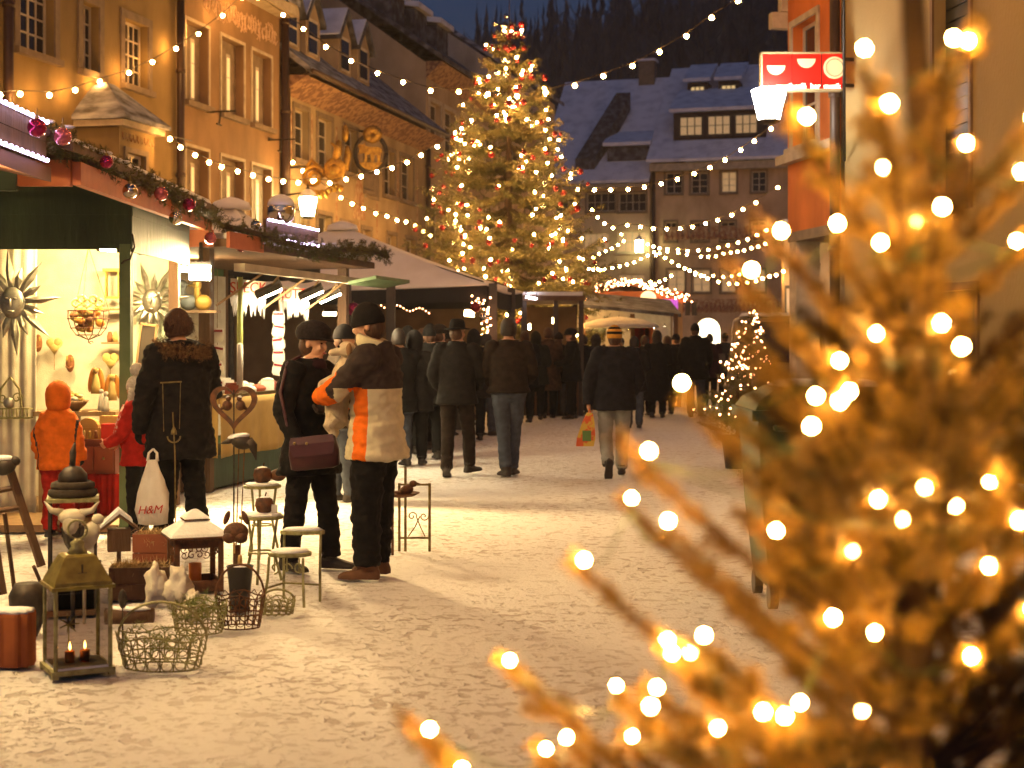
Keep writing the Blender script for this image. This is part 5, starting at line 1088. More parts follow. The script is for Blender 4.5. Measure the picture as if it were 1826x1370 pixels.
def person(label, loc, yaw, H=1.75, coat=None, legs=None, shoes=None, skin=None, gloves=None, hem=.80, bulk=1.0, J=None, head=(0,0), vox=.010, paint=None, extra=(), group=None, baggy=1.0, feet=((0,0),(0,0)), curl=(.6,.6), flare=1.05, hood=False, wr=.008, cat='person', seed=0, noface=False):
    k = H/1.78; j = dict(hl=(-.095,0,.90), hr=(.095,0,.90), kl=(-.10,.02,.50), kr=(.10,.02,.50), al=(-.105,0,.09), ar=(.105,0,.09), sl=(-.185,-.01,1.43), sr=(.185,-.01,1.43),
        el=(-.255,-.03,1.15), er=(.255,-.03,1.15), wl=(-.235,.07,.92), wr=(.235,.07,.92), lean=0.0)
    j.update(J or {}); V3 = lambda n: Vector(j[n])*k
    mb = MB(); mb.mi = 0; n = 22; lean = j['lean']
    def ring(z, rx, ry, oy=0.0): return [Vector((rx*bulk*math.cos(2*math.pi*i/n), ry*bulk*math.sin(2*math.pi*i/n)+oy+lean*(z-.9), z))*k for i in range(n)]
    prof = [(hem,.195*flare,.150*flare,0),(hem+.02,.200*flare,.155*flare,0)]; z = hem+.08
    tab = [(.70,.20*flare,.155*flare),(.92,.195,.148),(1.08,.175,.130),(1.20,.188,.135),(1.32,.198,.135),(1.40,.190,.120),(1.455,.140,.100),(1.50,.096,.092),(1.56,.080,.084)]
    def interp(z):
        for (z0,a0,b0),(z1,a1,b1) in zip(tab, tab[1:]):
            if z <= z1: f = max(0,(z-z0)/(z1-z0)); return a0+(a1-a0)*f, b0+(b1-b0)*f
        return tab[-1][1:]
    while z < 1.565: a_, b_ = interp(z); prof.append((z,a_,b_,0)); z += .04
    mb.loft([ring(*p) for p in prof])
    for s_, e_, w_ in (('sl','el','wl'),('sr','er','wr')):
        P, Q = smooth_path([V3(s_), V3(e_), V3(w_)], [.078*bulk*k,.064*bulk*k,.050*bulk*k]); P, Q = dens(P, Q, .03); mb.tube(P, Q, 14)
        mb.ell(V3(s_), .082*bulk*k, 12, 8)
    mb.mi = 1
    for h_, kn, an in (('hl','kl','al'),('hr','kr','ar')):
        P, Q = smooth_path([V3(h_)+Vector((0,0,.03*k)), V3(kn), V3(an)], [.100*k*baggy,.075*k*baggy,.066*k*baggy]); P, Q = dens(P, Q, .03); mb.tube(P, Q, 16)
    mb.ell(Vector((0,0,.93))*k, (.175*k*min(1.2,bulk),.13*k,.12*k), 16, 10)
    mb.mi = 2
    for an, ft in (('al',feet[0]),('ar',feet[1])):
        a_ = V3(an); M = Matrix.Rotation(ft[1],3,'Z')@Matrix.Rotation(ft[0],3,'X'); off = lambda x,y,z: a_+M@(Vector((x,y,z))*k)
        rings = []
        for y, hw, h in ((-.085,.030,.05),(-.07,.040,.075),(-.02,.043,.085),(.05,.046,.070),(.11,.052,.052),(.16,.046,.040),(.185,.028,.026)):
            rings.append([off(hw*cx_, y, -.085+max(.0,cz_)*h*1.0) for cx_, cz_ in ((-1,0),(-.6,-.0),(.6,0),(1,0),(1,.5),(.6,1),(-.6,1),(-1,.5))])
        mb.loft(rings); mb.tube([off(0,-.02,-.02), off(0,-.01,.05)], .055*k, 12)
    mb.mi = 3
    T = Vector((0,.02+lean*.65,1.52))*k; M = Matrix.Rotation(head[0],3,'Z')@Matrix.Rotation(head[1],3,'X'); hp = lambda x,y,z: T+M@(Vector((x,y,z))*k)
    P, Q = dens([Vector((0,lean*.6,1.46))*k, hp(0,.005,.08)], [.058*k,.054*k], .02); mb.tube(P, Q, 14)
    mb.ell(hp(0,.0,.155), (.074*k,.094*k,.098*k), 18, 14, M); mb.ell(hp(0,.028,.085), (.056*k,.066*k,.066*k), 16, 12, M)
    mb.ell(hp(0,.060,.035), (.028*k,.026*k,.022*k), 10, 8, M); mb.ell(hp(0,.098,.105), (.0125*k,.020*k,.022*k), 8, 8, M); mb.ell(hp(0,.088,.128), (.010*k,.014*k,.026*k), 8, 8, M)
    for s_ in (-1,1): mb.ell(hp(s_*.074,-.002,.115), (.012*k,.020*k,.030*k), 8, 8, M); mb.ell(hp(s_*.034,.078,.090), (.022*k,.018*k,.022*k), 8, 8, M); mb.ell(hp(s_*.030,.082,.150), (.026*k,.014*k,.012*k), 8, 6, M)
    mb.ell(hp(0,.086,.058), (.024*k,.014*k,.011*k), 8, 6, M)
    mb.mi = 4
    for (e_, w_), cu, sg in ((('el','wl'),curl[0],1),(('er','wr'),curl[1],-1)):
        d = (V3(w_)-V3(e_)).normalized(); hand(mb, V3(w_)-d*.005, d, (sg*1.0,.25,.2), cu, k*1.02)
    me = mb.mesh(); o = bpy.data.objects.new('person', me); COL.objects.link(o); o.location = loc; o.rotation_euler = (0,0,yaw); ORG[o.name] = Vector((0,0,0))
    tag(o, label, cat, group); md = o.modifiers.new('rm','REMESH'); md.mode = 'VOXEL'; md.voxel_size = vox; md.use_smooth_shade = True
    PENDING.append((o, [coat, legs, shoes or M_SHOE, skin or M_SKIN, gloves or skin or M_SKIN]+list(extra), paint, wr, seed, hem*k+.012))
    o['_h'] = 0; del o['_h']
    return o, hp, k, M
def finish_people():
    bpy.context.view_layer.update(); dg = bpy.context.evaluated_depsgraph_get()
    for o, mats, paint, wr, seed, hz in PENDING:
        src = o.data; new = bpy.data.meshes.new_from_object(o.evaluated_get(dg)); kd = kdtree.KDTree(len(src.polygons)); mi = []
        for i, p in enumerate(src.polygons): kd.insert(p.center, i); mi.append(p.material_index)
        kd.balance(); new.materials.clear()
        for m_ in mats: new.materials.append(m_)
        idx = np.zeros(len(new.polygons), np.int32)
        for i, p in enumerate(new.polygons):
            c = p.center; q = mi[kd.find(c)[1]]
            if q == 1 and c.z > hz: q = 0
            idx[i] = paint(c, q, p.normal) if paint else q
        new.polygons.foreach_set('material_index', idx); new.polygons.foreach_set('use_smooth', [True]*len(new.polygons))
        if wr:
            nv = len(new.vertices); co = np.empty(nv*3, np.float32); new.vertices.foreach_get('co', co); co = co.reshape(-1,3)
            no = np.empty(nv*3, np.float32); new.vertices.foreach_get('normal', no); no = no.reshape(-1,3)
            cloth = np.zeros(nv, bool); li = np.empty(len(new.loops), np.int32); new.loops.foreach_get('vertex_index', li)
            lt_ = np.empty(len(new.polygons), np.int32); new.polygons.foreach_get('loop_total', lt_); fi = np.repeat(idx, lt_)
            cloth[li[(fi < 2) | (fi >= 5)]] = True
            for v in np.nonzero(cloth)[0]:
                x, y, z = map(float, co[v]); a_ = noise.noise(Vector((x*7+seed, y*7, z*17+2.2*abs(x))))+.6*noise.noise(Vector((x*22, y*22+seed, z*34))); co[v] += no[v]*(wr*a_)
            new.vertices.foreach_set('co', co.ravel()); new.update()
        o.modifiers.clear(); o.data = new; new.name = 'person'; bpy.data.meshes.remove(src)
    PENDING.clear()
def cloth(n, c, s=.6, sc_=14): return mat(n, c, .92, tuple(x*s for x in c), sc_, .3, 160, spec=.2)
M_SHOE = mat('dark_leather', (.03,.022,.018), .6, scale=10); M_BOOTB = mat('brown_suede', (.13,.055,.025), .85, scale=12)
C_BLK = cloth('black_wool', (0.009,0.008,0.008)); C_BLK2 = cloth('black_nylon', (0.012,0.01,0.01)); C_NAVY = cloth('navy_cloth', (0.012,0.012,0.018)); C_DBR = cloth('dark_brown_cloth', (0.022,0.014,0.01)); C_CHAR = cloth('charcoal_fleece', (.050,.036,.032))
C_JEAN = cloth('blue_denim', (0.055,0.064,0.085), .7); C_JEANL = cloth('faded_denim', (.30,.30,.27), .72, 8); C_ORJ = cloth('orange_nylon', (.85,.17,.012), .75); C_CRJ = cloth('cream_nylon', (.62,.54,.34), .85); C_BEJ = cloth('beige_nylon', (.66,.58,.38), .85)
C_REDJ = cloth('red_jacket', (.50,.02,.012)); C_REDP = cloth('red_trousers', (.45,.02,.012)); C_TAN = cloth('tan_coat', (0.085,0.045,0.024)); C_GRN = cloth('dark_olive', (0.018,0.018,0.012)); C_PUR = cloth('dark_plum', (0.028,0.009,0.014)); C_GREY = cloth('grey_coat', (0.035,0.03,0.028))
HAIRB = mat('brown_hair', (.09,.035,.014), .6, (.045,.018,.008), 30, .6, 90, stretch=(3,3,.5)); HAIRD = mat('dark_hair', (.025,.013,.008), .6, (.012,.008,.006), 30, .5, 90)
def headgear(o, hp, k, M, kind, m_, m2=None):
    """a hat, hood or head of hair in the person's own coordinates"""
    n = 20; rs = random.Random(len(o.name)*7+int(k*1000))
    def dome(r, prof, nz=0.0, oy=0.0, mm=m_, name='hat'):
        b = MB(); rings = []
        for z, f in prof:
            rings.append([hp((.074+r)*f*math.cos(2*math.pi*i/n)*(1+nz*rs.uniform(-1,1)), (.094+r)*f*math.sin(2*math.pi*i/n)*(1+nz*rs.uniform(-1,1))+oy, z+nz*.06*rs.uniform(-1,1)) for i in range(n)])
        b.loft(rings); return build(b, name, mm, o, True)
    if 'hair' not in kind and kind != 'hood':
        b = MB(); b.ell(hp(0,-.026,.105), (.079*k,.078*k,.090*k), 16, 12, M); build(b, 'hair', HAIRD if len(o.name) % 2 else HAIRB, o, True)
    if kind == 'beanie': dome(.016, [(.125,.96),(.135,1.02),(.17,1.02),(.18,.99),(.215,.90),(.25,.68),(.272,.38),(.282,.05)])
    elif kind == 'striped':
        for i, (pr, mm) in enumerate((([(.115,.98),(.125,1.03),(.16,1.03),(.165,1.0)],m_),([(.165,1.0),(.17,1.03),(.195,1.0)],m2),([(.195,1.0),(.20,.99),(.225,.87)],m_),([(.225,.87),(.24,.76),(.25,.66)],m2),([(.25,.66),(.268,.42),(.278,.05)],m_))): dome(.016, pr, 0, 0, mm, 'hat' if i == 0 else 'hat_stripe')
    elif kind == 'hair': dome(.016, [(.05,.80),(.07,.98),(.13,1.04),(.19,.98),(.235,.75),(.262,.40),(.27,.04)], .05, -.014, m_, 'hair')
    elif kind == 'longhair': dome(.022, [(-.06,.80),(.0,.95),(.07,1.04),(.13,1.05),(.19,.98),(.235,.75),(.264,.40),(.272,.04)], .05, -.022, m_, 'hair')
    elif kind == 'brim':
        dome(.012, [(.150,1.0),(.165,1.0),(.22,.95),(.265,.80),(.275,.6),(.268,.05)]); b = MB(); b.loft([[hp(r_*.092*math.cos(2*math.pi*i/n), r_*.11*math.sin(2*math.pi*i/n), z) for i in range(n)] for r_, z in ((.95,.162),(1.5,.150),(1.55,.155),(1.5,.162),(.95,.172))]); build(b, 'brim', m_, o, True)
    elif kind == 'cap':
        dome(.026, [(.150,.95),(.16,1.06),(.195,1.14),(.235,1.06),(.27,.78),(.288,.40),(.295,.05)], .02); b = MB()
        pts = [(x,y) for x, y in ((-.085,.05),(-.075,.105),(-.045,.150),(0,.165),(.045,.150),(.075,.105),(.085,.05))]; b.prism([hp(x,y,.172-.30*max(0,y-.06)) for x, y in pts], M@Vector((0,0,.012*k))); build(b, 'peak', m_, o, True, fix=True)
    elif kind == 'hood': dome(.034, [(-.02,.85),(.03,1.0),(.09,1.06),(.15,1.08),(.21,.98),(.255,.72),(.285,.38),(.295,.04)], .02, -.03, m_, 'hood')
# ---- man in the orange and cream jacket
def paint_man(c, q, nrm):
    if q == 0:
        if c.x < -.17 and c.z > 1.10 and c.y > .10 and nrm.x > -.55: pass
        arm = (c.y > .17 and c.z > 1.02)
        if arm: return 5 if (nrm.y > .30 or c.y > .34 or nrm.z < -.6) else 0
        if c.z < 1.25+.05*c.y:
            return 6 if c.y < -.02 else (5 if c.y < .085 else 7)
    return q
mX, mY = X(672,10.0), 10.0
man, hp, k_, M_ = person('man in charcoal, orange and cream jacket and dark beanie, holding a white dog', (mX,mY,0), R(74), 1.80, C_CHAR, C_BLK, M_BOOTB, gloves=C_CHAR, hem=.775, bulk=1.22, flare=1.08, baggy=1.32, head=(R(10),R(-10)), vox=.009,
    J=dict(el=(-.30,.20,1.20), wl=(-.06,.36,1.17), er=(.30,.20,1.18), wr=(.06,.38,1.10), hl=(-.10,.0,.9), hr=(.10,.0,.9), al=(-.13,.02,.09), ar=(.12,.04,.09), kl=(-.125,.03,.5), kr=(.12,.04,.5), lean=.02), paint=paint_man, extra=(C_ORJ,C_BEJ,C_CRJ), curl=(.9,.9), feet=((0,R(12)),(0,R(-8))), wr=.016)
headgear(man, hp, k_, M_, 'beanie', C_BLK2)
b = MB(); n = 20
b.loft([[Vector((r_*.115*math.cos(2*math.pi*i/n), r_*.118*math.sin(2*math.pi*i/n)+.02, z+.035*math.sin(2*math.pi*i/n)))*k_ for i in range(n)] for r_, z in ((.9,1.475),(1.0,1.50),(.98,1.555),(.82,1.57),(.78,1.54),(.75,1.49))]); build(b, 'collar', C_CRJ, man, True)
# the dog in his arms
def dog():
    c = at(606,700,10.10); mb = MB(); f = c+Vector((.02,0,0))
    P, Q = dens([c+Vector((-.02,0,-.16)), c+Vector((-.015,0,-.02)), c+Vector((.03,0,.14)), c+Vector((.06,0,.22))], [.075,.085,.075,.055], .02); mb.tube(P, Q, 14); mb.ell(c+Vector((-.02,0,-.17)), .078, 12, 8)
    h = c+Vector((.05,-.02,.285)); mb.ell(h, (.062,.058,.060), 14, 10); P, Q = dens([h, h+Vector((-.10,-.02,-.02))], [.040,.022], .01); mb.tube(P, Q, 10); mb.ell(h+Vector((-.10,-.02,-.02)), .024, 8, 8)
    for s_ in (-1,1):
        P, Q = dens([c+Vector((-.03,s_*.05,.10)), c+Vector((-.12,s_*.05,.06)), c+Vector((-.13,s_*.05,-.02))], [.03,.024,.022], .01); mb.tube(P, Q, 8); mb.ell(c+Vector((-.14,s_*.05,-.03)), (.032,.024,.020), 8, 6)
        P, Q = dens([c+Vector((-.02,s_*.05,-.16)), c+Vector((-.07,s_*.055,-.22)), c+Vector((-.035,s_*.055,-.27)), c+Vector((-.06,s_*.055,-.33))], [.055,.038,.024,.022], .01); mb.tube(P, Q, 8); mb.ell(c+Vector((-.075,s_*.055,-.335)), (.034,.024,.020), 8, 6)
    P, Q = dens([c+Vector((.05,0,-.2)), c+Vector((.10,0,-.26))], [.025,.012], .01); mb.tube(P, Q, 8)
    me = mb.mesh(c); o = bpy.data.objects.new('dog', me); COL.objects.link(o); o.location = c; ORG[o.name] = c.copy(); tag(o, 'small cream dog carried in the arms of the man in the orange jacket', 'dog'); md = o.modifiers.new('rm','REMESH'); md.mode = 'VOXEL'; md.voxel_size = .007
    fur = mat('cream_dog_fur', (.70,.58,.40), .9, (.55,.42,.26), 14, .7, 120); PENDING.append((o, [fur], None, .006, 3, 9.0))
    for s_ in (-1,1): b = MB(); b.ell(h+Vector((.02,s_*.055,.0)), (.020,.014,.045), 8, 8); build(b, 'ear', mat('brown_dog_fur', (.30,.16,.07), .9), o, True); b = MB(); b.ell(h+Vector((-.052,s_*.030-.004,.02)), .009, 8, 6); build(b, 'eye', mat('dark_eye', (.01,.008,.006), .2), o, True)
    b = MB(); b.ell(h+Vector((-.122,-.02,-.014)), .012, 8, 6); build(b, 'nose', MATS['dark_eye'], o, True)
dog()
# ---- woman in black
wX, wY = X(552,10.3), 10.3
wom, hp, k_, M_ = person('woman in black coat and puffy black peaked cap, facing the man with the dog', (wX,wY,0), R(-118), 1.67, C_BLK, C_BLK2, M_SHOE, hem=.70, bulk=1.16, flare=1.20, baggy=1.08, head=(R(8),R(-4)), vox=.008,
    J=dict(er=(.30,-.04,1.14), wr=(.27,.10,.95), el=(-.26,.16,1.18), wl=(-.10,.36,1.26), al=(-.13,.10,.09), ar=(.12,-.10,.09), kl=(-.12,.07,.5), kr=(.11,-.03,.5)), gloves=C_BLK, feet=((0,R(15)),(0,R(-10))), wr=.013)
headgear(wom, hp, k_, M_, 'cap', cloth('black_plush', (.022,.016,.017), .5, 40))
for s_ in (-1,1):
    b = MB(); b.ell(hp(s_*.030,.0855,.128), (.0125*k_,.008*k_,.0065*k_), 10, 6, M_); build(b, 'eye', MATS['dark_eye'], wom, True); b = MB(); b.tube([hp(s_*.014,.094,.150), hp(s_*.032,.094,.156), hp(s_*.048,.084,.148)], .0035, 5); build(b, 'eyebrow', HAIRD, wom)
b = MB(); b.tube([hp(-.022,.097,.056), hp(-.008,.102,.060), hp(.008,.102,.060), hp(.022,.097,.056)], .0055, 6); build(b, 'lips', mat('lips', (.42,.10,.07), .45), wom, True)
b = MB(); b.loft([[Vector((r_*.088*math.cos(2*math.pi*i/20), r_*.09*math.sin(2*math.pi*i/20)+.02, z+.015*math.sin(2*math.pi*i/20)))*k_ for i in range(20)] for r_, z in ((1.2,1.45),(1.22,1.475),(1.02,1.515),(.9,1.52),(.8,1.48))]); build(b, 'collar', C_PUR, wom, True)
# her shoulder bag
hb = thing('shoulder_bag', 'dark plum shoulder bag at the hip of the woman in black', 'bag', at(560,835,10.02)); c = at(560,806,10.02); M_BAG = mat('plum_leather', (.055,.012,.018), .45, scale=12); rot = Matrix.Rotation(R(-6),3,'Y')
b = MB(); b.loft([[c+rot@Vector((x*w_,y*d_,z)) for x, y in ((-1,-.6),(-.9,-1),(.9,-1),(1,-.6),(1,.6),(.9,1),(-.9,1),(-1,.6))] for z, w_, d_ in ((-.115,.12,.03),(-.10,.16,.05),(0,.165,.055),(.09,.15,.045),(.105,.13,.03))]); build(b, 'body', M_BAG, hb, True, fix=True)
b = MB(); b.loft([[c+rot@Vector((x*w_,-d_,z)) for x in (-1,-.5,.5,1)]+[c+rot@Vector((x*w_,-d_+.008,z)) for x in (1,.5,-.5,-1)] for z, w_, d_ in ((-.02,.13,.066),(.06,.15,.064),(.108,.14,.045))]); build(b, 'flap', M_BAG, hb, fix=True)
b = MB(); b.tube([c+Vector((-.15,0,.09)), at(512,760,10.0), at(500,700,10.02), at(512,648,10.1), at(535,636,10.25)], .011, 6); build(b, 'strap', M_BAG, hb)
for dx in (-.10,-.02): b = MB(); b.ell(c+Vector((dx-.02,-.068,.06)), (.010,.006,.010), 8, 6); build(b, 'stud', M_BRASS, hb, True)
# ---- person in the fur trimmed coat
fX, fY = X(322,11.6), 11.6
fur, hp, k_, M_ = person('person in long dark coat with fur collar, seen from behind at the craft stall', (fX,fY,0), R(32), 1.80, C_BLK2, C_BLK, M_SHOE, hem=.66, bulk=1.25, flare=1.12, baggy=1.15, head=(R(30),R(-12)), vox=.010,
    J=dict(el=(-.31,-.05,1.10), wl=(-.30,.07,.86), er=(.30,.06,1.12), wr=(.16,.28,1.05), al=(-.12,.05,.09), ar=(.13,-.05,.09)), gloves=C_BLK, wr=.016)
headgear(fur, hp, k_, M_, 'hair', HAIRB)
rs = random.Random(6); segs = []
for i in range(900):
    a_ = rs.uniform(0,6.283); e_ = rs.uniform(-.35,1.5); p = hp(.088*math.cos(a_)*math.cos(e_), .105*math.sin(a_)*math.cos(e_)-.016, .15+.115*math.sin(e_))
    if math.sin(a_) > .75 and e_ < .5: continue
    segs.append((p, p+Vector((rs.gauss(0,.012), rs.gauss(0,.012)-.006, -.035+rs.gauss(0,.014)))))
V, T = needles(segs, 130, .045, .0035, .5, 1.2, 8); o = link('hair_strands', mesh_np(V, T), mat('brown_strands', (.10,.042,.018), .5, (.05,.02,.01), 20, isl=.4), fur); o['kind'] = 'stuff'
b = MB(); rs = random.Random(2); segs = []
for i in range(520):
    a_ = rs.uniform(0,6.283); p = Vector((.165*math.cos(a_), .155*math.sin(a_)-.03, 1.475+.03*math.sin(a_)+rs.uniform(-.03,.04)))*k_; d = Vector((math.cos(a_)*rs.uniform(.3,1), math.sin(a_)*rs.uniform(.3,1), rs.uniform(-.6,.8))).normalized(); segs.append((p, p+d*.06))
V, T = needles(segs, 260, .028, .0035, 1.0, .7, 5); o = link('fur_collar', mesh_np(V, T), mat('brown_fur', (.19,.095,.035), .8, (.10,.05,.02), 15, isl=.5), fur); o['kind'] = 'stuff'
b = MB(); b.loft([[Vector((r_*.16*math.cos(2*math.pi*i/20), r_*.15*math.sin(2*math.pi*i/20)-.03, z+.03*math.sin(2*math.pi*i/20)))*k_ for i in range(20)] for r_, z in ((.85,1.41),(1.05,1.45),(1.05,1.50),(.85,1.535),(.6,1.53),(.5,1.45))]); build(b, 'hood_roll', C_DBR, fur, True)
# white carrier bag with red letters
wb = thing('carrier_bag', 'white plastic carrier bag with red letters, held by the person with the fur collar', 'bag', at(270,935,11.3)); c = at(272,880,11.3); M_PLAS = mat('white_plastic', (.78,.72,.62), .4, (.70,.63,.52), 9, .5, 25)
b = MB(); rings = []
for z, w_, d_ in ((-.235,.06,.03),(-.225,.105,.06),(-.12,.125,.075),(0,.115,.065),(.10,.085,.045),(.18,.055,.03),(.25,.035,.018)): rings.append([c+Vector((w_*math.cos(a_)*(1+.08*math.sin(5*a_+z*20)), d_*math.sin(a_)*(1+.15*math.sin(7*a_)), z)) for a_ in [i*math.pi/12 for i in range(24)]])
b.loft(rings); build(b, 'body', M_PLAS, wb, True)
for s_ in (-1,1): b = MB(); b.tube([c+Vector((s_*.035,0,.24)), c+Vector((s_*.03,.01,.30)), c+Vector((0,.02,.33))], [.014,.010,.008], 6); build(b, 'handle', M_PLAS, wb, True)
place_text('lettering', 'H&M', .085, c+Vector((.0,-.088,-.115)), (1,0,.05), M_RED, wb, .002, .25)
# ---- child in orange
ch, hp, k_, M_ = person('child in orange hooded jacket and red trousers, seen from behind at the craft stall', (X(104,12.0),12.0,0), R(-6), 1.20, C_ORJ, C_REDP, M_SHOE, hem=.80, bulk=1.30, flare=1.0, baggy=1.25, head=(R(10),0), gloves=C_BLK, vox=.009, J=dict(sl=(-.15,-.01,1.37), sr=(.15,-.01,1.37), el=(-.26,-.02,1.12), er=(.26,-.02,1.12), wl=(-.25,.08,.93), wr=(.25,.08,.93)), wr=.014,
    paint=lambda c, q, n_: (5 if q == 0 and abs(abs(c.x)-.150-.02*math.sin(c.z*9)) < .007 and c.z < .93 and n_.y < 0 else q), extra=(C_CHAR,))
headgear(ch, lambda x, y, z: hp(x*1.28, y*1.25, z*1.12), k_, M_, 'hood', C_ORJ)
# ---- child in white bobble hat
ch2, hp, k_, M_ = person('child in white bobble hat, red jacket and patterned scarf, half hidden by the dark coat', (X(247,12.05),12.05,0), R(78), 1.27, C_REDJ, C_BLK, M_SHOE, hem=.80, bulk=1.2, head=(R(0),R(-4)), vox=.008, J=dict(el=(-.25,.08,1.12), wl=(-.16,.30,1.04), er=(.25,.06,1.12), wr=(.12,.30,1.02)), curl=(.4,.5), wr=.009)
M_KNITW = mat('white_knit', (.78,.72,.60), .95, (.62,.55,.42), 30, .8, 70); headgear(ch2, hp, k_*1.12, M_, 'beanie', M_KNITW)
b = MB(); b.ell(hp(0,-.02,.34), .075*k_, 16, 12); build(b, 'bobble', M_KNITW, ch2, True)
for s_ in (-1,1): b = MB(); b.tube([hp(s_*.085,.0,.14), hp(s_*.095,.02,.04), hp(s_*.08,.06,-.16)], [.032,.03,.012], 8); build(b, 'ear_flap', M_KNITW, ch2, True)
M_SCARF = mat('red_white_scarf', (.55,.08,.06), .9, (.65,.5,.4), 40, thr=(.47,.53))
b = MB(); b.loft([[Vector((r_*.10*math.cos(2*math.pi*i/16), r_*.10*math.sin(2*math.pi*i/16)+.02, z))*k_ for i in range(16)] for r_, z in ((1.0,1.42),(1.25,1.45),(1.25,1.50),(1.0,1.54),(.7,1.5))]); b.tube([Vector((-.04,.13,1.46))*k_, Vector((-.07,.20,1.25))*k_, Vector((-.06,.26,1.04))*k_], .045*k_, 8); build(b, 'scarf', M_SCARF, ch2, True)
# ---- three walkers in the middle of the street
YW = 17.4
w1, hp, k_, M_ = person('walking man in dark jacket and brimmed hat, leftmost of three walkers', (X(815,YW),YW,0), R(-6), 1.79, C_BLK2, C_DBR, M_SHOE, hem=.82, bulk=1.18, baggy=1.05, head=(R(-28),0), gloves=C_BLK, vox=.012, J=dict(al=(-.10,-.14,.09), kl=(-.10,-.04,.50), ar=(.12,.20,.11), kr=(.11,.16,.50), el=(-.29,-.05,1.14), wl=(-.22,.14,1.0), er=(.29,.0,1.14), wr=(.22,.2,1.02)), feet=((R(-8),R(5)),(R(4),R(-35))))
headgear(w1, hp, k_, M_, 'brim', C_BLK)
w2, hp, k_, M_ = person('walking man in blue jeans and short brown jacket, bare headed, middle of three walkers', (X(907,YW),YW,0), R(4), 1.82, C_DBR, C_JEAN, M_SHOE, hem=.93, bulk=1.22, baggy=1.05, gloves=C_BLK, vox=.012, J=dict(al=(-.04,-.10,.09), kl=(-.06,-.02,.50), ar=(.05,.10,.09), kr=(.07,.10,.50), el=(-.29,.0,1.14), wl=(-.20,.18,1.05), er=(.29,.0,1.14), wr=(.20,.18,1.05)), feet=((0,R(18)),(0,R(-20))))
headgear(w2, hp, k_, M_, 'hair', HAIRD)
w3, hp, k_, M_ = person('walking man in navy jacket, faded jeans and yellow and black striped cap', (X(1096,YW),YW,0), R(3), 1.72, C_NAVY, C_JEANL, M_SHOE, hem=.78, bulk=1.32, flare=1.0, baggy=1.12, vox=.011, J=dict(al=(-.10,-.20,.155), kl=(-.11,.06,.47), ar=(.10,.14,.09), kr=(.11,.12,.50), el=(-.32,-.03,1.13), wl=(-.31,.02,.86), er=(.31,.0,1.13), wr=(.24,.16,.98)), feet=((R(-68),R(6)),(0,R(-8))), curl=(.9,.5))
headgear(w3, hp, k_, M_, 'striped', mat('mustard_knit', (.55,.26,.03), .95, scale=40), C_BLK)
pb = thing('shopping_bag', 'orange and yellow shopping bag in the hand of the man in the striped cap', 'bag', at(1048,796,17.35)); c = at(1049,766,17.35); b = MB(); b.loft([[c+Vector((x*w_+sh,y*.05,z)) for x, y in ((-1,-1),(1,-1),(1,1),(-1,1))] for z, w_, sh in ((-.19,.10,-.04),(-.1,.105,-.025),(.08,.07,.0),(.19,.035,.015))]); build(b, 'body', mat('orange_print', (.62,.10,.02), .45, (.60,.40,.05), 9, thr=(.48,.52)), pb, fix=True)
b = MB(); b.box(c+Vector((-.02,-.054,-.07)), (.10,.006,.12)); build(b, 'print_patch', mat('green_print', (.10,.22,.05), .5), pb); b = MB(); b.tube([c+Vector((.0,0,.18)), c+Vector((.01,0,.24)), c+Vector((.03,0,.18))], .008, 5); build(b, 'handle', C_ORJ, pb)
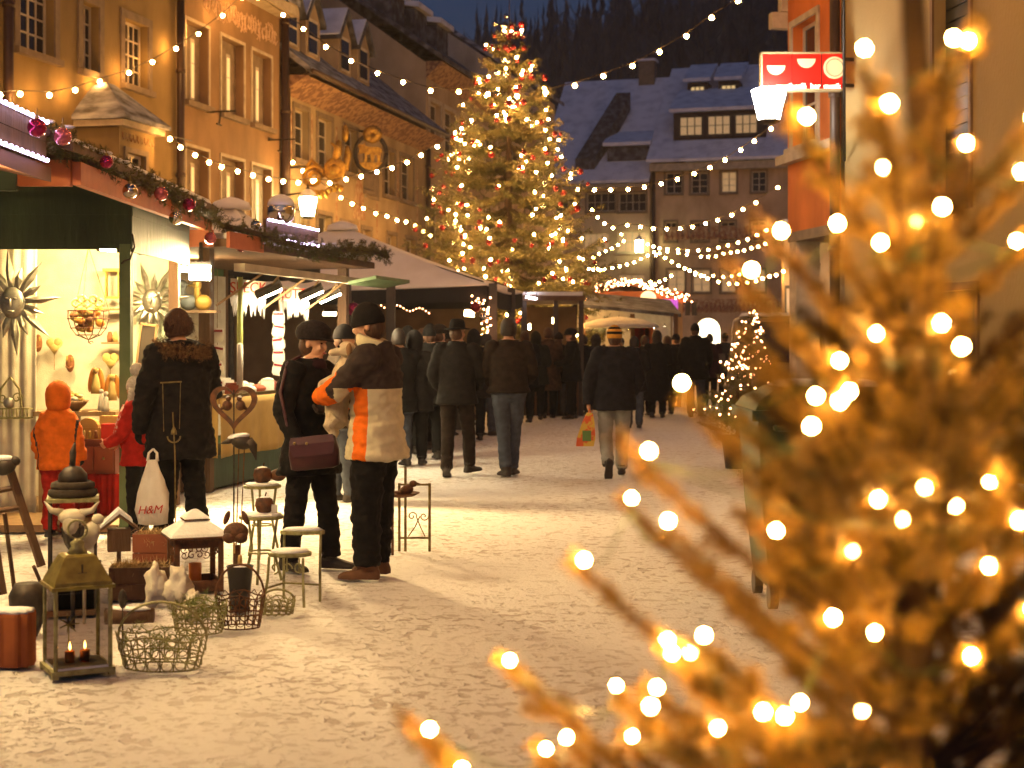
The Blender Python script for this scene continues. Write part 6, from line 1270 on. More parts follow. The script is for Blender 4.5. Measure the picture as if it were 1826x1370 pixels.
# ---- the crowd
CO = [C_BLK, C_BLK2, C_DBR, C_NAVY, C_GRN, C_PUR, C_GREY, C_TAN]
CROWD = [(610,14.6,1.70,-70,2,'beanie',.75,'with brown coat behind the woman in black'),(640,15.2,1.66,-110,7,'hair',.75,'with brown hair and tan coat between the couple'),
 (728,20.6,1.74,22,0,'beanie',.72,'in black, first in the dark crowd right of the couple'),(754,21.6,1.72,0,2,'hair',.70,'bare headed in brown, second in the dark crowd'),(783,22.0,1.76,-15,1,'cap',.75,'in a cap beside the man in the brimmed hat'),(738,24.2,1.70,60,4,'hair',.7,'in olive, half hidden in the dark crowd'),(768,25.0,1.80,35,0,'hood',.65,'hooded, at the back of the dark crowd'),(797,24.6,1.70,-30,5,'beanie',.75,'in plum, behind the man in the brimmed hat'),
 (712,18.7,1.70,30,0,'hair',.70,'in black, close behind the man with the dog'),(738,18.9,1.66,-10,1,'hood',.72,'hooded in black, nearest of the dark crowd'),(766,19.8,1.74,15,0,'beanie',.72,'in black beanie, left of the man in the brimmed hat'),
 (846,23.4,1.70,10,1,'hood',.70,'hooded, between the first two walkers'),(866,24.6,1.66,-45,0,'hair',.75,'in black, between the first two walkers'),(936,28.4,1.72,15,0,'hair',.7,'in black, right behind the man in jeans'),
 (955,29.4,1.70,0,4,'hood',.72,'hooded, leftmost of the group before the flat roofed stall'),(978,30.0,1.80,10,7,'hair',.55,'in long brown coat before the flat roofed stall'),(996,31.0,1.70,-20,1,'beanie',.7,'in beanie, behind the long brown coat'),(1020,29.8,1.76,75,0,'cap',.75,'in peaked cap, seen in profile'),(1040,31.5,1.66,15,3,'hair',.75,'in navy, right of the peaked cap'),(1062,33.0,1.66,-15,6,'hood',.7,'in grey hood, left of the striped cap'),
 (1131,26.6,1.62,0,1,'hair',.72,'in black, right behind the striped cap'),(1150,31.0,1.64,12,2,'hair',.60,'in brown, between striped cap and long black coat'),(1172,30.2,1.74,-12,0,'longhair',.35,'in ankle length black coat'),(1190,31.6,1.64,8,1,'hair',.45,'in dark coat, right of the ankle length coat'),(1240,30.6,1.88,0,0,'beanie',.72,'broad and tall in black, near the lit archway'),(1206,35.0,1.68,25,2,'beanie',.7,'far off, left of the tall man in black'),(1266,35.5,1.70,0,5,'hair',.7,'far off, right of the tall man in black'),(1293,39.0,1.72,-10,3,'beanie',.7,'farthest, below the lit archway'),
 (1078,38.5,1.68,0,7,'hair',.7,'far off at the bright clothes stall, left'),(1108,37.5,1.60,20,2,'beanie',.7,'far off at the bright clothes stall, right')]
rs = random.Random(31); HM = [HAIRD, HAIRB]
for i, (px, Y, H, yw, ci, hat, hem, txt) in enumerate(CROWD):
    sp = rs.uniform(-.05,.05); J = dict(al=(-.10,-.02+sp,.09), ar=(.10,.02-sp,.09), el=(-.28,rs.uniform(-.05,.05),1.13), er=(.28,rs.uniform(-.05,.05),1.13))
    if i % 3: J.update(wl=(-.12,.28,1.10), wr=(.12,.28,1.12))
    if i == 24: J.update(al=(-.10,-.16,.09), ar=(.13,.16,.09))
    o, hp, k_, M_ = person('person '+txt, (X(px,Y),Y,0), R(yw), H, CO[ci], C_BLK if i % 4 else C_JEAN, M_SHOE, hem=hem, bulk=rs.uniform(1.15,1.32), flare=1.12, baggy=1.1, head=(R(rs.uniform(-25,25)),0), vox=.018, J=J, gloves=C_BLK if i % 2 else None, group='people in the market crowd', seed=i, wr=.01)
    headgear(o, hp, k_, M_, hat, (HM[i % 2] if 'hair' in hat else (CO[(ci+1) % 6] if hat != 'hood' else CO[ci])))
finish_people()
# ================================================================ goods set out on the snow
def circ(c, r, n=14, ax='y', sq=1.0, a0=0.0, a1=2*math.pi):
    out = []
    for i in range(n+1):
        a = a0+(a1-a0)*i/n; x, y = r*math.cos(a), r*math.sin(a)*sq
        out.append(Vector(c)+(Vector((x,0,y)) if ax == 'y' else Vector((x,y,0)) if ax == 'z' else Vector((0,x,y))))
    return out
def spiral(c, r, turns, ax=(1,0,0), st=0.0, sg=1):
    a_ = Vector(ax); return [Vector(c)+(a_*math.cos(st+sg*t*.5)+Vector((0,0,1))*math.sin(st+sg*t*.5))*r*(1-t/(turns*12.57+2)) for t in range(int(turns*12.57))]
# ---- tall lantern with candle
def tall_lantern():
    Y = 7.15; c = Vector((X(138,Y),Y,0)); t = thing('garden_lantern', 'tall aged brass candle lantern with hipped roof, standing in front of all the goods', 'lantern', c, 'metal lanterns on the snow')
    rz = R(28); M = Matrix.Rotation(rz,3,'Z'); w_ = .125; P = lambda x,y,z: c+M@Vector((x,y,z))
    k = MB(); k.box(c+Vector((0,0,.025)), (.29,.29,.022), rz); build(k, 'base', M_VERD, t)
    k = MB(); k.box(c+Vector((0,0,.040)), (.25,.25,.012), rz); build(k, 'base_snow', M_SNOW, t)
    for x in (-1,1):
        for y in (-1,1):
            k = MB(); k.tube([P(x*w_,y*w_,.0),P(x*w_,y*w_,.41)], .010, 6); build(k, 'corner_post', M_VERD, t)
            k = MB(); k.box(P(x*.13,y*.13,.008), (.03,.03,.016), rz); build(k, 'foot', M_VERD, t)
    for i in range(4):
        a = i*math.pi/2; Mi = Matrix.Rotation(rz+a,3,'Z'); k = MB(); k.box(c+Mi@Vector((0,-w_,.22)), (.23,.003,.34), rz+a); build(k, 'pane', glass('clear_glass', (.95,.95,.92), .03, 1.0), t)
    k = MB(); k.box(c+Vector((0,0,.415)), (.29,.29,.016), rz); k.loft([[P(x*q,y*q,z) for x, y in ((-1,-1),(1,-1),(1,1),(-1,1))] for q, z in ((.135,.423),(.13,.44),(.075,.55),(.06,.56))]); rf = build(k, 'roof', mat('olive_brass', (.26,.21,.05), .5, (.15,.11,.03), 14, metal=.6), t, fix=True)
    k = MB(); k.lathe(c+Vector((0,0,.56)), [(.05,0),(.03,.03),(.035,.05),(.012,.07)], 10); k.tube(circ(c+Vector((0,0,.67)), .045, 14), .006, 5); build(k, 'finial', M_VERD, rf, True)
    k = MB()
    for a in (0,math.pi/2): 
        Mi = Matrix.Rotation(rz+a,3,'Z'); q = c+Mi@Vector((0,-.107,.49)); k.tube([q+Vector((0,0,-.03)),q+Vector((0,0,.03))], .004, 4); k.tube([q+Mi@Vector((-.02,0,-.01)),q+Mi@Vector((.02,0,-.01))], .004, 4)
    build(k, 'stamped_star', M_IRON, rf)
    for dx in (-.035,.035):
        k = MB(); k.lathe(P(dx,0,.047), [(.022,0),(.024,.05),(.02,.055),(.004,.05)], 12); cd = build(k, 'candle', mat('orange_wax', (.75,.22,.04), .5), t, True)
        k = MB(); k.lathe(P(dx,0,.105), [(.002,0),(.007,.012),(.004,.028),(.0006,.04)], 8); build(k, 'flame', emat('candle_flame', (1,.5,.12), 18), cd, True)
    k = MB()
    for i in range(7): a = i*.9; q = P(-.03,.05,.22); k.tube([q, q+Vector((.05*math.cos(a),.01,.05*math.sin(a)))], [.006,.002], 4)
    k.tube([P(-.03,.05,.05),P(-.03,.05,.22)], .003, 4); build(k, 'wire_flower', M_VERD, t)
tall_lantern()
def wide_lantern():
    Y = 9.5; c = Vector((X(348,Y),Y,0)); t = thing('garden_lantern', 'broad rusty lantern with snowy pagoda roof beside the white stones', 'lantern', c, 'metal lanterns on the snow'); rz = R(22); M = Matrix.Rotation(rz,3,'Z'); P = lambda x,y,z: c+M@Vector((x,y,z)); w_ = .135
    for x in (-1,1):
        for y in (-1,1): k = MB(); k.box(P(x*w_,y*w_,.17), (.03,.03,.34), rz); build(k, 'corner_post', M_RUST, t)
    for i in range(4):
        Mi = Matrix.Rotation(rz+i*math.pi/2,3,'Z'); k = MB(); k.box(c+Mi@Vector((0,-w_,.30)), (.24,.008,.05), rz+i*math.pi/2); k.box(c+Mi@Vector((0,-w_,.05)), (.24,.008,.05), rz+i*math.pi/2)
        for j in range(5): q = c+Mi@Vector((-.09+.045*j,-w_-.004,.235)); ax = Mi@Vector((1,0,0)); k.tube(spiral(q,.026,1.2,ax,j*1.3,1 if j % 2 else -1), .003, 4)
        build(k, 'fretwork', M_RUST, t)
    k = MB(); k.box(c+Vector((0,0,.015)), (.29,.29,.02), rz); build(k, 'base', M_RUST, t)
    k = MB(); k.loft([[P(x*q,y*q,z) for x, y in ((-1,-1),(1,-1),(1,1),(-1,1))] for q, z in ((.185,.335),(.185,.345),(.07,.425),(.07,.43))]); k.loft([[P(x*q,y*q,z) for x, y in ((-1,-1),(1,-1),(1,1),(-1,1))] for q, z in ((.08,.44),(.08,.448),(.015,.485),(.01,.49))]); rf = build(k, 'roof', M_RUST, t, fix=True)
    k = MB(); k.loft([[P(x*q,y*q,z) for x, y in ((-1,-1),(1,-1),(1,1),(-1,1))] for q, z in ((.182,.349),(.172,.366),(.075,.434),(.06,.436))]); k.loft([[P(x*q,y*q,z) for x, y in ((-1,-1),(1,-1),(1,1),(-1,1))] for q, z in ((.078,.450),(.07,.462),(.02,.50),(.008,.505))]); build(k, 'roof_snow', M_SNOW, rf, fix=True)
    k = MB(); k.lathe(P(0,0,.026), [(.04,0),(.04,.14),(.005,.145)], 12); build(k, 'candle', mat('orange_wax', (.75,.22,.04)), t, True)
wide_lantern()
def glass_lantern():
    Y = 8.7; c = Vector((X(130,Y),Y,0)); t = thing('garden_lantern', 'tall square glass lantern with wreath on top, behind the brass candle lantern', 'lantern', c, 'metal lanterns on the snow'); rz = R(15); M = Matrix.Rotation(rz,3,'Z'); P = lambda x,y,z: c+M@Vector((x,y,z)); w_ = .125
    k = MB(); k.box(c+Vector((0,0,.02)), (.29,.29,.03), rz); build(k, 'base', M_WOOD, t); k = MB(); k.box(c+Vector((0,0,.655)), (.29,.29,.02), rz); build(k, 'top', M_VERD, t)
    for x in (-1,1):
        for y in (-1,1): k = MB(); k.box(P(x*w_,y*w_,.34), (.016,.016,.61), rz); build(k, 'corner_post', M_IRON, t)
    for i in range(4): Mi = Matrix.Rotation(rz+i*math.pi/2,3,'Z'); k = MB(); k.box(c+Mi@Vector((0,-w_,.34)), (.235,.003,.60), rz+i*math.pi/2); build(k, 'pane', glass('clear_glass', (.95,.95,.92), .03, 1.0), t)
    for zz, rr in ((.69,.115),(.73,.10)): k = MB(); k.tube(circ(c+Vector((0,0,zz)), rr, 18, 'z'), .026, 7); build(k, 'wreath', mat('dark_twigs', (.05,.035,.022), .9, scale=30, bump=.8), t, True)
    k = MB(); k.lathe(c+Vector((0,0,.745)), [(.085,0),(.08,.05),(.05,.085),(.01,.10)], 14); k.tube([c+Vector((0,0,.84)),c+Vector((0,0,.92)),c+Vector((.01,0,.97))], [.014,.02,.006], 7); build(k, 'knob', M_IRON, t, True)
glass_lantern()
def wire_basket(label, c, rx, ry, h, m_, handle=0.0, n=15, flare=1.25, greens=0, rz=0.0):
    c = Vector(c); t = thing('wire_basket', label, 'basket', c, 'wire baskets on the snow'); M = Matrix.Rotation(rz,3,'Z'); E = lambda a, f, z: c+M@Vector((rx*f*math.cos(a), ry*f*math.sin(a), z)); r = .0034
    k = MB()
    for z, f in ((.012,1.0),(h*.5,(1+flare)/2),(h,flare)): k.tube([E(i*math.pi/16,f,z+(.025*math.cos(i*math.pi/8)**2 if z == h else 0)) for i in range(33)], r*1.2, 5)
    build(k, 'hoop', m_, t)
    k = MB()
    for i in range(n):
        a = 2*math.pi*i/n; k.tube([E(a,1,.01),E(a,(1+flare)/2,h*.5),E(a,flare,h)], r, 4); da = math.pi/n; f = (1+flare)/2
        for zz, ff in ((h*.27,1+(flare-1)*.25),(h*.74,1+(flare-1)*.75)):
            q = E(a+da,ff,zz); tx = (E(a+da+.1,ff,zz)-E(a+da-.1,ff,zz)).normalized(); rr = min(h*.21, (E(a,ff,0)-E(a+2*da,ff,0)).length*.42)
            k.tube([q+tx*rr*math.cos(s_)+Vector((0,0,rr*math.sin(s_))) for s_ in [j*math.pi/5 for j in range(11)]], r*.8, 4)
        k.tube([E(a,flare,h),E(a+da,flare*1.04,h+.03),E(a+2*da,flare,h)], r*.8, 4)
    o = build(k, 'scrollwork', m_, t); o['kind'] = 'stuff'
    if handle: k = MB(); k.tube([E(0,flare,h)]+[c+M@Vector((rx*flare*math.cos(s_),0,h+handle*math.sin(s_))) for s_ in [j*math.pi/14 for j in range(15)]], r*1.8, 6); build(k, 'handle', m_, t)
    if greens:
        rs = random.Random(greens); segs = []
        for i in range(greens):
            p = E(rs.uniform(0,6.28), rs.uniform(.2,1.1), h*rs.uniform(.5,1.1)); d = Vector((rs.gauss(0,1),rs.gauss(0,1),abs(rs.gauss(0,.9)))).normalized(); segs.append((p,p+d*rs.uniform(.05,.11)))
        V, T = needles(segs, 420, .028, .004, 1, .6, greens); o = link('fir_sprigs', mesh_np(V-np.array(c), T), mat('fresh_sprigs', (.16,.20,.05), .7, (.26,.24,.08), 8, isl=.4), t); o['kind'] = 'stuff'
    return t
wire_basket('large pale green wire basket with arched handle and fir sprigs, front of the display', (X(285,7.15),7.2,0), .18, .11, .15, M_VERD, .17, 18, 1.22, 26, R(-8))
wire_basket('dark rusty wire basket with sprigs, right of the green one', (X(428,8.2),8.2,0), .105, .08, .17, M_RUST, .18, 15, 1.25, 0, R(4))
wire_basket('small flat wire basket at the right edge of the display', (X(494,8.6),8.62,0), .085, .06, .075, M_VERD, .07, 13, 1.15, 0, R(6))
wire_basket('sprig filled wire basket behind the large green one', (X(345,7.9),8.05,0), .12, .09, .15, M_VERD, .0, 14, 1.2, 44, R(20))
def prop(name, label, cat, mb, m_, c, smooth=True, group=None, fix=True):
    o = build(mb, name, m_, None, smooth, fix); bake_origin(o, c); return tag(o, label, cat, group)
# fluted terracotta block, crates, stones, bucket
Y = 7.3; c = Vector((X(24,Y),Y,0)); k = MB(); ring = []
for i in range(48): a = 2*math.pi*i/48; q = 1+.10*math.cos(a*9); ring.append((.095*q*math.copysign(abs(math.cos(a))**.6,math.cos(a)), .075*q*math.copysign(abs(math.sin(a))**.6,math.sin(a))))
k.loft([[c+Vector((x*s_,y*s_,z)) for x, y in ring] for z, s_ in ((0,.98),(.01,1),(.24,1),(.255,.97))]); fo = thing('fluted_pot', 'orange fluted terracotta block with snow on top, left edge', 'pot', c); build(k, 'body', mat('terracotta', (.46,.13,.03), .8, (.33,.085,.02), 6), fo, False, True)
k = MB(); k.loft([[c+Vector((x*s_,y*s_,z)) for x, y in ring] for z, s_ in ((.256,.96),(.268,.90),(.274,.6))]); build(k, 'snow', M_SNOW, fo, True)
def crate(label, c, w_, d_, h, rz, m_, straw=True):
    c = Vector(c); t = thing('wooden_crate', label, 'crate', c, 'wooden crates on the snow'); M = Matrix.Rotation(rz,3,'Z')
    for i in range(2):
        for s_ in (-1,1):
            k = MB(); k.box(c+M@Vector((0,s_*d_/2,h*(.25+.5*i))), (w_,.012,h*.47), rz); build(k, 'slat', m_, t); k = MB(); k.box(c+M@Vector((s_*(w_/2+.007),0,h*(.25+.5*i))), (.012,d_-.014,h*.47), rz); build(k, 'slat', m_, t)
    k = MB(); k.box(c+Vector((0,0,.012)), (w_-.02,d_-.02,.014), rz); build(k, 'bottom', m_, t)
    if straw:
        rs = random.Random(int(w_*1000)); segs = [(c+M@Vector((rs.uniform(-.46,.46)*w_,rs.uniform(-.42,.42)*d_,h*rs.uniform(.7,1.0))),)*2 for i in range(130)]; segs = [(p, p+Vector((rs.gauss(0,.03),rs.gauss(0,.03),rs.uniform(.0,.035)))) for p, _ in segs]
        V, T = needles(segs, 220, .05, .004, 1, .4, 3); o = link('straw', mesh_np(V-np.array(c), T), mat('straw', (.60,.42,.18), .8, (.42,.27,.10), 20, isl=.3), t); o['kind'] = 'stuff'
    return t
crate('brown wooden crate filled with straw, behind the brass lantern', (X(238,9.0),9.2,.0), .34, .22, .20, R(8), M_WOOD)
crate('red brown wooden crate with straw, left of the broad rusty lantern', (X(272,10.2),10.3,0), .26, .2, .26, R(5), mat('red_brown_wood', (.24,.07,.03), .75))
def stone(label, c, r, seed, m_=None):
    c = Vector(c); k = MB(); k.ell((0,0,0), 1.0, 16, 12); 
    k.v = [tuple(c+Vector((p[0]*r[0],p[1]*r[1],(p[2]+1)*r[2]))*1.0+Vector(p)*.9*min(r)*(noise.noise(Vector(p)*1.7+Vector((seed,0,0)))+.5*noise.noise(Vector(p)*4.0+Vector((seed,3,0))))) for p in k.v]; prop('white_stone', label, 'stone', k, m_ or mat('white_alabaster', (.72,.66,.54), .75, (.55,.47,.35), 8, .4, 30), c, True, 'rough white stones')
stone('rough white stone left of the arched basket handle', (X(277,8.9),8.9,0), (.06,.06,.115), 1); stone('tallest rough white stone, in front of the rusty lantern', (X(318,8.85),8.85,0), (.065,.06,.12), 5); stone('small white stone at the foot of the tallest one', (X(343,8.7),8.75,0), (.05,.05,.06), 9); stone('flat snowy stone before the brown crate', (X(335,8.4),8.45,0), (.07,.05,.035), 4)
Y = 8.75; c = Vector((X(428,Y),Y,0)); t = thing('flower_bucket', 'tapered black bucket with snow and a candle, above the rusty basket', 'bucket', c); k = MB(); k.lathe(c+Vector((0,0,.02)), [(.052,0),(.076,.235),(.080,.24),(.074,.242),(.070,.225)], 18); build(k, 'body', mat('black_enamel', (.018,.015,.014), .45), t, True)
k = MB(); k.lathe(c+Vector((0,0,.235)), [(.070,0),(.05,.022),(.002,.03)], 14); build(k, 'snow', M_SNOW, t, True); k = MB(); k.lathe(c+Vector((.0,0,.26)), [(.014,0),(.012,.06),(.002,.065)], 10); build(k, 'candle', mat('beeswax', (.55,.33,.10), .6), t, True)
k = MB(); k.lathe(c, [(.06,0),(.06,.02)], 14); build(k, 'foot', M_IRON, t)
Y = 9.05; c = Vector((X(422,Y),Y,0)); t = thing('moose_ornament', 'rusty moose head ornament on a post, above the black bucket', 'ornament', c); k = MB(); k.tube([c,c+Vector((0,0,.34))], .022, 8); build(k, 'post', M_RUST, t)
k = MB(); h = c+Vector((0,-.02,.42)); k.ell(h,(.075,.055,.06),14,10); k.ell(h+Vector((.035,-.03,-.03)),(.04,.035,.035),10,8); k.ell(h+Vector((-.035,-.03,-.03)),(.04,.035,.035),10,8)
for s_ in (-1,1): k.ell(h+Vector((s_*.055,0,.085)),(.018,.012,.045),8,6,Matrix.Rotation(-s_*.35,3,'Y'))
build(k, 'head', M_RUST, t, True); k = MB(); k.lathe(c+Vector((.0,-.075,.30)), [(.006,0),(.006,.06),(.002,.065)], 8); build(k, 'candle', MATS['beeswax'], t)
# metal tables with rusty apples
def table(label, c, r, h, m_):
    c = Vector(c); t = thing('metal_table', label, 'table', c, 'small metal tables'); k = MB(); k.lathe(c+Vector((0,0,h-.02)), [(r*.98,0),(r,.008),(r,.02),(r*.97,.022)], 22); build(k, 'top', m_, t)
    k = MB(); k.lathe(c+Vector((0,0,h+.003)), [(r*.94,0),(r*.85,.012),(r*.3,.016)], 20); build(k, 'snow', M_SNOW, t, True)
    for i in range(3): a = .5+i*2.094; k = MB(); k.tube([c+Vector((r*.75*math.cos(a),r*.75*math.sin(a),h-.02)),c+Vector((r*.55*math.cos(a),r*.55*math.sin(a),h*.5)),c+Vector((r*.95*math.cos(a),r*.95*math.sin(a),0))], .009, 6); build(k, 'leg', m_, t)
    k = MB(); k.tube(circ(c+Vector((0,0,h*.45)), r*.55, 18, 'z'), .006, 5); build(k, 'ring', m_, t)
def apple(label, c, r):
    c = Vector(c); t = thing('metal_apple', label, 'ornament', c, 'rusty metal apples'); k = MB(); k.lathe(c, [(r*.35,0),(r*.8,r*.25),(r,r*.85),(r*.85,r*1.5),(r*.45,r*1.72),(r*.1,r*1.6)], 18); build(k, 'body', M_RUST, t, True); k = MB(); k.tube([c+Vector((0,0,r*1.6)),c+Vector((r*.2,0,r*2.2))], r*.07, 5); build(k, 'stalk', M_RUST, t); k = MB(); k.lathe(c+Vector((0,0,r*1.52)), [(r*.62,0),(r*.5,r*.2),(r*.05,r*.3)], 12); build(k, 'snow', M_SNOW, t, True)
c1 = Vector((X(468,10.9),10.9,0)); table('taller round metal table with a rusty apple, behind the woman in black', c1, .135, .52, M_VERD); apple('rusty apple with snow cap on the taller table', c1+Vector((0,0,.532)), .068)
c2 = Vector((X(466,9.8),9.8,0)); table('lower round metal table with a rusty apple', c2, .145, .43, M_VERD); apple('rusty apple with snow cap on the lower table', c2+Vector((.02,0,.442)), .062)
k = MB(); k.box(c2+Vector((.09,-.03,.475)), (.04,.004,.055)); prop('price_tag', 'small white price card on the lower metal table', 'card', k, M_PACK, c2+Vector((.09,0,.44)), False)
cc = c1+Vector((.09,.02,.53)); k = MB(); k.ell(cc+Vector((.02,0,.06)),(.06,.04,.045),10,8); k.ell(cc+Vector((.07,0,.10)),(.03,.025,.028),8,6); k.tube([cc+Vector((-.03,0,.05)),cc+Vector((-.09,0,.02))],[.02,.006],6); prop('bird_figure', 'rusty bird figure beside the apple on the taller table', 'ornament', k, M_RUST, cc)
# green chair with snow
Y = 9.0; c = Vector((X(525,Y),Y,0)); t = thing('garden_chair', 'small green metal chair with snow on seat and round back rest', 'chair', c); M = Matrix.Rotation(R(-18),3,'Z'); P = lambda x,y,z: c+M@Vector((x,y,z))
k = MB(); k.lathe(P(-.02,-.02,.285), [(.125,0),(.13,.008),(.13,.022),(.12,.024)], 20, sx=1.0, sy=.8); build(k, 'seat', M_VERD, t); k = MB(); k.lathe(P(-.02,-.02,.310), [(.118,0),(.10,.014),(.02,.018)], 18, sx=1.0, sy=.8); build(k, 'seat_snow', M_SNOW, t, True)
for x, y in ((-.12,-.09),(.10,-.09)): k = MB(); k.tube([P(x,y,.285),P(x*1.05,y*1.1,.15),P(x*1.2,y*1.3,0)], .008, 6); build(k, 'leg', M_VERD, t)
for x in (-.12,.12): k = MB(); k.tube([P(x,.10,0),P(x,.10,.25),P(x,.11,.42)], .008, 6); build(k, 'leg', M_VERD, t)
k = MB(); k.lathe(P(0,.11,.40), [(.135,0),(.135,.02),(.12,.022)], 18, sx=1, sy=.5); build(k, 'back_plate', M_VERD, t); k = MB(); k.lathe(P(0,.11,.423), [(.125,0),(.10,.014),(.02,.018)], 16, sx=1, sy=.5); build(k, 'back_snow', M_SNOW, t, True)
k = MB()
for x in (-.08,.0,.08): k.tube(spiral(P(x,-.10,.22),.035,1.1,M@Vector((1,0,0)),x*20), .005, 4); k.tube([P(x,-.1,.285),P(x,-.1,.2)], .005, 4)
build(k, 'apron_scroll', M_VERD, t)
k = MB(); k.tube([P(-.12,.10,.10),P(.12,.10,.10)], .006, 5); k.tube([P(-.12,.10,.10),P(-.13,-.10,.10)], .006, 5); build(k, 'stretcher', M_VERD, t)
# screen with scrolls, bird bath
Y = 11.2; t = thing('garden_screen', 'thin brass wire garden screen with scrolls, right of the man with the dog', 'screen', at(744,985,Y)); z1 = Z(862,Y)
for px in (712,723,766): k = MB(); x = X(px,Y); k.tube([(x,Y,0),(x,Y,z1 if px != 723 else z1+.12)], .010, 6); build(k, 'post', M_BRASS, t)
k = MB()
for zz in (z1-.01,.10): k.tube([(X(712,Y),Y,zz),(X(766,Y),Y,zz)], .008, 6)
build(k, 'rail', M_BRASS, t); k = MB()
for x, sg in ((X(735,Y),1),(X(756,Y),-1)): k.tube(spiral((x,Y,.26),.035,1.2,(1,0,0),0,sg), .004, 4); k.tube([(x+.03*sg,Y,.26),(X(745,Y)+.02*sg,Y,.18),(X(758,Y) if sg > 0 else X(728,Y),Y,.11)], .004, 4)
build(k, 'scroll', M_BRASS, t)
Y = 11.0; c = Vector((X(700,Y),Y,0)); t = thing('bird_bath', 'shallow rusty bird bath on a stake with a bird on its rim', 'bird bath', c); k = MB(); k.tube([c,c+Vector((0,0,.42))], .010, 6); build(k, 'stake', M_RUST, t); k = MB(); k.lathe(c+Vector((.06,0,.42)), [(.03,0),(.10,.012),(.135,.03),(.138,.036),(.10,.02),(.01,.015)], 20); build(k, 'dish', M_RUST, t, True)
q = c+Vector((.10,0,.47)); k = MB(); k.ell(q,(.055,.035,.04),10,8,Matrix.Rotation(-.5,3,'Y')); k.ell(q+Vector((.05,0,.05)),(.03,.025,.025),8,6); k.tube([q+Vector((-.04,0,-.02)),q+Vector((-.09,0,-.01))],[.02,.005],6); k.tube([q+Vector((.07,0,.055)),q+Vector((.10,0,.05))],[.008,.001],5); build(k, 'bird', M_RUST, t, True)
# heart with two birds on a stake
Y = 10.2; c = at(417,722,Y); t = thing('heart_ornament', 'rusty metal heart on a stake with two little birds inside', 'ornament', Vector((c.x,Y,0))); pts = []
for i in range(41): a = 2*math.pi*i/40; pts.append((.0105*16*math.sin(a)**3*.95, .0105*(13*math.cos(a)-5*math.cos(2*a)-2*math.cos(3*a)-math.cos(4*a))))
k = MB(); inner = [(x*.76,z*.76+.004) for x, z in pts]; n = len(pts)
for d in (-.012,.012): k.v += [(c.x+x,c.y+d,c.z+z) for x, z in pts]+[(c.x+x,c.y+d,c.z+z) for x, z in inner]
for i in range(n-1):
    o0, i0, o1, i1 = i, n+i, 2*n+i, 3*n+i; k.f += [(o0,o0+1,i0+1,i0),(o1,i1,i1+1,o1+1),(o0,o1,o1+1,o0+1),(i0,i0+1,i1+1,i1)]; k.m += [0]*4
build(k, 'heart', M_RUST, t, False, True); k = MB(); k.tube([(c.x,Y,0),(c.x,Y,c.z+.10)], .005, 6); build(k, 'stake', M_IRON, t)
for s_ in (-1,1):
    q = c+Vector((s_*.045,0,-.005)); k = MB(); k.ell(q,(.034,.030,.036),12,9); k.ell(q+Vector((s_*-.008,0,.045)),(.018,.018,.018),10,8); k.tube([q+Vector((s_*.02,0,-.01)),q+Vector((s_*.05,0,-.03))],[.016,.004],6); bd = build(k, 'bird', M_RUST, t, True); k = MB(); k.ell(q+Vector((-.004*s_,0,.058)),(.014,.014,.010),8,6); build(k, 'snow', M_SNOW, bd, True)
# long legged metal bird
Y = 9.9; c = at(431,788,Y); t = thing('metal_crow', 'long legged metal crow with snow on its back', 'ornament', Vector((c.x,Y,0))); k = MB(); k.ell(c,(.075,.045,.05),14,10,Matrix.Rotation(.25,3,'Y')); k.tube([c+Vector((.04,0,.0)),c+Vector((.075,0,-.03)),c+Vector((.095,0,-.12))],[.04,.03,.004],8); k.tube([c+Vector((-.05,0,.02)),c+Vector((-.10,0,.0)),c+Vector((-.135,0,-.012))],[.03,.016,.003],8); build(k, 'body', M_IRON, t, True)
k = MB(); k.ell(c+Vector((-.02,0,.035)),(.075,.035,.022),12,8,Matrix.Rotation(-.15,3,'Y')); build(k, 'snow', M_SNOW, t, True)
for s_ in (-1,1): k = MB(); k.tube([c+Vector((s_*.018,0,-.03)),Vector((c.x-.03+s_*.012,Y,.0))], .004, 5); build(k, 'leg', M_RUST, t)
# swing ornament on a rod before the dark coat
Y = 10.6; c = at(306,745,Y); t = thing('swing_ornament', 'wire trapeze ornament with a bell on a thin rod, before the fur collared coat', 'ornament', Vector((c.x,Y,0))); k = MB(); q = lambda px,py: at(px,py,Y)
k.tube([q(286,683),q(324,681)], .006, 5); k.tube([q(290,683),q(292,770)], .003, 4); k.tube([q(322,682),q(320,765)], .003, 4); k.tube([q(308,735),q(312,810),Vector((q(313,0).x,Y,0))], .005, 5); k.tube(circ(q(310,778),.045,10,'y',1,math.pi,2*math.pi), .006, 5); build(k, 'rod', M_BRASS, t); k = MB(); k.lathe(q(310,775), [(.022,0),(.02,.02),(.008,.05),(.003,.055)], 10); build(k, 'bell', M_BRASS, t, True)
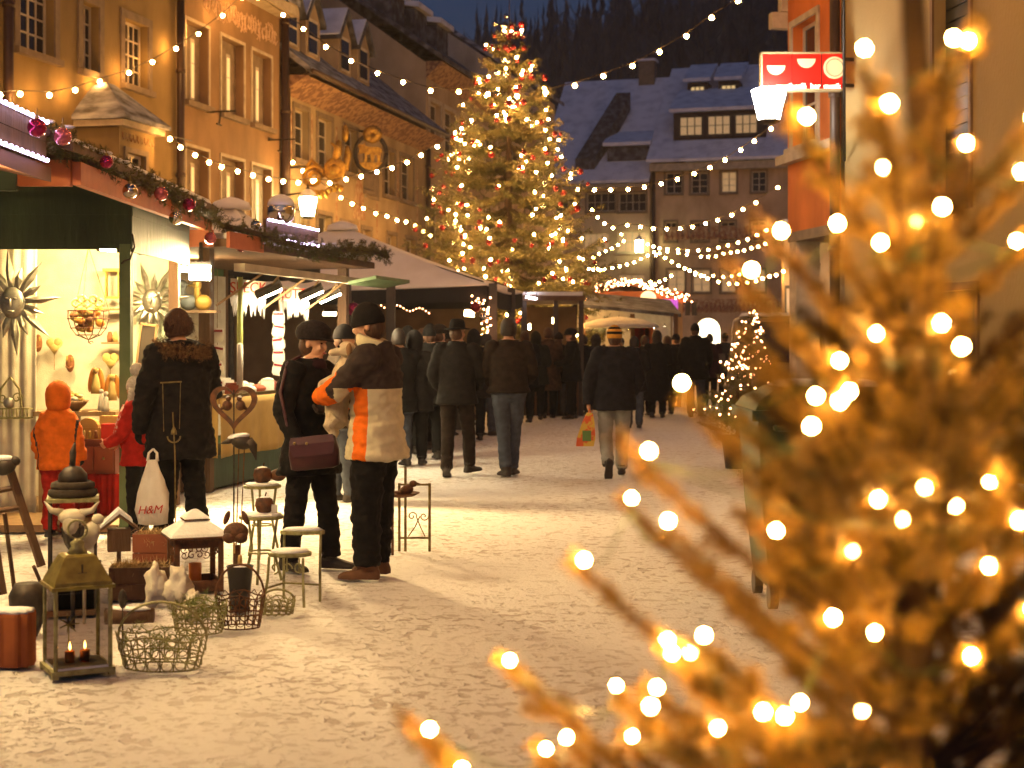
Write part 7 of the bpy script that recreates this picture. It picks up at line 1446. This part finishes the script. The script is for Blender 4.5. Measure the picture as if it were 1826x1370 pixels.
# wooden easel ladder with a bird at the left edge
Y = 8.6; t = thing('wooden_easel', 'dark wooden ladder rack leaning at the left edge', 'rack', at(30,1000,Y)); q = lambda px,py,dy=0: at(px,py,Y+dy)
for a_, b_ in (((18,838),(74,1010)),((-30,850),(5,1060))): k = MB(); p0, p1 = q(*a_), q(*b_); p1.z = max(0,p1.z); k.tube([p0,p1], .026, 4); build(k, 'rail', M_WOOD, t)
for y in (880,915): k = MB(); k.tube([q(-25,y),q(33+(y-880)*.3,y-12)], .016, 4); build(k, 'rung', M_WOOD, t)
for a_, b_ in (((8,915),(30,1090)),((60,1010),(92,1100))): k = MB(); p0, p1 = q(*a_,.05), q(*b_,.25); p1.z = 0; k.tube([p0,p1], .013, 4); build(k, 'strut', M_WOOD, t)
c = at(8,832,8.5); k = MB(); k.ell(c,(.07,.05,.05),12,8,Matrix.Rotation(-.3,3,'Y')); k.ell(c+Vector((.06,0,.03)),(.03,.028,.028),10,8); k.tube([c+Vector((-.05,0,.0)),c+Vector((-.13,0,-.03))],[.03,.008],6); ow = prop('bird_figure', 'dark metal bird perched on the wooden rack', 'ornament', k, M_IRON, c); k = MB(); k.ell(c+Vector((.0,0,.045)),(.055,.035,.02),10,7); build(k, 'snow', M_SNOW, ow, True)
# horned bull head and paper-white animals on stakes
Y = 8.2; c = at(128,922,Y); t = thing('bull_ornament', 'white horned bull head ornament on a dark stake, above the brass lantern', 'ornament', Vector((c.x,Y,0))); M_WH = mat('whitewashed_metal', (.62,.56,.42), .6, (.40,.34,.22), 12)
k = MB(); k.ell(c,(.075,.05,.045),14,10); k.ell(c+Vector((0,-.02,-.04)),(.045,.04,.06),12,9); build(k, 'head', M_WH, t, True)
for s_ in (-1,1): k = MB(); k.tube([c+Vector((s_*.05,0,.02)),c+Vector((s_*.11,0,.035)),c+Vector((s_*.15,0,.085))],[.024,.016,.003],7); build(k, 'horn', M_WH, t, True)
k = MB(); k.lathe(c+Vector((0,.02,-.20)), [(.012,0),(.05,.06),(.065,.14),(.03,.17)], 10); k.tube([(c.x,Y+.02,0),(c.x,Y+.02,c.z-.15)], .012, 6); build(k, 'stake', M_IRON, t)
Y = 8.35; c = at(160,955,Y); k = MB(); k.ell(c,(.05,.03,.085),12,9,Matrix.Rotation(.4,3,'Y')); k.ell(c+Vector((.045,0,.09)),(.035,.028,.03),10,8); k.tube([c+Vector((-.02,0,-.06)),c+Vector((-.03,0,-.20)),Vector((c.x-.03,Y,0))],.010,6); prop('goat_ornament', 'cream animal ornament on a stake beside the bull head', 'ornament', k, M_WH, Vector((c.x,Y,0)))
Y = 9.6; c = Vector((X(212,Y),Y,0)); t = thing('bird_house', 'small brown bird house with snowy roof, between lantern and crate', 'bird house', c); k = MB(); k.box(c+Vector((0,0,.30)),(.14,.12,.14),.3); k.tube([c,c+Vector((0,0,.24))],.014,6); build(k,'box',M_WOOD,t); M = Matrix.Rotation(.3,3,'Z'); k = MB(); k.prism([c+M@Vector((x,-.09,z)) for x, z in ((-.12,.36),(0,.45),(.12,.36),(.12,.375),(0,.468),(-.12,.375))], M@Vector((0,.18,0))); rf = build(k,'roof',M_WOOD,t,False,True); k = MB(); k.prism([c+M@Vector((x,-.085,z)) for x, z in ((-.115,.382),(0,.472),(.08,.412),(.08,.43),(0,.50),(-.11,.40))], M@Vector((0,.17,0))); build(k,'snow',M_SNOW,rf,False,True)
k = MB(); c = Vector((X(230,8.3),8.3,0)); k.tube([c+Vector((-.13,0,.05)),c+Vector((.0,.02,.055)),c+Vector((.13,.03,.05))],[.045,.05,.04],9); lo_ = prop('firewood_log', 'short brown log lying on the snow behind the green basket', 'log', k, M_WOOD, c); k = MB(); k.ell(c+Vector((0,.01,.09)),(.12,.035,.015),12,7); build(k,'snow',M_SNOW,lo_,True)
k = MB(); c = Vector((X(50,8.0),8.0,0)); k.lathe(c, [(.05,0),(.09,.10),(.10,.22),(.07,.28),(.03,.28)], 14); prop('iron_pot', 'dark iron pot on the snow under the wooden rack', 'pot', k, M_IRON, c)
c = Vector((X(205,7.6),7.75,0)); t = thing('metal_flower', 'thin metal flower on a stake beside the brass lantern', 'ornament', c); k = MB(); k.tube([c,c+Vector((0,0,.20))], .004, 5); build(k,'stem',M_IRON,t); k = MB(); k.ell(c+Vector((0,0,.24)),(.022,.02,.05),8,7); build(k,'bud',M_IRON,t,True)
# ================================================================ inside the craft stall
c = at(158,575,13.2); t = thing('hanging_basket', 'hanging wire basket full of fruit and dried flowers in the craft stall', 'basket', c); k = MB(); r_ = .178
for zz, rr in ((.10,1.0),(.03,1.0),(-.05,.86),(-.11,.60)): k.tube(circ(c+Vector((0,0,zz)), r_*rr, 20, 'z'), .005, 5)
for i in range(12): a = i*math.pi/6; k.tube([c+Vector((r_*f*math.cos(a),r_*f*math.sin(a),z)) for f, z in ((1,.10),(1,.03),(.86,-.05),(.6,-.11),(.05,-.15))], .004, 4)
k.tube([c+Vector((0,0,-.15)),c+Vector((0,0,-.18))], .006, 5); k.tube(spiral(c+Vector((.02,0,-.18)),.02,1),.004,4); build(k,'frame',M_RUST,t)
for i in range(3): a = .5+i*2.09; k = MB(); k.tube([c+Vector((r_*math.cos(a),r_*math.sin(a),.10)),Vector((c.x,c.y,Z(447,13.2)+.03))], .0035, 4); build(k,'chain',M_BRASS,t)
rs = random.Random(9); FM = [mat('dried_orange', (.60,.24,.04), .7), mat('dried_apple', (.60,.42,.14), .7), mat('gourd', (.45,.30,.06), .6), mat('nut_brown', (.24,.09,.03), .7)]
for i in range(26):
    a = rs.uniform(0,6.28); q = rs.random()**.5*.13; zz = rs.uniform(-.08,.16) if q < .1 else rs.uniform(-.02,.12); k = MB(); k.ell(c+Vector((q*math.cos(a),q*math.sin(a),zz)), (rs.uniform(.03,.045),rs.uniform(.03,.045),rs.uniform(.028,.04)), 10, 8); build(k,'fruit',FM[i % 4],t,True)
for i in range(5): k = MB(); q = c+Vector((-.10+.05*i,-.03,.17+.03*(i % 2))); k.tube(circ(q,.032,12),.012,6); build(k,'straw_ring',FM[1],t,True)
def wall_item(name, label, px, py, Y, kind):
    c = at(px,py,Y); t = thing(name, label, 'ornament', c, 'small ornaments in the craft stall'); k = MB()
    if kind == 'angel':
        k.lathe(c+Vector((0,0,-.12)), [(.045,0),(.04,.06),(.028,.14),(.012,.18)], 12); k.ell(c+Vector((0,0,.085)), .027, 10, 8); build(k,'body',FM[1],t,True)
        for s_ in (-1,1): k = MB(); k.ell(c+Vector((s_*.045,.02,0)),(.028,.012,.11),10,8,Matrix.Rotation(s_*-.15,3,'Y')); build(k,'wing',FM[0],t,True)
    elif kind == 'mask':
        k.ell(c,(.042,.03,.085),14,10); k.tube([c+Vector((-.03,-.03,-.03)),c+Vector((0,-.04,-.05)),c+Vector((.03,-.03,-.03))],.010,6); build(k,'body',FM[3],t,True); k = MB(); k.tube([c+Vector((-.025,-.03,.02)),c+Vector((-.02,-.03,.07))],.008,6); k.tube([c+Vector((.02,-.03,.02)),c+Vector((.025,-.03,.06))],.008,6); build(k,'gilding',FM[2],t,True)
    elif kind == 'heart':
        k.ell(c+Vector((-.035,0,.02)),(.045,.02,.045),12,8); k.ell(c+Vector((.035,0,.02)),(.045,.02,.045),12,8); k.prism([c+Vector((-.075,-.015,.01)),c+Vector((.075,-.015,.01)),c+Vector((0,-.015,-.09))],(0,.03,0)); build(k,'body',FM[1],t,True); k = MB(); k.tube([c+Vector((0,0,-.08)),c+Vector((0,0,-.24))],.004,5); build(k,'stick',M_WOODL,t)
    elif kind == 'figure':
        k.lathe(c+Vector((0,0,-.10)), [(.035,0),(.03,.05),(.02,.13),(.008,.15)], 10); k.ell(c+Vector((0,0,.07)),.02,9,7); build(k,'body',M_PACK,t,True)
    return t
wall_item('wood_mask','carved brown mask on the craft stall wall, left of the tall one',125,648,14.45,'mask'); wall_item('angel_plaque','tall golden winged angel on the craft stall shelf',171,678,13.4,'angel'); wall_item('angel_plaque','white and gold angel beside the green post',200,690,13.3,'angel'); wall_item('straw_heart','straw heart on a stick against the lit wall',97,615,14.4,'heart'); wall_item('straw_heart','straw heart on a stick near the green post',197,642,14.4,'heart')
wall_item('crib_figure','small white crib figure on the red chest, left',181,712,13.2,'figure'); wall_item('crib_figure','small white crib figure on the red chest, right',189,716,13.2,'figure'); wall_item('wood_mask','carved brown mask at the curtain edge',68,612,14.4,'mask')
for i, py in enumerate((552,612)): c = at(203,py,14.42); k = MB(); k.box(c,(.20,.16,.018)); prop('wall_shelf','%s pale shelf board beside the green post'%('upper','lower')[i],'shelf',k,M_WOODL,c,False,'shelves in the craft stall')
for i, (px, m_) in enumerate(((196,FM[3]),(206,FM[1]))): c = at(px,612,14.38)+Vector((0,0,.01)); k = MB(); k.lathe(c,[(.025,0),(.03,.05),(.02,.09),(.012,.10)],10); prop('small_jar','small %s jar on the lower shelf'%('brown','cream')[i],'jar',k,m_,c,True,'jars on the shelf')
c = at(201,512,14.4); t = thing('candle_sconce','golden framed wall lantern near the top of the green post','ornament',c); k = MB(); k.box(c+Vector((0,0,-.10)),(.14,.08,.02)); k.box(c+Vector((0,0,.16)),(.17,.10,.03)); k.box(c+Vector((-.06,0,.03)),(.015,.06,.26)); k.box(c+Vector((.06,0,.03)),(.015,.06,.26)); build(k,'frame',FM[2],t)
# red chest on red draped table with crib box
Y = 13.0; t = thing('display_chest','red brown chest of drawers on the red draped table in the craft stall','chest',at(178,845,Y)); x0, x1 = X(140,Y), X(214,Y); zt, zb = Z(788,Y), Z(842,Y)
k = MB(); k.b6(x0,x1,Y-.16,Y+.2,zb,zt); build(k,'body',mat('mahogany',(.17,.035,.015),.5),t); k = MB(); k.b6(x0-.02,x1+.02,Y-.18,Y+.22,zt+.001,zt+.03); build(k,'top',MATS['mahogany'],t)
for a_, b_ in ((.04,.48),(.52,.96)):
    k = MB(); w_ = x1-x0; k.b6(x0+w_*a_,x0+w_*b_,Y-.175,Y-.161,zb+.03,zt-.03); dr = build(k,'drawer',mat('mahogany_light',(.22,.05,.02),.5),t); k = MB(); k.ell((x0+w_*(a_+b_)/2,Y-.185,(zb+zt)/2),.012,8,6); build(k,'knob',M_BRASS,dr,True)
curtain('table_drape','red cloth drape below the chest in the craft stall','tablecloth',x0-.03,x1+.03,Y-.13,.07,zb-.004,M_REDC,6,.02)
k = MB(); k.b6(x0+.05,x1-.05,Y-.05,Y+.15,.06,zb-.01); prop('trestle_table','dark trestle table under the red drape','table',k,M_WOOD,(x0,Y,.06),False)
c = at(160,765,12.9); t = thing('crib_box','light wooden crib box with an arched top on the chest','box',c); k = MB(); zc = zt+.03; k.b6(c.x-.12,c.x+.10,12.86,12.98,zc,zc+.10); k.prism([Vector((c.x-.10+.09*1+.09*math.cos(a),12.87,zc+.10+.08*math.sin(a))) for a in [i*math.pi/10 for i in range(11)]],(0,.08,0)); build(k,'box',mat('honey_wood',(.55,.30,.08),.6),t,False,True)
for i in range(4): k = MB(); k.lathe((c.x-.08+.05*i,12.84,zc+.01),[(.016,0),(.012,.04),(.014,.055),(.002,.07)],8); build(k,'figure',FM[i],t,True)
k = MB(); k.b6(X(183,12.9),X(214,12.9),12.85,13.0,zt+.031,zt+.16); prop('red_box','bright red box on the chest by the green post','box',k,mat('bright_red',(.55,.02,.01),.5),(X(198,12.9),12.9,zt+.03),False)
k = MB(); k.b6(X(176,13.0),X(214,13.0),13.02,13.2,zt+.031,zt+.22); prop('gift_box','pale gold box behind the red one','box',k,mat('pale_gold',(.55,.34,.10),.5),(X(195,13.0),13.1,zt+.03),False)
c = at(128,712,13.3); k = MB(); rs = random.Random(4)
t = thing('shell_bowl','heap of pale shells and dried pods in a bowl in the craft stall','bowl',c); k.lathe(c+Vector((0,0,-.10)),[(.06,0),(.12,.05),(.15,.09),(.14,.085)],16); build(k,'bowl',M_WOODL,t,True)
for i in range(26): a = rs.uniform(0,6.28); q = rs.random()*.12; k = MB(); k.ell(c+Vector((q*math.cos(a),q*math.sin(a),rs.uniform(-.02,.05)*(1.3-q*5))),(.028,.026,.018),8,6); build(k,'shell',M_PACK if i % 2 else FM[1],t,True)
k = MB(); k.b6(X(68,13.3),X(214,13.3),13.15,13.6,.9,.94); prop('display_table','pale display table along the craft stall wall','table',k,M_WOODL,(X(140,13.3),13.4,.9),False)
k = MB(); k.b6(X(75,13.3),X(130,13.3),13.2,13.55,.06,.90); prop('storage_box','plain wooden storage box under the display table','box',k,M_WOODL,(X(100,13.3),13.4,.06),False)
# wrought candle rack on the curtain
Y = 13.05; c = at(18,735,Y); t = thing('candle_rack','wrought iron candle rack with a little balustrade on the cream curtain','rack',c); k = MB(); k.box(c+Vector((0,0,-.05)),(.36,.12,.015)); k.box(c+Vector((0,0,.03)),(.36,.10,.01)); build(k,'shelf',M_VERD,t)
for i in range(12): k = MB(); x = c.x-.165+.03*i; k.lathe((x,Y-.05,c.z-.04),[(.005,0),(.009,.03),(.005,.065)],6); build(k,'baluster',M_VERD,t)
k = MB(); k.tube([c+Vector((-.10,0,.04)),c+Vector((-.08,0,.20)),c+Vector((0,0,.30)),c+Vector((.08,0,.20)),c+Vector((.10,0,.04))],.012,6)
for s_ in (-1,1): k.tube(spiral(c+Vector((s_*.06,0,.12)),.05,1.3,(1,0,0),0,s_),.007,5)
build(k,'scroll_back',M_VERD,t); k = MB(); k.ell(c+Vector((0,-.03,.08)),(.05,.03,.05),10,8); build(k,'glass_cup',M_SILV,t,True)
# framed mirror and picture by the second sun
c = at(262,615,13.6); t = thing('picture_frame','narrow wooden frame leaning below the second sun','frame',c); k = MB(); M = Matrix.Rotation(R(7),3,'Y')
for x, z, sx, sz in ((-.07,0,.02,.36),(.07,0,.02,.36),(0,.18,.16,.02),(0,-.18,.16,.02)): k.box(c+M@Vector((x,0,z)),(sx,.03,sz),rot=M)
build(k,'frame',M_WOODL,t); k = MB(); k.box(c,(.12,.01,.34),rot=M); build(k,'panel',M_FRAMED,t)
# ================================================================ right side: bin, van, poles
Y = 8.7; t = thing('wheelie_bin','large green wheeled refuse bin with snow on its lid, behind the near spruce','bin',(X(1450,Y),Y+.3,0)); x0, x1 = X(1352,Y), X(1352,Y)+.95; zt = 1.16
M_BIN = mat('green_bin_plastic',(.018,.05,.015),.55,(.012,.036,.011),6); k = MB(); k.loft([[Vector((x0+dx if x < 0 else x1-dx, Y+dx if y < 0 else Y+.75-dx, z)) for x, y in ((-1,-1),(1,-1),(1,1),(-1,1))] for z, dx in ((.12,.08),(.6,.03),(zt-.06,.0))]); build(k,'body',M_BIN,t,False,True)
k = MB(); k.b6(x0-.04,x1+.04,Y-.04,Y+.79,zt-.06,zt); build(k,'rim',M_BIN,t); k = MB(); k.loft([[Vector((x0+.0+d if x < 0 else x1-d, Y+.0+d if y < 0 else Y+.75-d, z)) for x, y in ((-1,-1),(1,-1),(1,1),(-1,1))] for z, d in ((zt+.002,-.02),(zt+.06,.02),(zt+.13,.14),(zt+.15,.25))]); ld_ = build(k,'lid',M_BIN,t,False,True)
k = MB(); k.loft([[Vector((x0+d if x < 0 else x1-d, Y+d if y < 0 else Y+.75-d, z)) for x, y in ((-1,-1),(1,-1),(1,1),(-1,1))] for z, d in ((zt+.10,.10),(zt+.112,.13),(zt+.157,.18),(zt+.172,.27))]); build(k,'snow',M_SNOW,ld_,True,True)
for x in (x0+.1,x1-.1):
    for y in (Y+.1,Y+.65): k = MB(); k.lathe((x-.025,y,.075),[(.075,0),(.075,.05)],14,Matrix.Rotation(R(90),3,'Y')); build(k,'wheel',M_FRAMED,t)
k = MB(); k.tube([(x0+.1,Y-.07,zt-.1),(x1-.1,Y-.07,zt-.1)],.018,8); k.tube([(x0+.1,Y-.07,zt-.1),(x0+.1,Y,zt-.1)],.018,6); k.tube([(x1-.1,Y-.07,zt-.1),(x1-.1,Y,zt-.1)],.018,6); build(k,'handle',M_BIN,t,True)
# parked van
Y = 27.2; x0, x1 = X(1284,Y), X(1284,Y)+1.85; t = thing('parked_van','dark parked van facing the camera, snow along its roof edge','van',((x0+x1)/2,Y+2,0)); M_VAN = mat('van_paint',(.16,.12,.09),.35,coat=.4); xm = (x0+x1)/2
def vr(y, z0, z1, w0, w1): return [Vector((xm-w0,y,z0)),Vector((xm+w0,y,z0)),Vector((xm+w0,y,z0+.5)),Vector((xm+w1,y,z1-.06)),Vector((xm+w1-.1,y,z1)),Vector((xm-w1+.1,y,z1)),Vector((xm-w1,y,z1-.06)),Vector((xm-w0,y,z0+.5))]
k = MB(); k.loft([vr(Y,.35,.98,.88,.84),vr(Y+.25,.30,1.10,.93,.88),vr(Y+1.0,.28,1.95,.93,.80),vr(Y+1.3,.28,2.0,.93,.80),vr(Y+4.3,.28,2.0,.93,.80)]); build(k,'body',M_VAN,t,False,True)
k = MB(); k.quad((xm-.84,Y+.27,1.13),(xm+.84,Y+.27,1.13),(xm+.72,Y+.94,1.88),(xm-.72,Y+.94,1.88)); k.v = [(x,y-.03,z+.015) for x,y,z in k.v]; build(k,'windscreen',M_PANE,t)
k = MB(); k.loft([[Vector((xm+x,y,z)) for x, y in ((-w_,Y+.96),(w_,Y+.96),(w_,Y+4.2),(-w_,Y+4.2))] for z, w_ in ((2.003,.70),(2.05,.66),(2.06,.5))]); build(k,'roof_snow',M_SNOW,t,True,True)
for s_ in (-1,1):
    k = MB(); k.ell((xm+s_*.66,Y+.0,.78),(.14,.05,.09),12,8); build(k,'headlight',mat('lamp_glass',(.45,.42,.38),.15),t,True)
    for y in (Y+.75,Y+3.6): k = MB(); k.lathe((xm+s_*.90-.10,y,.31),[(.31,0),(.31,.2)],20,Matrix.Rotation(R(90),3,'Y')); wh = build(k,'wheel',M_FRAMED,t); k = MB(); k.lathe((xm+s_*.90-.11,y,.31),[(.18,0),(.18,.22)],16,Matrix.Rotation(R(90),3,'Y')); build(k,'rim',M_SILV,wh)
    k = MB(); k.box((xm+s_*1.02,Y+.75,1.2),(.12,.08,.2)); build(k,'mirror',M_FRAMED,t)
k = MB(); k.box((xm,Y-.02,.45),(1.5,.06,.14)); build(k,'bumper',M_FRAMED,t); t.rotation_euler = (0,0,R(-8)); t.location.x += .42; k = MB(); k.box((xm,Y-.015,.72),(.8,.03,.14)); build(k,'grille',M_FRAMED,t)
for i, (a_, b_) in enumerate((((1444,540),(1424,700)),((1460,470),(1437,690)))):
    p0, p1 = at(*a_,25), at(*b_,24.2); p1.z = 0; k = MB(); k.tube([p0,p1],.03,8); prop('leaning_pole','pale pole leaning at the arcade, %s of two'%('shorter','longer')[i],'pole',k,M_WOODL,p1,True,'poles at the arcade')
# ================================================================ evening mist
k = MB(); k.b6(-330, 330, -70, 440, -1.2, 95); hz = build(k, 'haze', []); tag(hz, 'cold evening mist between the houses and the hill', 'haze', None, 'stuff')
hm = bpy.data.materials.new('evening_mist'); hm.use_nodes = True; hm.node_tree.nodes.clear(); pv = hm.node_tree.nodes.new('ShaderNodeVolumePrincipled'); pv.inputs['Density'].default_value = .0006; pv.inputs['Color'].default_value = (.9,.92,1,1)
mo = hm.node_tree.nodes.new('ShaderNodeOutputMaterial'); hm.node_tree.links.new(pv.outputs[0], mo.inputs['Volume']); hz.data.materials.append(hm)
